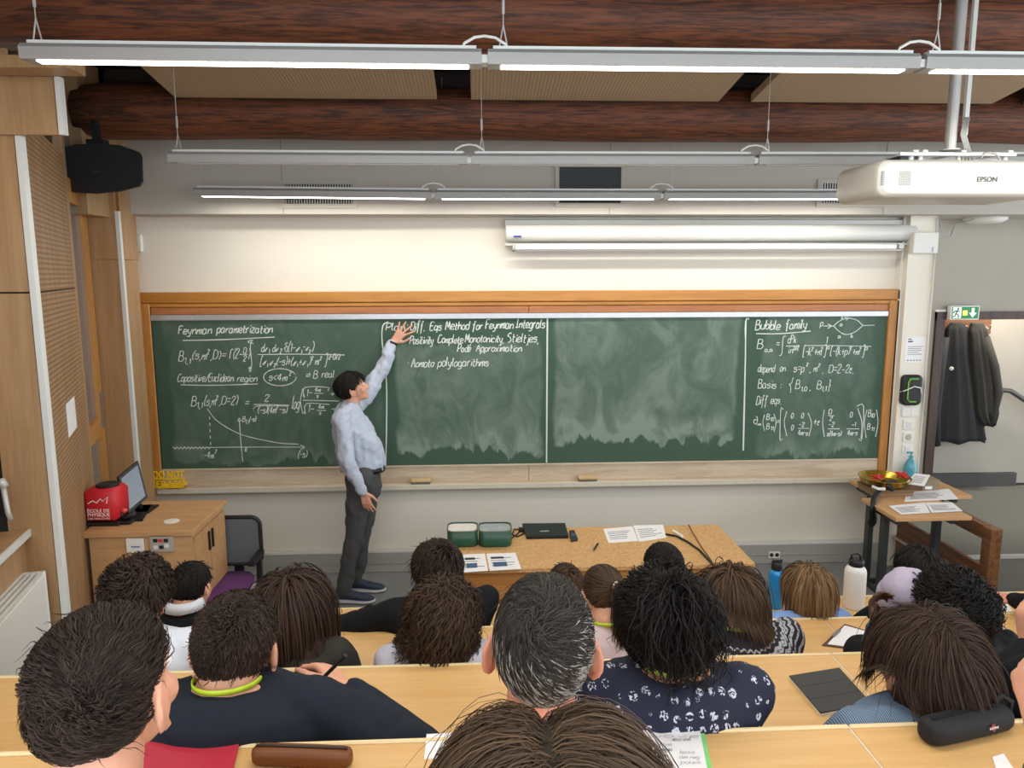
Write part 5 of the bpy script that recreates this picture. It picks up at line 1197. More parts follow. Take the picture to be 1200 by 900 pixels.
person('woman with dark brown ponytail held by a pale hair tie, in a white top', 2, 707, 690, 2.62, .94, -5, -6, 14, 0, SK_L, SH_STR, dict(n=1700, seg=8, L=.10, w=.0022, lay=(.01, .04), tail=(.02, -.11, .045), grav=.02, wave=.08, lift=.1, keep=.2, mat=H_BRN, nape=-.7, side=-.25, rmax=.05, fly=0, lump=.1), .0105, seed=13, lanyard=True, hipx=.26)
person('woman in a dark fair-isle sweater with brown hair hanging to the left', 2, 855, 695, 2.68, .98, -6, -8, 12, 0, SK_L, SH_FAI, dict(n=2200, seg=11, L=.22, w=.0024, lay=(.01, .07), crown=(0, -.2, 1), fall=.7, grav=.9, wave=.12, wfreq=8, lift=.2, elong=2.2, mat=H_BRN, nape=-.55, side=-.3, fly=.003, core=[((-.01, -.02, -.07), (.062, .058, .09))]), .010, seed=14, sw=1.2, bulk=1.12, lanyard=True, hipx=.78)
rl = person('person in a lilac knit hat holding a pen over the clipboard', 2, 1062, 706, 2.62, 1.0, -5, -8, 14, 0, SK_D, SH_BLK, dict(n=300, seg=4, L=.02, w=.002, mat=H_BLK, lay=(0, .02), nape=-.5), .0105, seed=15, hipx=1.22, handw=((pd(1026, 735, 2.50), V(-.1, .25, 1), V(.8, .4, 0), V(-.5, -.8, 0), (.6, .8, .9, 1.0)), None), hint2=(V(-.2, -.2, -1), None))
person('person with bushy black curls to the right of the lilac hat', 2, 1120, 708, 2.45, 1.0, -10, -14, 10, 0, SK_M, SH_BLK, dict(n=3200, seg=10, L=.10, w=.0024, lay=(.04, .3), rmax=.38, curl=.010, pitch=.035, wave=.6, wfreq=22, lift=.9, jit=.45, grav=.4, mat=H_BLK, nape=-.75, side=-.4, swell=(.08, .08, .04), core=[((0, -.04, -.05), (.08, .075, .1))]), .0105, seed=16, hipx=1.62)
# ---------- front row (row 3)
person('person with smooth black hair, black jumper and white collar near the purple chair', 3, 223, 682, 3.28, 1.0, 6, 10, 8, 0, SK_L, SH_BLK, dict(n=1400, seg=6, L=.04, w=.0028, lay=(.0, .04), rmax=.05, lift=.2, mat=H_BLK, nape=-.85, side=-.15), .012, seed=17, collar=SH_WHT, hipx=-1.33)
person('person with tousled dark hair in black jacket leaning left on front desk', 3, 513, 664, 3.25, 1.06, -16, -22, 12, -6, SK_L, SH_BLK, dict(n=2200, seg=8, L=.07, w=.0026, lay=(.04, .22), rmax=.3, wave=.8, wfreq=20, lift=.8, jit=.4, mat=H_DKB, nape=-.8, side=-.4, swell=(.08, .06, .04), fly=.06), .012, seed=18, hipx=-.30, bulk=1.15, sw=1.1, handw=((pd(458, 722, 3.3), V(-.9, .3, 0), V(0, 0, -1), V(.3, .9, 0), (.9, .9, .9, .9)), None), hint2=(V(-.6, -.6, .1), None))
person('person with short dark brown hair, small above the grey-haired man', 3, 663, 684, 3.45, 1.0, 0, 0, 10, 0, SK_L, SH_CHAR, dict(n=1200, seg=6, L=.04, w=.0028, lay=(.01, .07), rmax=.09, wave=.5, lift=.6, mat=H_BRN, nape=-.75), .012, seed=19, hipx=.14)
person('person with cropped black hair in front of the papers on the table', 3, 778, 662, 3.3, 1.12, 0, -4, 4, 0, SK_M, SH_NAVY, dict(n=2400, seg=4, L=.012, w=.0028, lay=(.0, .015), rmax=.02, lift=.2, jit=.3, mat=H_BLK, nape=-.8), .012, seed=20, hipx=.62)
person('person with straight dark blond bob and light blue top between the two bottles', 3, 948, 685, 3.32, .99, -4, -6, 4, 0, SK_L, SH_BLU, dict(n=2400, seg=9, L=.135, w=.0026, lay=(.01, .06), crown=(0, -.1, 1), fall=.45, lump=.1, grav=1.6, wave=.05, lift=.15, elong=2.4, mat=H_BLD, nape=-.6, side=-.4, fly=0, swell=(.04, .04, .02), core=[((0, -.015, -.055), (.074, .074, .085))]), .012, seed=21, hipx=1.18)
person('person with smooth dark hair in front of the balustrade', 3, 1076, 664, 3.28, 1.02, -12, -16, 14, 0, SK_M, SH_BLK, dict(n=1500, seg=7, L=.06, w=.0028, lay=(.01, .06), rmax=.08, lift=.2, mat=H_BLK, nape=-.8, side=-.35), .012, seed=22, hipx=1.66)
person('person in black at right edge writing on front desk', 3, 1290, 655, 3.3, 1.0, -25, -25, 16, 0, SK_P, SH_BLK, dict(n=700, seg=6, L=.05, w=.0032, mat=H_DKB, lay=(.02, .1)), .010, seed=23, hipx=2.36, handw=((pd(1186, 702, 3.3), V(-.9, .25, -.12), V(0, -.3, -1), V(-.2, .8, .1), (.35, .5, .55, .6)), None), hint2=(V(-.3, -.6, .2), None))
# hair ties and tails, hat, pens
def tailhair(parent, C, R, s, pts, n, w, rad, mat, seed=0, curl=0.0):
    """a bunch of strands along a poly-line of local points"""
    r = np.random.default_rng(seed); P = np.array([C+R@(V(*p)*s) for p in pts]); S = 12
    tt = np.linspace(0, len(P)-1, S+1); base = np.stack([np.interp(tt, range(len(P)), P[:, k]) for k in range(3)], 1)
    off = r.normal(size=(n, 3))*rad; prof = np.interp(np.linspace(0, 1, S+1), [0, .1, .5, 1], [.25, .6, 1, .8])
    PW = base[:, None, :]+off[None]*prof[:, None, None]+np.sin(np.linspace(0, 9, S+1)[:, None, None]+r.uniform(0, 6, (1, n, 3)))*(.003+curl)
    t = np.gradient(PW, axis=0); t /= np.linalg.norm(t, axis=2)[..., None]+1e-9; on = np.cross(t, r.normal(size=(1, n, 3))); on /= np.linalg.norm(on, axis=2)[..., None]+1e-9; sd = np.cross(t, on)
    wd = (w*np.interp(np.linspace(0, 1, S+1), [0, .8, 1], [1, .8, .2]))[:, None, None]
    VV = np.stack([PW-sd*wd, PW+on*wd*.7, PW+sd*wd], 2).reshape(-1, 3); idx = np.arange((S+1)*n*3).reshape(S+1, n, 3)
    F = np.concatenate([np.stack([idx[:-1, :, a], idx[:-1, :, a+1], idx[1:, :, a+1], idx[1:, :, a]], -1).reshape(-1, 4) for a in (0, 1)])
    o = mk('ponytail', VV, F.tolist(), mat, parent, True); at = o.data.attributes.new('tint', 'FLOAT', 'POINT'); tn = np.broadcast_to(r.uniform(.1, .9, n)[None, :, None], (S+1, n, 3)).reshape(-1); at.data.foreach_set('value', tn.astype(np.float32)); return o
def find(lbl): return [o for o in bpy.data.objects if o.get('label', '').startswith(lbl)][0]
def ring(parent, C, R, s, loc, nrm_, rad, tube_, mat, name='hair_tie'):
    c = C+R@(V(*loc)*s); n_ = nrm(R@V(*nrm_)); a = nrm(np.cross(n_, V(.3, .1, 1))); b = np.cross(n_, a); g = G()
    for i in range(12):
        q0, q1 = 2*PI*i/12, 2*PI*(i+1)/12; g.tube([c+(a*math.cos(q0)+b*math.sin(q0))*rad, c+(a*math.cos(q1)+b*math.sin(q1))*rad], tube_, 6, False)
    return g.mk(name, mat, parent, True)
pt = find('woman with dark brown ponytail'); C = pd(707, 690, 2.62)-rotm(-6, 14)@(CE*.94); R = rotm(-6, 14)
tailhair(pt, C, R, .96, [(.02, -.10, .05), (.03, -.135, .04), (.035, -.15, -.02), (.03, -.14, -.09), (.02, -.13, -.15)], 420, .0028, .014, H_BRN, 3)
ring(pt, C, R, .96, (.025, -.118, .048), (.2, -1, 0), .016, .005, plain('hair_tie_cream', 'd8cbb5', .6))
ft = find('woman with tied-up'); C = pd(783, 718, 1.70)-rotm(0, 4)@(CE*1.0); R = rotm(0, 4)
tailhair(ft, C, R, .98, [(0, -.09, .09), (0, -.125, .085), (0, -.145, .045), (0, -.15, 0), (.01, -.14, -.035)], 900, .0013, .038, H_BLK, 4, .006)
ring(ft, C, R, .98, (0, -.108, .092), (0, -1, .2), .018, .006, plain('hair_tie_purple', '4d3f8f', .6))
lh = find('person in a lilac knit hat'); C = pd(1062, 706, 2.62)-rotm(-8, 14)@CE; R = rotm(-8, 14); Rl = rotm(-8, -8, 28)
g = GP(); g.sphere(C+R@V(0, -.015, .045), (.092, .112, .085), 20, 14, R); g.sphere(C+R@V(-.012, -.045, .075), (.085, .09, .08), 20, 14, R)
blob('knit_hat', g, .009, cloth('knit_lilac', 'b3a9bd'), lh, 3, noise=.002, nscale=40)
# ---------- lecturer
YLc = 5.55
def Lp(x, y, Y=YLc): return onY(x, y, Y)
s = 1.03; lec = thing('person', 'lecturer in pale blue shirt raising one hand to the blackboard', 'person', V(Lp(414, 600)[0], YLc, 0))
Rh = rotm(78, -16, 2); Ch = Lp(410, 451, YLc+.02)-Rh@(CE*s); Nk = Ch+Rh@V(0, -.04, -.12)*1.0+V(0, 0, -.045)
fb = rotm(80)@V(0, 1, 0); rb = rotm(80)@V(1, 0, 0)          # body faces the right; rb points to the camera side
Hc = Lp(426, 562, YLc); Cc = Lp(417, 505, YLc); Sc = Lp(409, 487, YLc)
Sn = Lp(401, 491, YLc-.18); Sf = Lp(420, 474, YLc+.17)
En = Lp(406, 541, YLc-.30); Wn = Lp(426, 577, YLc-.27)
Wf = Lp(461, 401, BW-.13); Ef, _ = reach(Sf, Wf, .30, .27, V(.4, 0, -1))
bdg = GP(); bdg.limb([Hc, Cc, Sc, Nk], [.10, .10, .09, .055]); bdg.limb([Sn, En, Wn], [.045, .036, .025]); bdg.limb([Sf, Ef, Wf], [.045, .036, .025])
hand_shapes(bdg, Wn, V(.25, .0, -1), V(0, .6, 0)+V(-.3, 0, 0), V(.9, -.1, .1), 1.0, (.25, .3, .35, .4), .05)
hand_shapes(bdg, Wf, V(.62, .12, .72), V(0, 1, 0), V(.7, 0, -.6), 1.08, (-.02, -.02, 0, .02), .13, .0)
head_shapes(bdg, Ch, Rh, s, Nk)
Fk = []
for hx_, kx, ky, ax_, ay, Yf in ((424, 415, 628, 402, 687, YLc-.10), (428, 424, 626, 416, 676, YLc+.10)):
    h0 = Lp(hx_, 565, Yf); kn = Lp(kx, ky, Yf); an = Lp(ax_, ay, Yf); an[2] = .09; Fk.append((h0, kn, an)); bdg.limb([h0, kn, an], [.075, .052, .036])
blob('body', bdg, .0062, SK_L, lec, 1)
g = GP(); rings = []
for (x, y, dx, k) in ((425, 552, 25, .15), (424, 540, 27, .155), (420, 522, 26.5, .16), (414, 505, 24, .175), (409, 490, 20, .185), (408, 480, 16, .14), (410, 470, 10, .075)):
    c = Lp(x, y); hx2 = dx/870*5.68; rings.append([c+V(math.cos(a)*hx2, math.sin(a)*k*.95, 0) for a in np.linspace(0, 2*PI, 22, endpoint=False)])
g.loft(rings[::-1]); g.limb([Sn, En, Wn+(En-Wn)*.05], [.068, .055, .04]); g.limb([Sf, Ef, Wf+(Ef-Wf)*.08], [.073, .06, .044]); g.cone(Sn, Sf, .06, .06)
blob('shirt', g, .0085, SH_LEC, lec, 2, noise=.010, nscale=17)
g = GP()
for i in range(16):
    q0, q1 = 2*PI*i/16, 2*PI*(i+1)/16; c = Nk+V(0, 0, .015)
    g.cone(c+V(math.cos(q0)*.066, math.sin(q0)*.064, .012-.02*math.cos(q0)), c+V(math.cos(q1)*.066, math.sin(q1)*.064, .012-.02*math.cos(q1)), .012, .012, 8)
g.mk('collar', SH_LEC, lec, True)
g = GP(); c0_ = Lp(426, 556); g.cone(c0_, c0_+V(0, 0, -.08), .135, .14, 16)
for h0, kn, an in Fk: g.limb([h0+V(0, 0, .02), kn, an+V(0, 0, .01)], [.107, .078, .062])
blob('trousers', g, .010, TR_G, lec, 2, noise=.011, nscale=16)
cb = Lp(427, 548.5); G().loft([[cb+V(math.cos(a)*.158, math.sin(a)*.143, z_) for a in np.linspace(0, 2*PI, 24, endpoint=False)] for z_ in (-.02, .02)]).mk('belt', M_BLACK, lec, True)
M_SHOE = plain('shoe_navy', '2b3547', .7, var=.3, scale=60); M_SOLE = plain('shoe_sole', 'b9bcc0', .6)
for h0, kn, an in Fk:
    c = V(an[0]+.075, an[1], 0); dirx = nrm(V(1, -.08, 0)); pr = V(-dirx[1], dirx[0], 0)
    def sec(t, wv, z0, z1): return [c+dirx*(t)+pr*wv*math.cos(a)+V(0, 0, (z0+z1)/2+(z1-z0)/2*math.sin(a)) for a in np.linspace(0, 2*PI, 14, endpoint=False)]
    so_ = G().loft([sec(-.15, .025, .004, .03), sec(-.13, .038, 0, .034), sec(0, .043, 0, .03), sec(.1, .05, 0, .028), sec(.155, .035, .006, .032), sec(.17, .012, .012, .03)]).mk('sole', M_SOLE, lec, True)
    G().loft([sec(-.145, .02, .03, .07), sec(-.13, .034, .026, .11), sec(-.07, .037, .025, .125), sec(-.02, .038, .025, .1), sec(.06, .044, .022, .075), sec(.13, .036, .02, .06), sec(.16, .014, .022, .045)]).mk('shoe', M_SHOE, lec, True)
hair(lec, Ch, Rh, s, dict(n=3000, seg=9, L=.075, w=.0028, lay=(.02, .14), rmax=.2, lump=.4, crown=(0, .3, 1), wave=.3, wfreq=12, lift=.5, grav=.5, mat=H_BLK, nape=-.85, side=-.28, front=.62, swell=(.0, .05, .03)), 40)
eyes(lec, Ch, Rh, s)
wv2 = nrm(Wf-Ef); ww = Wf-wv2*.012
def bangle(c, ax_, r_, tb, mat, name, par, h=.009):
    a = nrm(np.cross(ax_, V(.2, .9, .1))); b = np.cross(ax_, a)
    G().loft([[c+ax_*hh3+(a*math.cos(q)+b*math.sin(q))*(r_+e) for q in np.linspace(0, 2*PI, 20, endpoint=False)] for hh3, e in ((-h, 0), (-h, tb), (h, tb), (h, 0))]).mk(name, mat, par, True)
bangle(ww, wv2, .029, .006, M_BLACK, 'wristband', lec)
# beaded bracelet and watch on the right-edge forearm
re_ = find('person at right edge whose bare'); wq = We+V(.012, -.01, -.055); axq = nrm(V(.05, -.05, -.25)); qa = nrm(np.cross(axq, V(0, 1, .2))); qb = np.cross(axq, qa)
for i in range(20):
    a_ = 2*PI*i/20; G().sphere(wq+(qa*math.cos(a_)+qb*math.sin(a_))*.033, .0055, 8, 6).mk('bracelet_bead', M_BLACK if i % 4 else M_LGREY, re_, True)
bangle(wq-axq*.016, axq, .0315, .003, M_DGREY, 'bracelet_cord', re_, .002)
# ---------- pens held
def pen(label, a, b, mat, r=.0045, cat='pen'):
    t = thing('pen', label, cat, a); d = nrm(b-a); L = np.linalg.norm(b-a)
    G().tube([a, a+d*.012], [.001, r], 8).mk('tip', M_GREYM, t); G().tube([a+d*.012, b-d*.02], r, 8).mk('barrel', mat, t); G().tube([b-d*.02, b], r*1.12, 8).mk('cap', mat, t); return t
pen('black stylus pen in the hand of the man in the navy sweater', pd(373, 800, 1.74), pd(405, 768, 1.70), M_BLACK)
pen('blue pen held over the clipboard', pd(1010, 752, 2.50), pd(1020, 728, 2.47), plain('pen_blue', '3b5f86', .4))
# ================================================================ FURNITURE AND OBJECTS AT THE FRONT
# lectern
A0, A1 = onZ(96, 624, 1.0), onZ(226, 622, 1.0); B1 = onZ(247, 586, 1.0); B0 = onZ(160, 587, 1.0)
ux = nrm(A1-A0); 
lc = thing('lectern', 'light wood lectern cabinet with wall plates, left of the board', 'lectern', V((A0[0]+A1[0])/2, A1[1]+.3, 0))
lw = A1[0]-A0[0]; ly0 = A1[1]; ly1 = B1[1]
G().box((A0[0], ly0, .965), (A1[0], ly1, 1.0), bev=.003).mk('top', M_LECT, lc)
G().box((A0[0]+.03, ly0+.02, .0), (A1[0]-.02, ly0+.04, .964)).mk('front_panel', M_LECT, lc)
G().box((A1[0]-.04, ly0+.042, .0), (A1[0]-.02, ly1-.02, .964)).mk('side_panel', M_LECT, lc); G().box((A0[0]+.03, ly0+.042, .0), (A0[0]+.05, ly1-.02, .964)).mk('side_panel', M_LECT, lc)
G().box((A1[0]-.0195, ly0+.30, .02), (A1[0]-.012, ly1-.03, .94)).mk('door', M_LECT, lc)
G().box((A1[0]-.0195, ly0+.05, .02), (A1[0]-.012, ly0+.295, .94)).mk('door', M_LECT, lc)
for yy in (ly0+.27, ly0+.33): G().box((A1[0]-.012, yy-.01, .78), (A1[0]-.002, yy+.01, .9)).mk('handle', M_BLACK, lc)
def plate_on(px0, py0, px1, py1, name, lbl, mat):
    a = onY(px0, py1, ly0+.018); b = onY(px1, py0, ly0+.018); t = thing(name, lbl, 'wall plate', ((a[0]+b[0])/2, ly0+.018, a[2]))
    G().box((a[0], ly0, a[2]), (b[0], ly0+.019, b[2]), bev=.003).mk('plate', mat, t); return t, a, b
t, a, b = plate_on(150, 630, 169, 647, 'control_box', 'plain white control box on lectern front', M_WHITE); G().box((a[0]+.03, ly0-.002, a[2]+.035), (b[0]-.02, ly0, a[2]+.042)).mk('blue_mark', plain('mark_blue', '5a78b8', .5), t)
t, a, b = plate_on(178, 626, 203, 646, 'socket_panel', 'grey socket panel with red button on lectern front', M_LGREY)
w_, h_ = b[0]-a[0], b[2]-a[2]
for i, (fx, fz, mt) in enumerate(((.25, .7, M_BLACK), (.48, .7, plain('button_red', 'd8413c', .4)), (.72, .7, M_BLACK), (.25, .3, M_WHITE), (.5, .3, M_BLACK), (.72, .38, M_WHITE))):
    G().box((a[0]+w_*fx-.012, ly0-.004, a[2]+h_*fz-.01), (a[0]+w_*fx+.012, ly0, a[2]+h_*fz+.01)).mk('port', mt, t)
zT = 1.0
# red cube loudspeaker with summer-school lettering
ca = onZ(99, 617, zT); cb2 = onZ(137, 617, zT); cw2 = cb2[0]-ca[0]; cy0 = ca[1]+.0
if cy0 < ly0+.01: cy0 = ly0+.01
cu_ = thing('red_cube', 'red cube with white mountain emblem and lettering on the lectern', 'cube', (ca[0]+cw2/2, cy0+cw2/2, zT))
M_RED = plain('cube_red', 'c41f2a', .5, var=.05)
G().box((ca[0]-.005, cy0-.006, zT), (ca[0]+cw2+.012, cy0+cw2, zT+.022), bev=.006).mk('base', M_BLACK, cu_)
G().box((ca[0], cy0, zT+.023), (ca[0]+cw2, cy0+cw2*.95, zT+.023+cw2*1.02), bev=.022).mk('body', M_RED, cu_, True)
zt3 = zT+.023+cw2*1.02
G().lathe((ca[0]+cw2/2+.01, cy0+cw2/2, zt3-.002), [(.01, .0), (cw2*.33, 0), (cw2*.33, .014), (cw2*.27, .02), (.01, .02)], 22).mk('dial', M_BLACK, cu_)
text('lettering', 'ÉCOLE DE', M_WHITE, cu_, (ca[0]+cw2*.13, cy0-.0005, zT+.02+cw2*.34), (1, 0, 0), (0, 0, 1), .021, .001, .012, cw2*.66)
text('lettering', 'PHYSIQUE', M_WHITE, cu_, (ca[0]+cw2*.13, cy0-.0005, zT+.02+cw2*.21), (1, 0, 0), (0, 0, 1), .021, .001, .012, cw2*.66)
text('lettering', 'DES HOUCHES', M_WHITE, cu_, (ca[0]+cw2*.13, cy0-.0005, zT+.02+cw2*.11), (1, 0, 0), (0, 0, 1), .012, .001, .005, cw2*.66)
g = G(); bx_, bz_ = ca[0]+cw2*.16, zT+.02+cw2*.62
g.tube([(bx_+u_*cw2*.62, cy0-.001, bz_+v_*cw2*.2) for u_, v_ in ((0, 0), (.25, .45), (.42, .1), (.62, .75), (.72, .35), (.98, 1.0), (.9, .0))], .0032, 5).mk('mountain_emblem', M_WHITE, cu_)
# monitor seen side-on
Ym = (ly0+ly1)/2+.0
def L3(x, y, Y): return onY(x, y, Y)
m0 = [L3(139, 559, Ym-.02), L3(162, 540, Ym+.10), L3(173, 583, Ym+.07)]
_n = np.cross(m0[1]-m0[0], m0[2]-m0[0]); _d = ray(151, 602); m0.append(np.array([0, 0, H])+_d*(((m0[0]-V(0, 0, H))@_n)/(_d@_n)))
mo = thing('monitor', 'black tilted touch monitor standing on the lectern', 'monitor', (m0[3][0], Ym, zT))
nm = nrm(np.cross(m0[1]-m0[0], m0[3]-m0[0])); nm = nm if nm[1] > 0 else -nm
cc_ = np.mean(m0, 0)
G().prism(m0, nm*.03).mk('bezel', M_BLACK, mo); G().prism([cc_+(p-cc_)*.84-nm*.001 for p in m0], nm*.002).mk('screen', plain('screen_dark', '4a525a', .15, spec=.9), mo)
G().box((m0[0][0]-.01, Ym+.04, zT), (m0[0][0]+.14, Ym+.19, zT+.012)).tube([(m0[0][0]+.05, Ym+.12, zT+.01), cc_+nm*.03], .02, 8).mk('stand', M_BLACK, mo)
q = [onZ(163, 594, zT), onZ(178, 593, zT), onZ(167, 611, zT), onZ(152, 611, zT)]
kb = thing('control_pad', 'thin black control pad lying beside the monitor', 'control pad', q[0]); G().prism([p+V(0, 0, .0) for p in q[::-1]], (0, 0, .012)).mk('case', M_BLACK, kb)
c = onZ(147, 614, zT); ms = thing('microphone_set', 'black handset with red tip beside the red cube', 'handset', c)
G().box(c+V(-.05, -.02, 0), c+V(.04, .05, .02), bev=.006).mk('base', M_BLACK, ms); G().tube([c+V(-.03, .02, .02), c+V(.05, .03, .06)], .018, 8).mk('handle', M_BLACK, ms, True); G().tube([c+V(-.03, .03, .08), c+V(0, .03, .07)], .015, 8).mk('red_tip', plain('tip_red', 'd8504a', .4), ms, True)
G().tube([c+V(-.03, .02, .02), c+V(-.025, .03, .075)], .012, 8).mk('neck', M_BLACK, ms, True)
c = onZ(201, 611, zT); t = thing('white_disc', 'flat white disc lying on the lectern top', 'disc', c); G().lathe(c, [(.01, 0), (.045, 0), (.045, .004), (.01, .005)], 24).mk('disc', M_WHITE, t)
# office chair
cy = 4.92; a = onY(248, 620, cy); b = onY(305, 620, cy); zb0 = onY(276, 661, cy)[2]; zb1_ = onY(276, 606, cy)[2]
oc = thing('office_chair', 'office chair with grey mesh back and purple seat beside the lectern', 'chair', ((a[0]+b[0])/2, cy-.2, 0)); cx_ = (a[0]+b[0])/2; wv_ = (b[0]-a[0])
fr2 = rrect(cx_, (zb0+zb1_)/2, wv_, zb1_-zb0, .06, cy, 6)
g = G(); g.tube(fr2+[fr2[0], fr2[1]], .014, 8, False); g.mk('back_frame', M_BLACK, oc, True)
G().loft([[V(p[0], cy-.004, p[2]) for p in fr2], [V(p[0], cy+.004, p[2]) for p in fr2]]).mk('back_mesh', plain('mesh_grey', '5f6468', .8, var=.3, scale=300), oc)
G().box((cx_-.03, cy+.012, .45), (cx_+.03, cy+.04, zb0+.1)).mk('back_bar', M_BLACK, oc)
seat = lambda k, z: [V(cx_+(wv_/2-.01)*k*math.copysign(abs(math.cos(q))**.6, math.cos(q)), cy-.27+.24*k*math.copysign(abs(math.sin(q))**.6, math.sin(q)), z) for q in np.linspace(0, 2*PI, 28, endpoint=False)]
M_PUR = plain('seat_purple', '5b2a63', .9, var=.1)
G().loft([seat(.9, .44), seat(1, .455), seat(1, .49), seat(.94, .51)]).mk('seat', M_PUR, oc, True); G().loft([seat(1.02, .43), seat(1.04, .44), seat(1.04, .462), seat(1.0, .468)]).mk('seat_shell', M_LGREY, oc, True)
for q in (-1, 1): G().box((cx_+q*(wv_/2+.005)-.02, cy-.25, .62), (cx_+q*(wv_/2+.005)+.02, cy-.02, .65)).box((cx_+q*(wv_/2+.005)-.015, cy-.1, .44), (cx_+q*(wv_/2+.005)+.015, cy-.06, .62)).mk('armrest', M_BLACK, oc)
G().tube([(cx_, cy-.27, .08), (cx_, cy-.27, .43)], .028, 10).mk('gas_column', M_BLACK, oc)
for i in range(5):
    q = 2*PI*i/5+.3; e = V(cx_+.27*math.cos(q), cy-.27+.27*math.sin(q), .07); G().tube([(cx_, cy-.27, .1), e], [.025, .015], 8).mk('leg', M_BLACK, oc); G().lathe(e+V(0, -.012, -.035), [(.005, 0), (.033, 0), (.033, .024), (.005, .024)], 12, 'y').mk('caster', M_BLACK, oc)
# long table
zt = .75; tA, tB = onZ(885, 660, zt), onZ(846, 614.5, zt); ty0, ty1 = tA[1], tB[1]; tx1 = tA[0]; tx0 = onZ(535, 617, zt)[0]
tb = thing('demonstration_table', 'long particle-board table in front of the blackboard', 'table', ((tx0+tx1)/2, (ty0+ty1)/2, 0))
G().box((tx0, ty0, zt-.03), (tx1, ty1, zt), bev=.003).mk('table_top', M_PLY, tb)
G().box((tx0+.02, ty0+.03, zt-.15), (tx1-.02, ty0+.06, zt-.031)).mk('apron', M_OAKD, tb); G().box((tx0+.01, ty0+.012, zt-.20), (tx1-.01, ty0+.029, zt-.155)).mk('apron_rail', M_OAKD, tb)
G().box((tx0+.03, ty0+.035, .08), (tx1-.03, ty0+.055, zt-.2)).mk('front_panel', M_OAKD, tb)
for x in (tx0+.03, tx1-.08):
    for y in (ty0+.07, ty1-.08): G().box((x, y, 0), (x+.05, y+.05, zt-.031)).mk('leg', M_OAKD, tb)
G().box((tx1-.05, ty0+.13, zt-.15), (tx1-.03, ty1-.09, zt-.031)).mk('side_apron', M_OAKD, tb)
M_TIN = plain('tin_green', '1d4d38', .4, var=.08); M_TINR = plain('tin_rim', '6d7f74', .35, .5)
for i, (pa_, pb_, lbl, inn) in enumerate(((524, 560, 'green open tin lined with white, left of the pair on the table', plain('lining_white', 'd8d6cc', .8, var=.15, scale=25, bump=.4)), (561, 600, 'green open tin with crumpled foil inside, right of the pair on the table', plain('lining_foil', 'c9cdd0', .35, .5, var=.3, scale=25, bump=1.0)))):
    a = onZ(pa_, 642, zt); b = onZ(pb_, 641, zt); w_ = b[0]-a[0]; d_ = .18; hh5 = .105; c = V((a[0]+b[0])/2, a[1]+d_/2, zt)
    t = thing('green_tin', lbl, 'tin', c)
    def rz_(k, z, w_=w_, d_=d_, c=c): return [V(c[0]+(x_)*k, c[1]+(z_)*k, z) for x_, _, z_ in [(p[0], 0, p[2]) for p in rrect(0, 0, w_, d_, .045, 0, 5)]]
    G().loft([rz_(.96, zt), rz_(1, zt+.01), rz_(1, zt+hh5), rz_(.965, zt+hh5), rz_(.95, zt+.02)]).mk('body', M_TIN, t, True); G().loft([rz_(1.0, zt+hh5-.006), rz_(1.02, zt+hh5-.003), rz_(1.02, zt+hh5+.004), rz_(.95, zt+hh5+.004)], cap=False).mk('rim', M_TINR, t)
    G().loft([rz_(.955, zt+hh5-.03), rz_(.955, zt+hh5-.004)]).mk('lining', inn, t)
# laptop, charger, remote, pens, papers, chalk, cables
def flat(name, lbl, cat, pts, z, th, mat, part='sheet'):
    q = [onZ(x, y, z) for x, y in pts]; c = np.mean(q, 0); t = thing(name, lbl, cat, V(c[0], c[1], z)); G().prism(q[::-1] if np.cross(q[1]-q[0], q[2]-q[0])[2] < 0 else q, (0, 0, th)).mk(part, mat, t); return t, q
t, q = flat('laptop', 'closed black laptop lying on the long table', 'laptop', [(612, 617), (662, 616.5), (666, 631), (617, 632)], zt, .016, M_BLACK, 'base')
G().prism([p+V(0, 0, .017) for p in q[::-1]], (0, 0, .006)).mk('lid', plain('laptop_lid', '202327', .35), t)
c = onZ(638, 622.5, zt+.024); G().box(c-V(.03, .008, 0), c+V(.03, .008, .001)).mk('lid_logo', M_LGREY, t)
c = onZ(604, 625, zt); t = thing('laptop_cable', 'black laptop power cable coiled beside the green tin', 'cable', c); G().tube([onZ(x, y, zt+.006) for x, y in ((614, 625), (606, 629), (600, 626), (603, 620), (610, 621), (606, 626), (600, 630))], .005, 6).mk('cord', M_BLACK, t, True)
G().box(onZ(608, 624, zt+.001), onZ(613, 621, zt+.001)+V(0, 0, .02)).mk('plug', M_BLACK, t)
t, q = flat('remote_control', 'small dark remote control beside the laptop', 'remote', [(667, 624.5), (673, 624), (677, 634), (669, 635.5)], zt, .018, M_DGREY, 'case')
cq = np.mean(q, 0); G().box(cq+V(-.012, -.03, .018), cq+V(.012, .02, .0205)).mk('buttons', plain('buttons_blue', '46566b', .4), t)
a, b = onZ(695, 646, zt+.006), onZ(700, 638, zt+.006); pen('short black marker lying on the table near the papers', a, b+(b-a)*.1, M_BLACK, .006, 'marker')
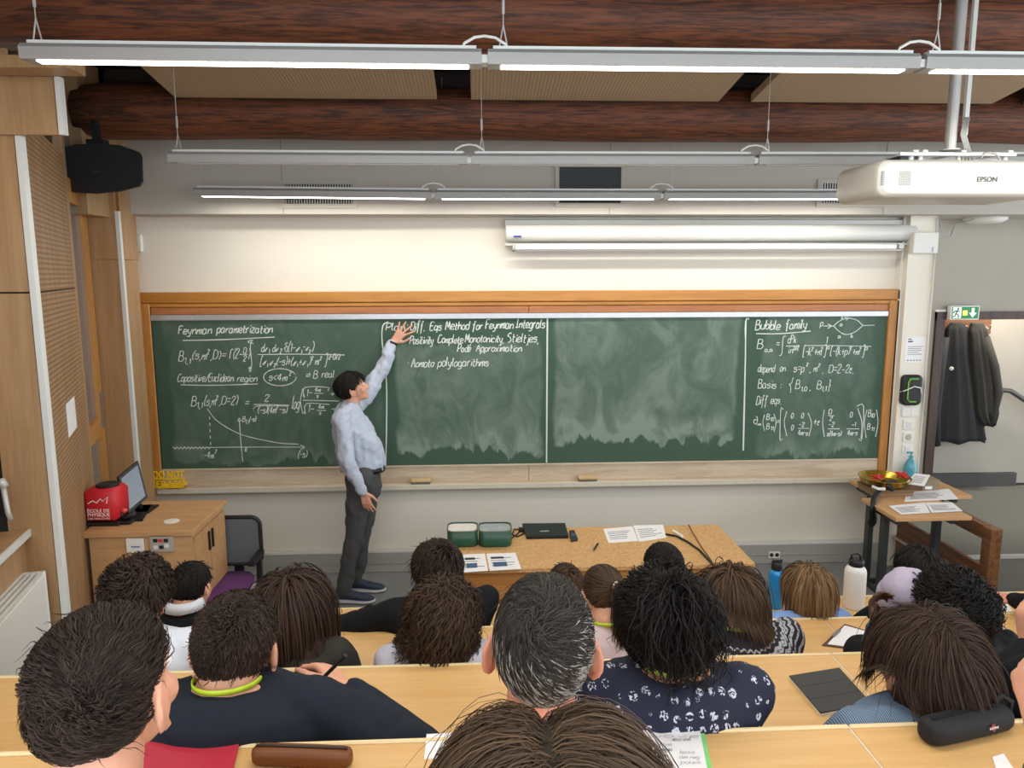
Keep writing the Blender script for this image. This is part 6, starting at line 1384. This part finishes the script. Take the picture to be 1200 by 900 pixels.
def paper(lbl, pts, z, lines=5, img=False, rowsoff=.25, th=.0015, mat=None):
    t, q = flat('paper_sheet', lbl, 'paper', pts, z, th, mat or M_PAPER); q = [onZ(x, y, z+th+.0004) for x, y in pts]; g = G()
    def uv(u_, v_): return (q[0]*(1-u_)+q[1]*u_)*(1-v_)+(q[3]*(1-u_)+q[2]*u_)*v_
    for i in range(lines):
        v_ = rowsoff+i*(.85-rowsoff)/lines; e = .6+.3*rng.random()
        g.prism([uv(.1, v_), uv(.1, v_+.03), uv(e, v_+.03), uv(e, v_)], (0, 0, .0004))
    if lines: g.mk('printed_text', M_INK, t)
    if img:
        G().prism([uv(.12, .2), uv(.12, .32), uv(.55, .32), uv(.55, .2)], (0, 0, .0006)).mk('dark_heading', M_DGREY, t); G().prism([uv(.15, .52), uv(.15, .78), uv(.6, .78), uv(.6, .52)], (0, 0, .0006)).mk('picture_block', plain('print_blue', '3d5a7c', .6), t)
    return t, uv
paper('printed slide sheet on the table, left one of the pair below the tins', [(541, 650), (568, 649), (572, 669), (543, 671)], zt, 4, True)
paper('printed slide sheet on the table, right one of the pair below the tins', [(570, 649), (604, 648), (611, 667), (574, 669)], zt, 4, True)
paper('left sheet of the open papers on the long table', [(707, 620), (741, 617), (748, 634), (713, 636.5)], zt, 5)
paper('right sheet of the open papers on the long table', [(742, 616), (777, 615), (781, 630), (749, 635)], zt, 5)
a, b = onZ(789, 622, zt+.008), onZ(800, 629, zt+.008); tag(G().tube([a, b], .008, 8).mk('chalk_stick', plain('chalk_white', 'f0eee6', .9), origin=a), 'white chalk stick on the table right of the papers', 'chalk')
tag(G().tube([onZ(x, y, zt+.008) for x, y in ((780, 626), (792, 628), (806, 635), (820, 645), (834, 660), (837, 664))]+[onZ(838, 664, zt-.02)-V(0, .03, .1), onZ(838, 664, zt-.02)-V(0, .04, .6)], .007, 8).mk('black_cable', M_BLACK, None, True, origin=onZ(780, 626, zt)), 'thick black cable crossing the right half of the table', 'cable')
tag(G().tube([onZ(807, 613.5, zt)+V(0, .01, -.1), onZ(807, 615, zt+.006), onZ(813, 626, zt+.006), onZ(822, 641, zt+.006), onZ(833, 656, zt+.006), onZ(838, 664, zt+.006)], .004, 6).mk('brown_cable', plain('cable_brown', '7a4a35', .5), None, True, origin=onZ(807, 615, zt)), 'thin brown cable running across the right half of the table', 'cable')
# balustrade
bY0 = 4.75; zr = onY(1168, 621, bY0)[2]
bl = thing('balustrade', 'dark brown wooden balustrade panel beside the landing', 'balustrade', (xbal, bY0, 0))
pf = onY(1176, 621, bY0)[0]; pn0 = onY(1160, 640, bY0)[0]; bY1 = 5.9
G().box((pn0, bY0, 0), (pf, bY0+.09, zr), bev=.004).mk('end_post', M_BALU, bl); G().box((pn0+.01, bY0+.092, zr-.10), (pf-.01, bY1, zr), bev=.004).mk('top_rail', M_BALU, bl)
G().box((pn0+.02, bY0+.092, .0), (pf-.03, bY1, zr-.30), bev=.003).mk('lower_panel', M_BALU, bl); G().box((pn0-.005, bY0+.092, .26), (pn0+.018, bY1, .275)).mk('pale_strip', M_LGREY, bl)
G().box((pn0+.01, bY0+.55, zr-.30), (pf-.01, bY0+.60, zr-.1)).mk('mid_post', M_BALU, bl) if False else None
G().box((pn0+.01, bY1-.1, zr-.301), (pf-.01, bY1, zr-.101)).mk('rear_post', M_BALU, bl)
# side table(s)
zs_ = .80
def sidetable(lbl, pts, z, legs):
    q = [onZ(x, y, z) for x, y in pts]; c = np.mean(q, 0); t = thing('side_table', lbl, 'table', V(c[0], c[1], 0)); qq = q if np.cross(q[1]-q[0], q[2]-q[0])[2] > 0 else q[::-1]
    G().prism([p-V(0, 0, .03) for p in qq], (0, 0, .03)).mk('table_top', plain('table_beech', 'c69a6c', .5, var=.06), t)
    for lx, lya, lyb in legs:
        ym = (lya+lyb)/2
        G().box((lx-.02, ym-.03, .03), (lx+.02, ym+.03, z-.07)).mk('leg', M_DGREY, t); G().box((lx-.02, lya, 0), (lx+.02, lyb, .03)).mk('foot', M_DGREY, t); G().box((lx-.02, lya+.04, z-.07), (lx+.02, lyb-.04, z-.031)).mk('bracket', M_DGREY, t)
    lx0, lx1 = legs[0][0], legs[1][0]; ym = (legs[0][1]+legs[0][2])/2
    G().box((lx0+.02, ym-.012, .3), (lx1-.02, ym+.012, .34)).mk('crossbar', M_DGREY, t)
    return q
bl_ = onZ(995, 562, zs_); br_ = V(bl_[0]+1.0, bl_[1], 0)
fl_ = onZ(1020, 583, zs_)
Yb1 = min(bl_[1], BW-.06); Ybm = fl_[1]; Ybf = onZ(1050, 607, zs_)[1]
xl = bl_[0]; xr_ = onZ(1137, 604, zs_)[0]
def tabl(lbl, x0, x1, y0, y1, z):
    t = thing('side_table', lbl, 'table', ((x0+x1)/2, (y0+y1)/2, 0)); M_T = plain('table_beech', 'c69a6c', .5, var=.06)
    G().box((x0, y0, z-.03), (x1, y1, z), bev=.004).mk('table_top', M_T, t)
    for lx in (x0+.06, x1-.1):
        ym = (y0+y1)/2; G().box((lx-.02, ym-.03, .031), (lx+.02, ym+.03, z-.07)).mk('leg', M_DGREY, t); G().box((lx-.02, y0+.03, 0), (lx+.02, y1-.03, .03)).mk('foot', M_DGREY, t); G().box((lx-.02, y0+.05, z-.07), (lx+.02, y1-.05, z-.031)).mk('bracket', M_DGREY, t)
    G().box((x0+.08, (y0+y1)/2-.012, .0), (x1-.12, (y0+y1)/2+.012, .04)).mk('crossbar', M_DGREY, t)
xr2 = min(xr_, xbal-.05)
tabl('beech topped side table with black legs, the rear one holding brass bowl', xl, xl+.72, Ybm+.003, Yb1, zs_); 
tabl('beech topped side table, the front one covered with papers', onZ(1050, 607, zs_)[0], xr_, Ybf, Ybm-.003, zs_)
# brass bowl on a box
c = onZ(1036, 568, zs_+.06); ob = onZ(1040, 580, zs_)
bx = thing('game_box', 'flat brown box under the brass bowl', 'box', V(c[0], c[1], zs_)); G().box((c[0]-.14, c[1]-.13, zs_), (c[0]+.16, c[1]+.13, zs_+.05), bev=.004).mk('box', plain('box_brown', '8a6a48', .6), bx); G().box((c[0]-.145, c[1]-.135, zs_+.03), (c[0]+.165, c[1]+.135, zs_+.055), bev=.004).mk('lid', plain('box_lid', '77573a', .6), bx)
bw = thing('brass_bowl', 'brass bowl on a flat box at the right of the board', 'bowl', V(c[0], c[1], zs_+.055)); zb5 = zs_+.055
G().lathe((c[0], c[1], zb5), [(.02, 0), (.12, 0), (.17, .03), (.185, .07), (.19, .072), (.182, .066), (.16, .03), (.11, .008), (.02, .006)], 36).mk('bowl', plain('brass', 'b89a3e', .25, .9, var=.1), bw, True)
for dx, dy, nm in ((-.1, -.05, 'left'), (.13, -.02, 'right')):
    p = V(c[0]+dx, c[1]+dy, zb5+.075); rn = thing('red_ribbon_candy', 'red ribbon bow at %s side of the brass bowl' % nm, 'ribbon', p); g = G(); rr_ = random.Random(int(dx*100))
    for i in range(7): g.tube([p, p+V(rr_.uniform(-.05, .05), rr_.uniform(-.04, .04), rr_.uniform(-.0, .03)), p+V(rr_.uniform(-.05, .05), rr_.uniform(-.04, .04), rr_.uniform(-.015, .02))], .008, 5)
    g.mk('bow', plain('ribbon_red', 'c81f1f', .45), rn)
p = onZ(1022, 570, zb5+.08); q_ = onZ(1037, 573, zb5+.08); tag(G().tube([p, (p+q_)/2+V(0, 0, -.01), q_], .011, 8).mk('paper_strip', M_PAPER, None, True, origin=p), 'white paper roll lying across the brass bowl', 'paper roll')
# hand-clapper / fan with dark cap (black strap over the table edge)
c = onZ(1046, 585, zs_+.05); sb_ = thing('black_headphones', 'black over-ear headphones hanging over the table edge', 'headphones', c)
G().sphere(onZ(1045, 573, zs_+.03)+V(0, 0, -.01), (.065, .03, .085), 16, 10).mk('ear_cup', plain('cup_dark', '322f2b', .6), sb_, True)
hp_ = [onZ(1045, 573, zs_+.1), onZ(1036, 565, zs_+.09), onZ(1030, 574, zs_+.06), onZ(1024, 585, zs_+.03), onZ(1020, 595, zs_-.02)-V(0, .03, 0), onZ(1020, 600, zs_-.1)-V(0, .03, .05)]
G().tube(hp_, [.02, .022, .022, .02, .022, .028], 10).mk('headband', M_BLACK, sb_, True)
G().sphere(hp_[-1], (.035, .03, .06), 12, 8).mk('ear_cup', M_BLACK, sb_, True)
# soap bottle
c = onZ(1066, 556, zs_); c[1] = min(c[1], 5.86); c = V(onY(1066, 556, c[1])[0], c[1], zs_)
so2 = thing('soap_bottle', 'translucent blue pump bottle by the column', 'bottle', c); M_SOAP = plain('soap_blue', '62b4c4', .2, var=.05); M_SOAP.node_tree.nodes['Principled BSDF'].inputs['Transmission Weight'].default_value = .35
hS = onY(1066, 530, c[1])[2]-zs_
G().lathe(c, [(.02, 0), (.05, 0), (.055, .02), (.052, hS*.45), (.03, hS*.68), (.016, hS*.75), (.016, hS*.8), (.005, hS*.8)], 20).mk('body', M_SOAP, so2, True); G().lathe(c, [(.018, hS*.8), (.018, hS*.86), (.006, hS*.87), (.006, hS), (.002, hS)], 12).box(c+V(-.035, -.008, hS*.96), c+V(.012, .008, hS*1.02)).mk('pump', M_SOAP, so2)
# grey carton and booklets
a = onZ(1083, 572, zs_); cb3 = thing('carton', 'small grey-brown carton with white label on side table', 'carton', a); 
a0_, a1_ = onZ(1081, 575, zs_), onZ(1101, 575, zs_)
G().box((a0_[0], a0_[1], zs_), (a1_[0], a0_[1]+.16, zs_+.085)).mk('box', plain('carton', '8b7a62', .8), cb3); G().box((a0_[0]+.02, a0_[1]-.002, zs_+.012), (a0_[0]+.075, a0_[1], zs_+.035)).mk('label', M_PAPER, cb3)
def tilted(lbl, q, mat=M_PAPER, name='booklet', cat='booklet', par=None):
    q = [np.array(p) for p in q]; t = thing(name, lbl, cat, q[0]); n_ = nrm(np.cross(q[1]-q[0], q[2]-q[0])); n_ = n_ if n_[2] > 0 else -n_; G().prism(q, n_*.003).mk('sheet', mat, t)
    g = G(); u = lambda a_, b_: (q[0]*(1-a_)+q[1]*a_)*(1-b_)+(q[3]*(1-a_)+q[2]*a_)*b_+n_*.0035
    for i in range(5): g.prism([u(.12, .2+i*.13), u(.12, .23+i*.13), u(.8, .23+i*.13), u(.8, .2+i*.13)], n_*.0005)
    g.mk('printed_text', M_INK, t); return t
zz = zs_+.1
tilted('white booklet propped open on the carton', [onZ(1061, 567, zz), onZ(1083, 570, zz), onZ(1090, 557, zz+.03), onZ(1072, 555, zz+.03)])
G().box(onZ(1064, 575, zs_), onZ(1080, 574, zs_)+V(0, .12, .07)).mk('stack_box', plain('stack_brown', '6d5138', .7), cb3)
paper('printed sheet on the side table, upper one lying askew', [(1062, 577), (1112, 573), (1123, 585), (1060, 588)], zs_, 6)
paper('printed sheet on the side table, lower left one', [(1041, 593), (1084, 589), (1090, 601), (1056, 603)], zs_+.003, 6)
paper('printed sheet on the side table, lower right one near the corner', [(1084, 589), (1116, 589), (1128, 599), (1092, 601)], zs_+.005, 6)
# ================================================================ OBJECTS ON THE DESKS
def onD(x, y, k, dz=0): return onZ(x, y, ROWZ[k]+dz)
def bottle(lbl, px, pyb, pyt, wpx, k, mat, capm, name, loop=False):
    c = onD(px, pyb-3, k); r0 = wpx/2*(c@FW-H*FW[2])/FPX; hgt = onY(px, pyt, c[1])[2]-ROWZ[k]
    t = thing(name, lbl, 'bottle', c); b_ = hgt*.78
    G().lathe(c, [(r0*.5, 0), (r0*.95, .0), (r0, .006), (r0, b_*.86), (r0*.92, b_*.93), (r0*.68, b_), (r0*.3, b_)], 28).mk('body', mat, t, True)
    G().lathe(c, [(r0*.3, b_), (r0*.66, b_), (r0*.7, b_+.004), (r0*.7, hgt*.92 if not loop else hgt*.88), (r0*.6, hgt*.94 if not loop else hgt*.9), (r0*.2, hgt*.95 if not loop else hgt*.9)], 24).mk('cap', capm, t, True)
    if loop: G().tube([c+V(-r0*.55, 0, hgt*.88), c+V(-r0*.5, 0, hgt*.98), c+V(0, 0, hgt), c+V(r0*.35, 0, hgt*.97), c+V(r0*.4, 0, hgt*.88)], .006, 8).mk('carry_loop', capm, t, True)
    else: G().tube([c+V(-r0*.62, 0, hgt*.82), c+V(-r0*.6, 0, hgt*.97), c+V(r0*.6, 0, hgt*.97), c+V(r0*.62, 0, hgt*.82)], .005, 8).mk('carry_loop', capm, t, True)
    return t, c, r0, hgt
bottle('blue metal drinking bottle with black cap on the front desk', 908, 714, 655, 18, 3, plain('bottle_blue', '1f86c6', .35, .2, var=.03), M_BLACK, 'water_bottle')
bottle('white insulated bottle with black loop lid on the front desk', 1000, 714, 649, 24, 3, plain('bottle_white', 'e6e3de', .4, var=.02), M_BLACK, 'water_bottle', True)
# clipboard
t, q = flat('clipboard', 'brown clipboard with white paper on the third desk', 'clipboard', [(990, 732), (1020, 741), (1017, 764), (963, 757)], ROWZ[2], .004, plain('clip_brown', '5b3a26', .5), 'board')
u_ = lambda a_, b_: (q[0]*(1-a_)+q[1]*a_)*(1-b_)+(q[3]*(1-a_)+q[2]*a_)*b_
G().prism([u_(.06, .08)+V(0, 0, .005), u_(.96, .08)+V(0, 0, .005), u_(.96, .95)+V(0, 0, .005), u_(.1, .95)+V(0, 0, .005)][::-1], (0, 0, .0015)).mk('paper', M_PAPER, t)
G().prism([u_(.02, .35)+V(0, 0, .007), u_(.12, .35)+V(0, 0, .007), u_(.12, .65)+V(0, 0, .007), u_(.02, .65)+V(0, 0, .007)][::-1], (0, 0, .006)).mk('clip', M_GREYM, t)
# tablet with folded grey cover
t, q = flat('tablet', 'tablet in a dark grey folding cover on the second desk', 'tablet', [(925, 796), (984, 786.5), (1022, 829), (962, 840)], ROWZ[1], .008, M_WHITE, 'body')
u_ = lambda a_, b_: (q[0]*(1-a_)+q[1]*a_)*(1-b_)+(q[3]*(1-a_)+q[2]*a_)*b_
M_COV = plain('cover_grey', '3d3c3b', .75, var=.06)
for i in range(3): G().prism([u_(-.01, i/3+.004)+V(0, 0, .009), u_(.985, i/3+.004)+V(0, 0, .009), u_(.985, (i+1)/3-.004)+V(0, 0, .009), u_(-.01, (i+1)/3-.004)+V(0, 0, .009)][::-1], (0, 0, .004)).mk('cover_panel', M_COV, t)
flat('phone', 'dark phone lying by the brown-haired woman, beside the tablet', 'phone', [(1018, 822), (1030, 818), (1040, 834), (1030, 838)], ROWZ[1], .009, M_BLACK, 'case')
t, q = flat('tablet', 'black tablet under the hand of the man in the navy sweater', 'tablet', [(322, 800), (352, 794), (385, 818), (352, 838)], ROWZ[1], .008, M_BLACK, 'body')
paper('white sheet on the front desk right of the white bottle', [(1001, 719), (1024, 717), (1026, 722), (1003, 724)], ROWZ[3], 0)
flat('laptop', 'corner of a grey laptop at the right end of the third desk', 'laptop', [(1148, 735), (1165, 732), (1185, 742), (1160, 747)], ROWZ[2], .012, M_LGREY, 'base')
paper('paper under the hand of the person at the right edge of front desk', [(1163, 710), (1180, 706), (1186, 716), (1168, 719)], ROWZ[3], 0)
# nearest desk: red folder, brown pencil case, sheet, notebook, black pencil case, paper
t, q = flat('folder', 'bright red cardboard folder on the nearest desk', 'folder', [(163, 866), (284, 857.5), (268, 925), (140, 932)], ROWZ[0]+.0042, .004, plain('folder_red', 'b5283c', .55, var=.04), 'cover')
t2, q2 = paper('white paper strip sticking out above the red folder', [(176, 863), (258, 857.8), (258, 860), (176, 865.5)], ROWZ[0]+.0085, 0)
paper('white lined sheet left of the centre-parted woman on nearest desk', [(500, 861), (560, 858), (560, 885), (497, 890)], ROWZ[0], 1, rowsoff=.25)
t, uv = paper('handwritten notebook page on a green folder right of the centre-parted woman', [(700, 858), (820, 857.5), (833, 925), (700, 930)], ROWZ[0]+.004, 0, th=.004)
flat('green_folder', 'light green folder under the handwritten notebook page', 'folder', [(702, 857), (825, 856.5), (839, 925), (702, 930)], ROWZ[0], .003, plain('folder_green', '7fcf7c', .5), 'cover')
def dpl(x, y): return onZ(x, y, ROWZ[0]+.0087)
class ChalkH(Chalk):
    def line(s, pts, wid=None):
        P = np.array([s.pl(x, y) for x, y in pts]); w_ = s.w/2
        if len(P) < 2: return
        t = np.gradient(P, axis=0); t /= np.linalg.norm(t, axis=1)[:, None]+1e-9; n = np.cross(t, V(0, 0, 1)); n /= np.linalg.norm(n, axis=1)[:, None]+1e-9
        s.g.quadstrip(P-n*w_, P+n*w_)
c = ChalkH(dpl, .0007); wds = ['wave', 'mass shell', 'phase', 'int by parts', 'basis', 'dim reg', 'poles']
for i, (x, y, wd_) in enumerate(((762, 864, 60), (788, 868, 22), (770, 874, 18), (776, 880, 12), (797, 883, 18), (796, 889, 24), (798, 895, 24))): c.text(wds[i], x, y, 4.2, wd_, .1)
o = c.mk('handwriting', M_INK, t)
# black pencil case
pc0, pc1 = onD(1082, 872, 0), onD(1178, 850, 0)
def pouch(lbl, a, b, ra, hgt, mat, name='pencil_case', flatness=1.0):
    d = nrm(b-a); pr = V(-d[1], d[0], 0); L = np.linalg.norm(b-a); t = thing(name, lbl, 'pencil case', (a+b)/2); rings = []
    for u_, k in ((0, .35), (.02, .72), (.06, .93), (.15, 1), (.4, 1.02), (.7, 1), (.9, .96), (.96, .84), (.99, .55), (1.0, .3)):
        c = a+d*L*u_; rings.append([c+pr*(ra*k*math.copysign(abs(math.cos(q))**.75, math.cos(q)))+V(0, 0, hgt/2+hgt/2*(.4+.6*k)*math.copysign(abs(math.sin(q))**.75, math.sin(q))) for q in np.linspace(0, 2*PI, 24, endpoint=False)])
    G().loft(rings).mk('body', mat, t, True); return t, d, pr, L
M_PCB = plain('pencil_case_black', '161618', .75, var=.2, scale=120, bump=.2)
t, d, pr, L = pouch('black padded pencil case with small white and red logo on nearest desk', pc0, pc1, .031, .052, M_PCB)
mid_ = (pc0+pc1)/2
G().box(mid_-V(L*.42, .004, 0)+V(0, 0, .0525), mid_+V(L*.42, .004, .0545), rz=math.atan2(d[1], d[0])).mk('zip', plain('zip_dark', '2f2f32', .35, .4), t)
G().tube([pc1+V(-.03, 0, .053), pc1+V(-.01, .005, .066), pc1+V(.008, .0, .055), pc1+V(.006, 0, .03)], .006, 6).mk('pull_loop', M_PCB, t, True)
tx = pc0+d*L*.60-pr*.0305+V(0, 0, .030)
nrm_side = nrm(-pr+V(0, 0, .25)); upd = nrm(V(0, 0, 1)-nrm_side*nrm_side[2])
G().prism([tx+nrm_side*.003+d*a_+upd*b_ for a_, b_ in ((.011, -.009), (.014, -.009), (.018, -.003), (.017, .006), (.008, .006), (.007, -.003))], nrm_side*.001).mk('logo_patch', plain('patch_red', '8a2a2c', .6), t)
text('lettering', 'EASTPAK', M_WHITE, t, tx+nrm_side*.0045+d*.001-upd*.003, d, upd, .0045, .0006, .01, .024)
# brown leather pencil case
pb0, pb1 = onD(297, 893, 0), onD(413, 897, 0)
M_LEA = plain('leather_brown', '6f3c14', .5, var=.2, scale=25, bump=.3)
t, d, pr, L = pouch('tan brown leather pencil case on the nearest desk', pb0, pb1, .022, .036, M_LEA)
G().box((pb0+pb1)/2-V(L*.46, .003, 0)+V(0, 0, .036), (pb0+pb1)/2+V(L*.46, .003, .0385), rz=math.atan2(d[1], d[0])).mk('zip', plain('zip_brown', '2c1a0e', .5), t)
flat('paper_sheet', 'small white paper corner beneath the bracelet arm', 'paper', [(1163, 888), (1176, 884), (1190, 905), (1170, 912)], ROWZ[0], .002, M_PAPER)
# bag on front desk, left of the tousled person
c = onD(432, 733, 3)
t = thing('black_pouch', 'black crumpled pouch on the front desk by the tousled person', 'pouch', c)
g = GP(); g.limb([c+V(-.02, .02, .05), c+V(.07, .0, .06), c+V(.16, .02, .05)], [.045, .05, .04]); 
blob('body', g, .009, SH_BLK, t, 2, noise=.008, nscale=25); flush_blobs_late = True
flush_blobs()
flush_text()
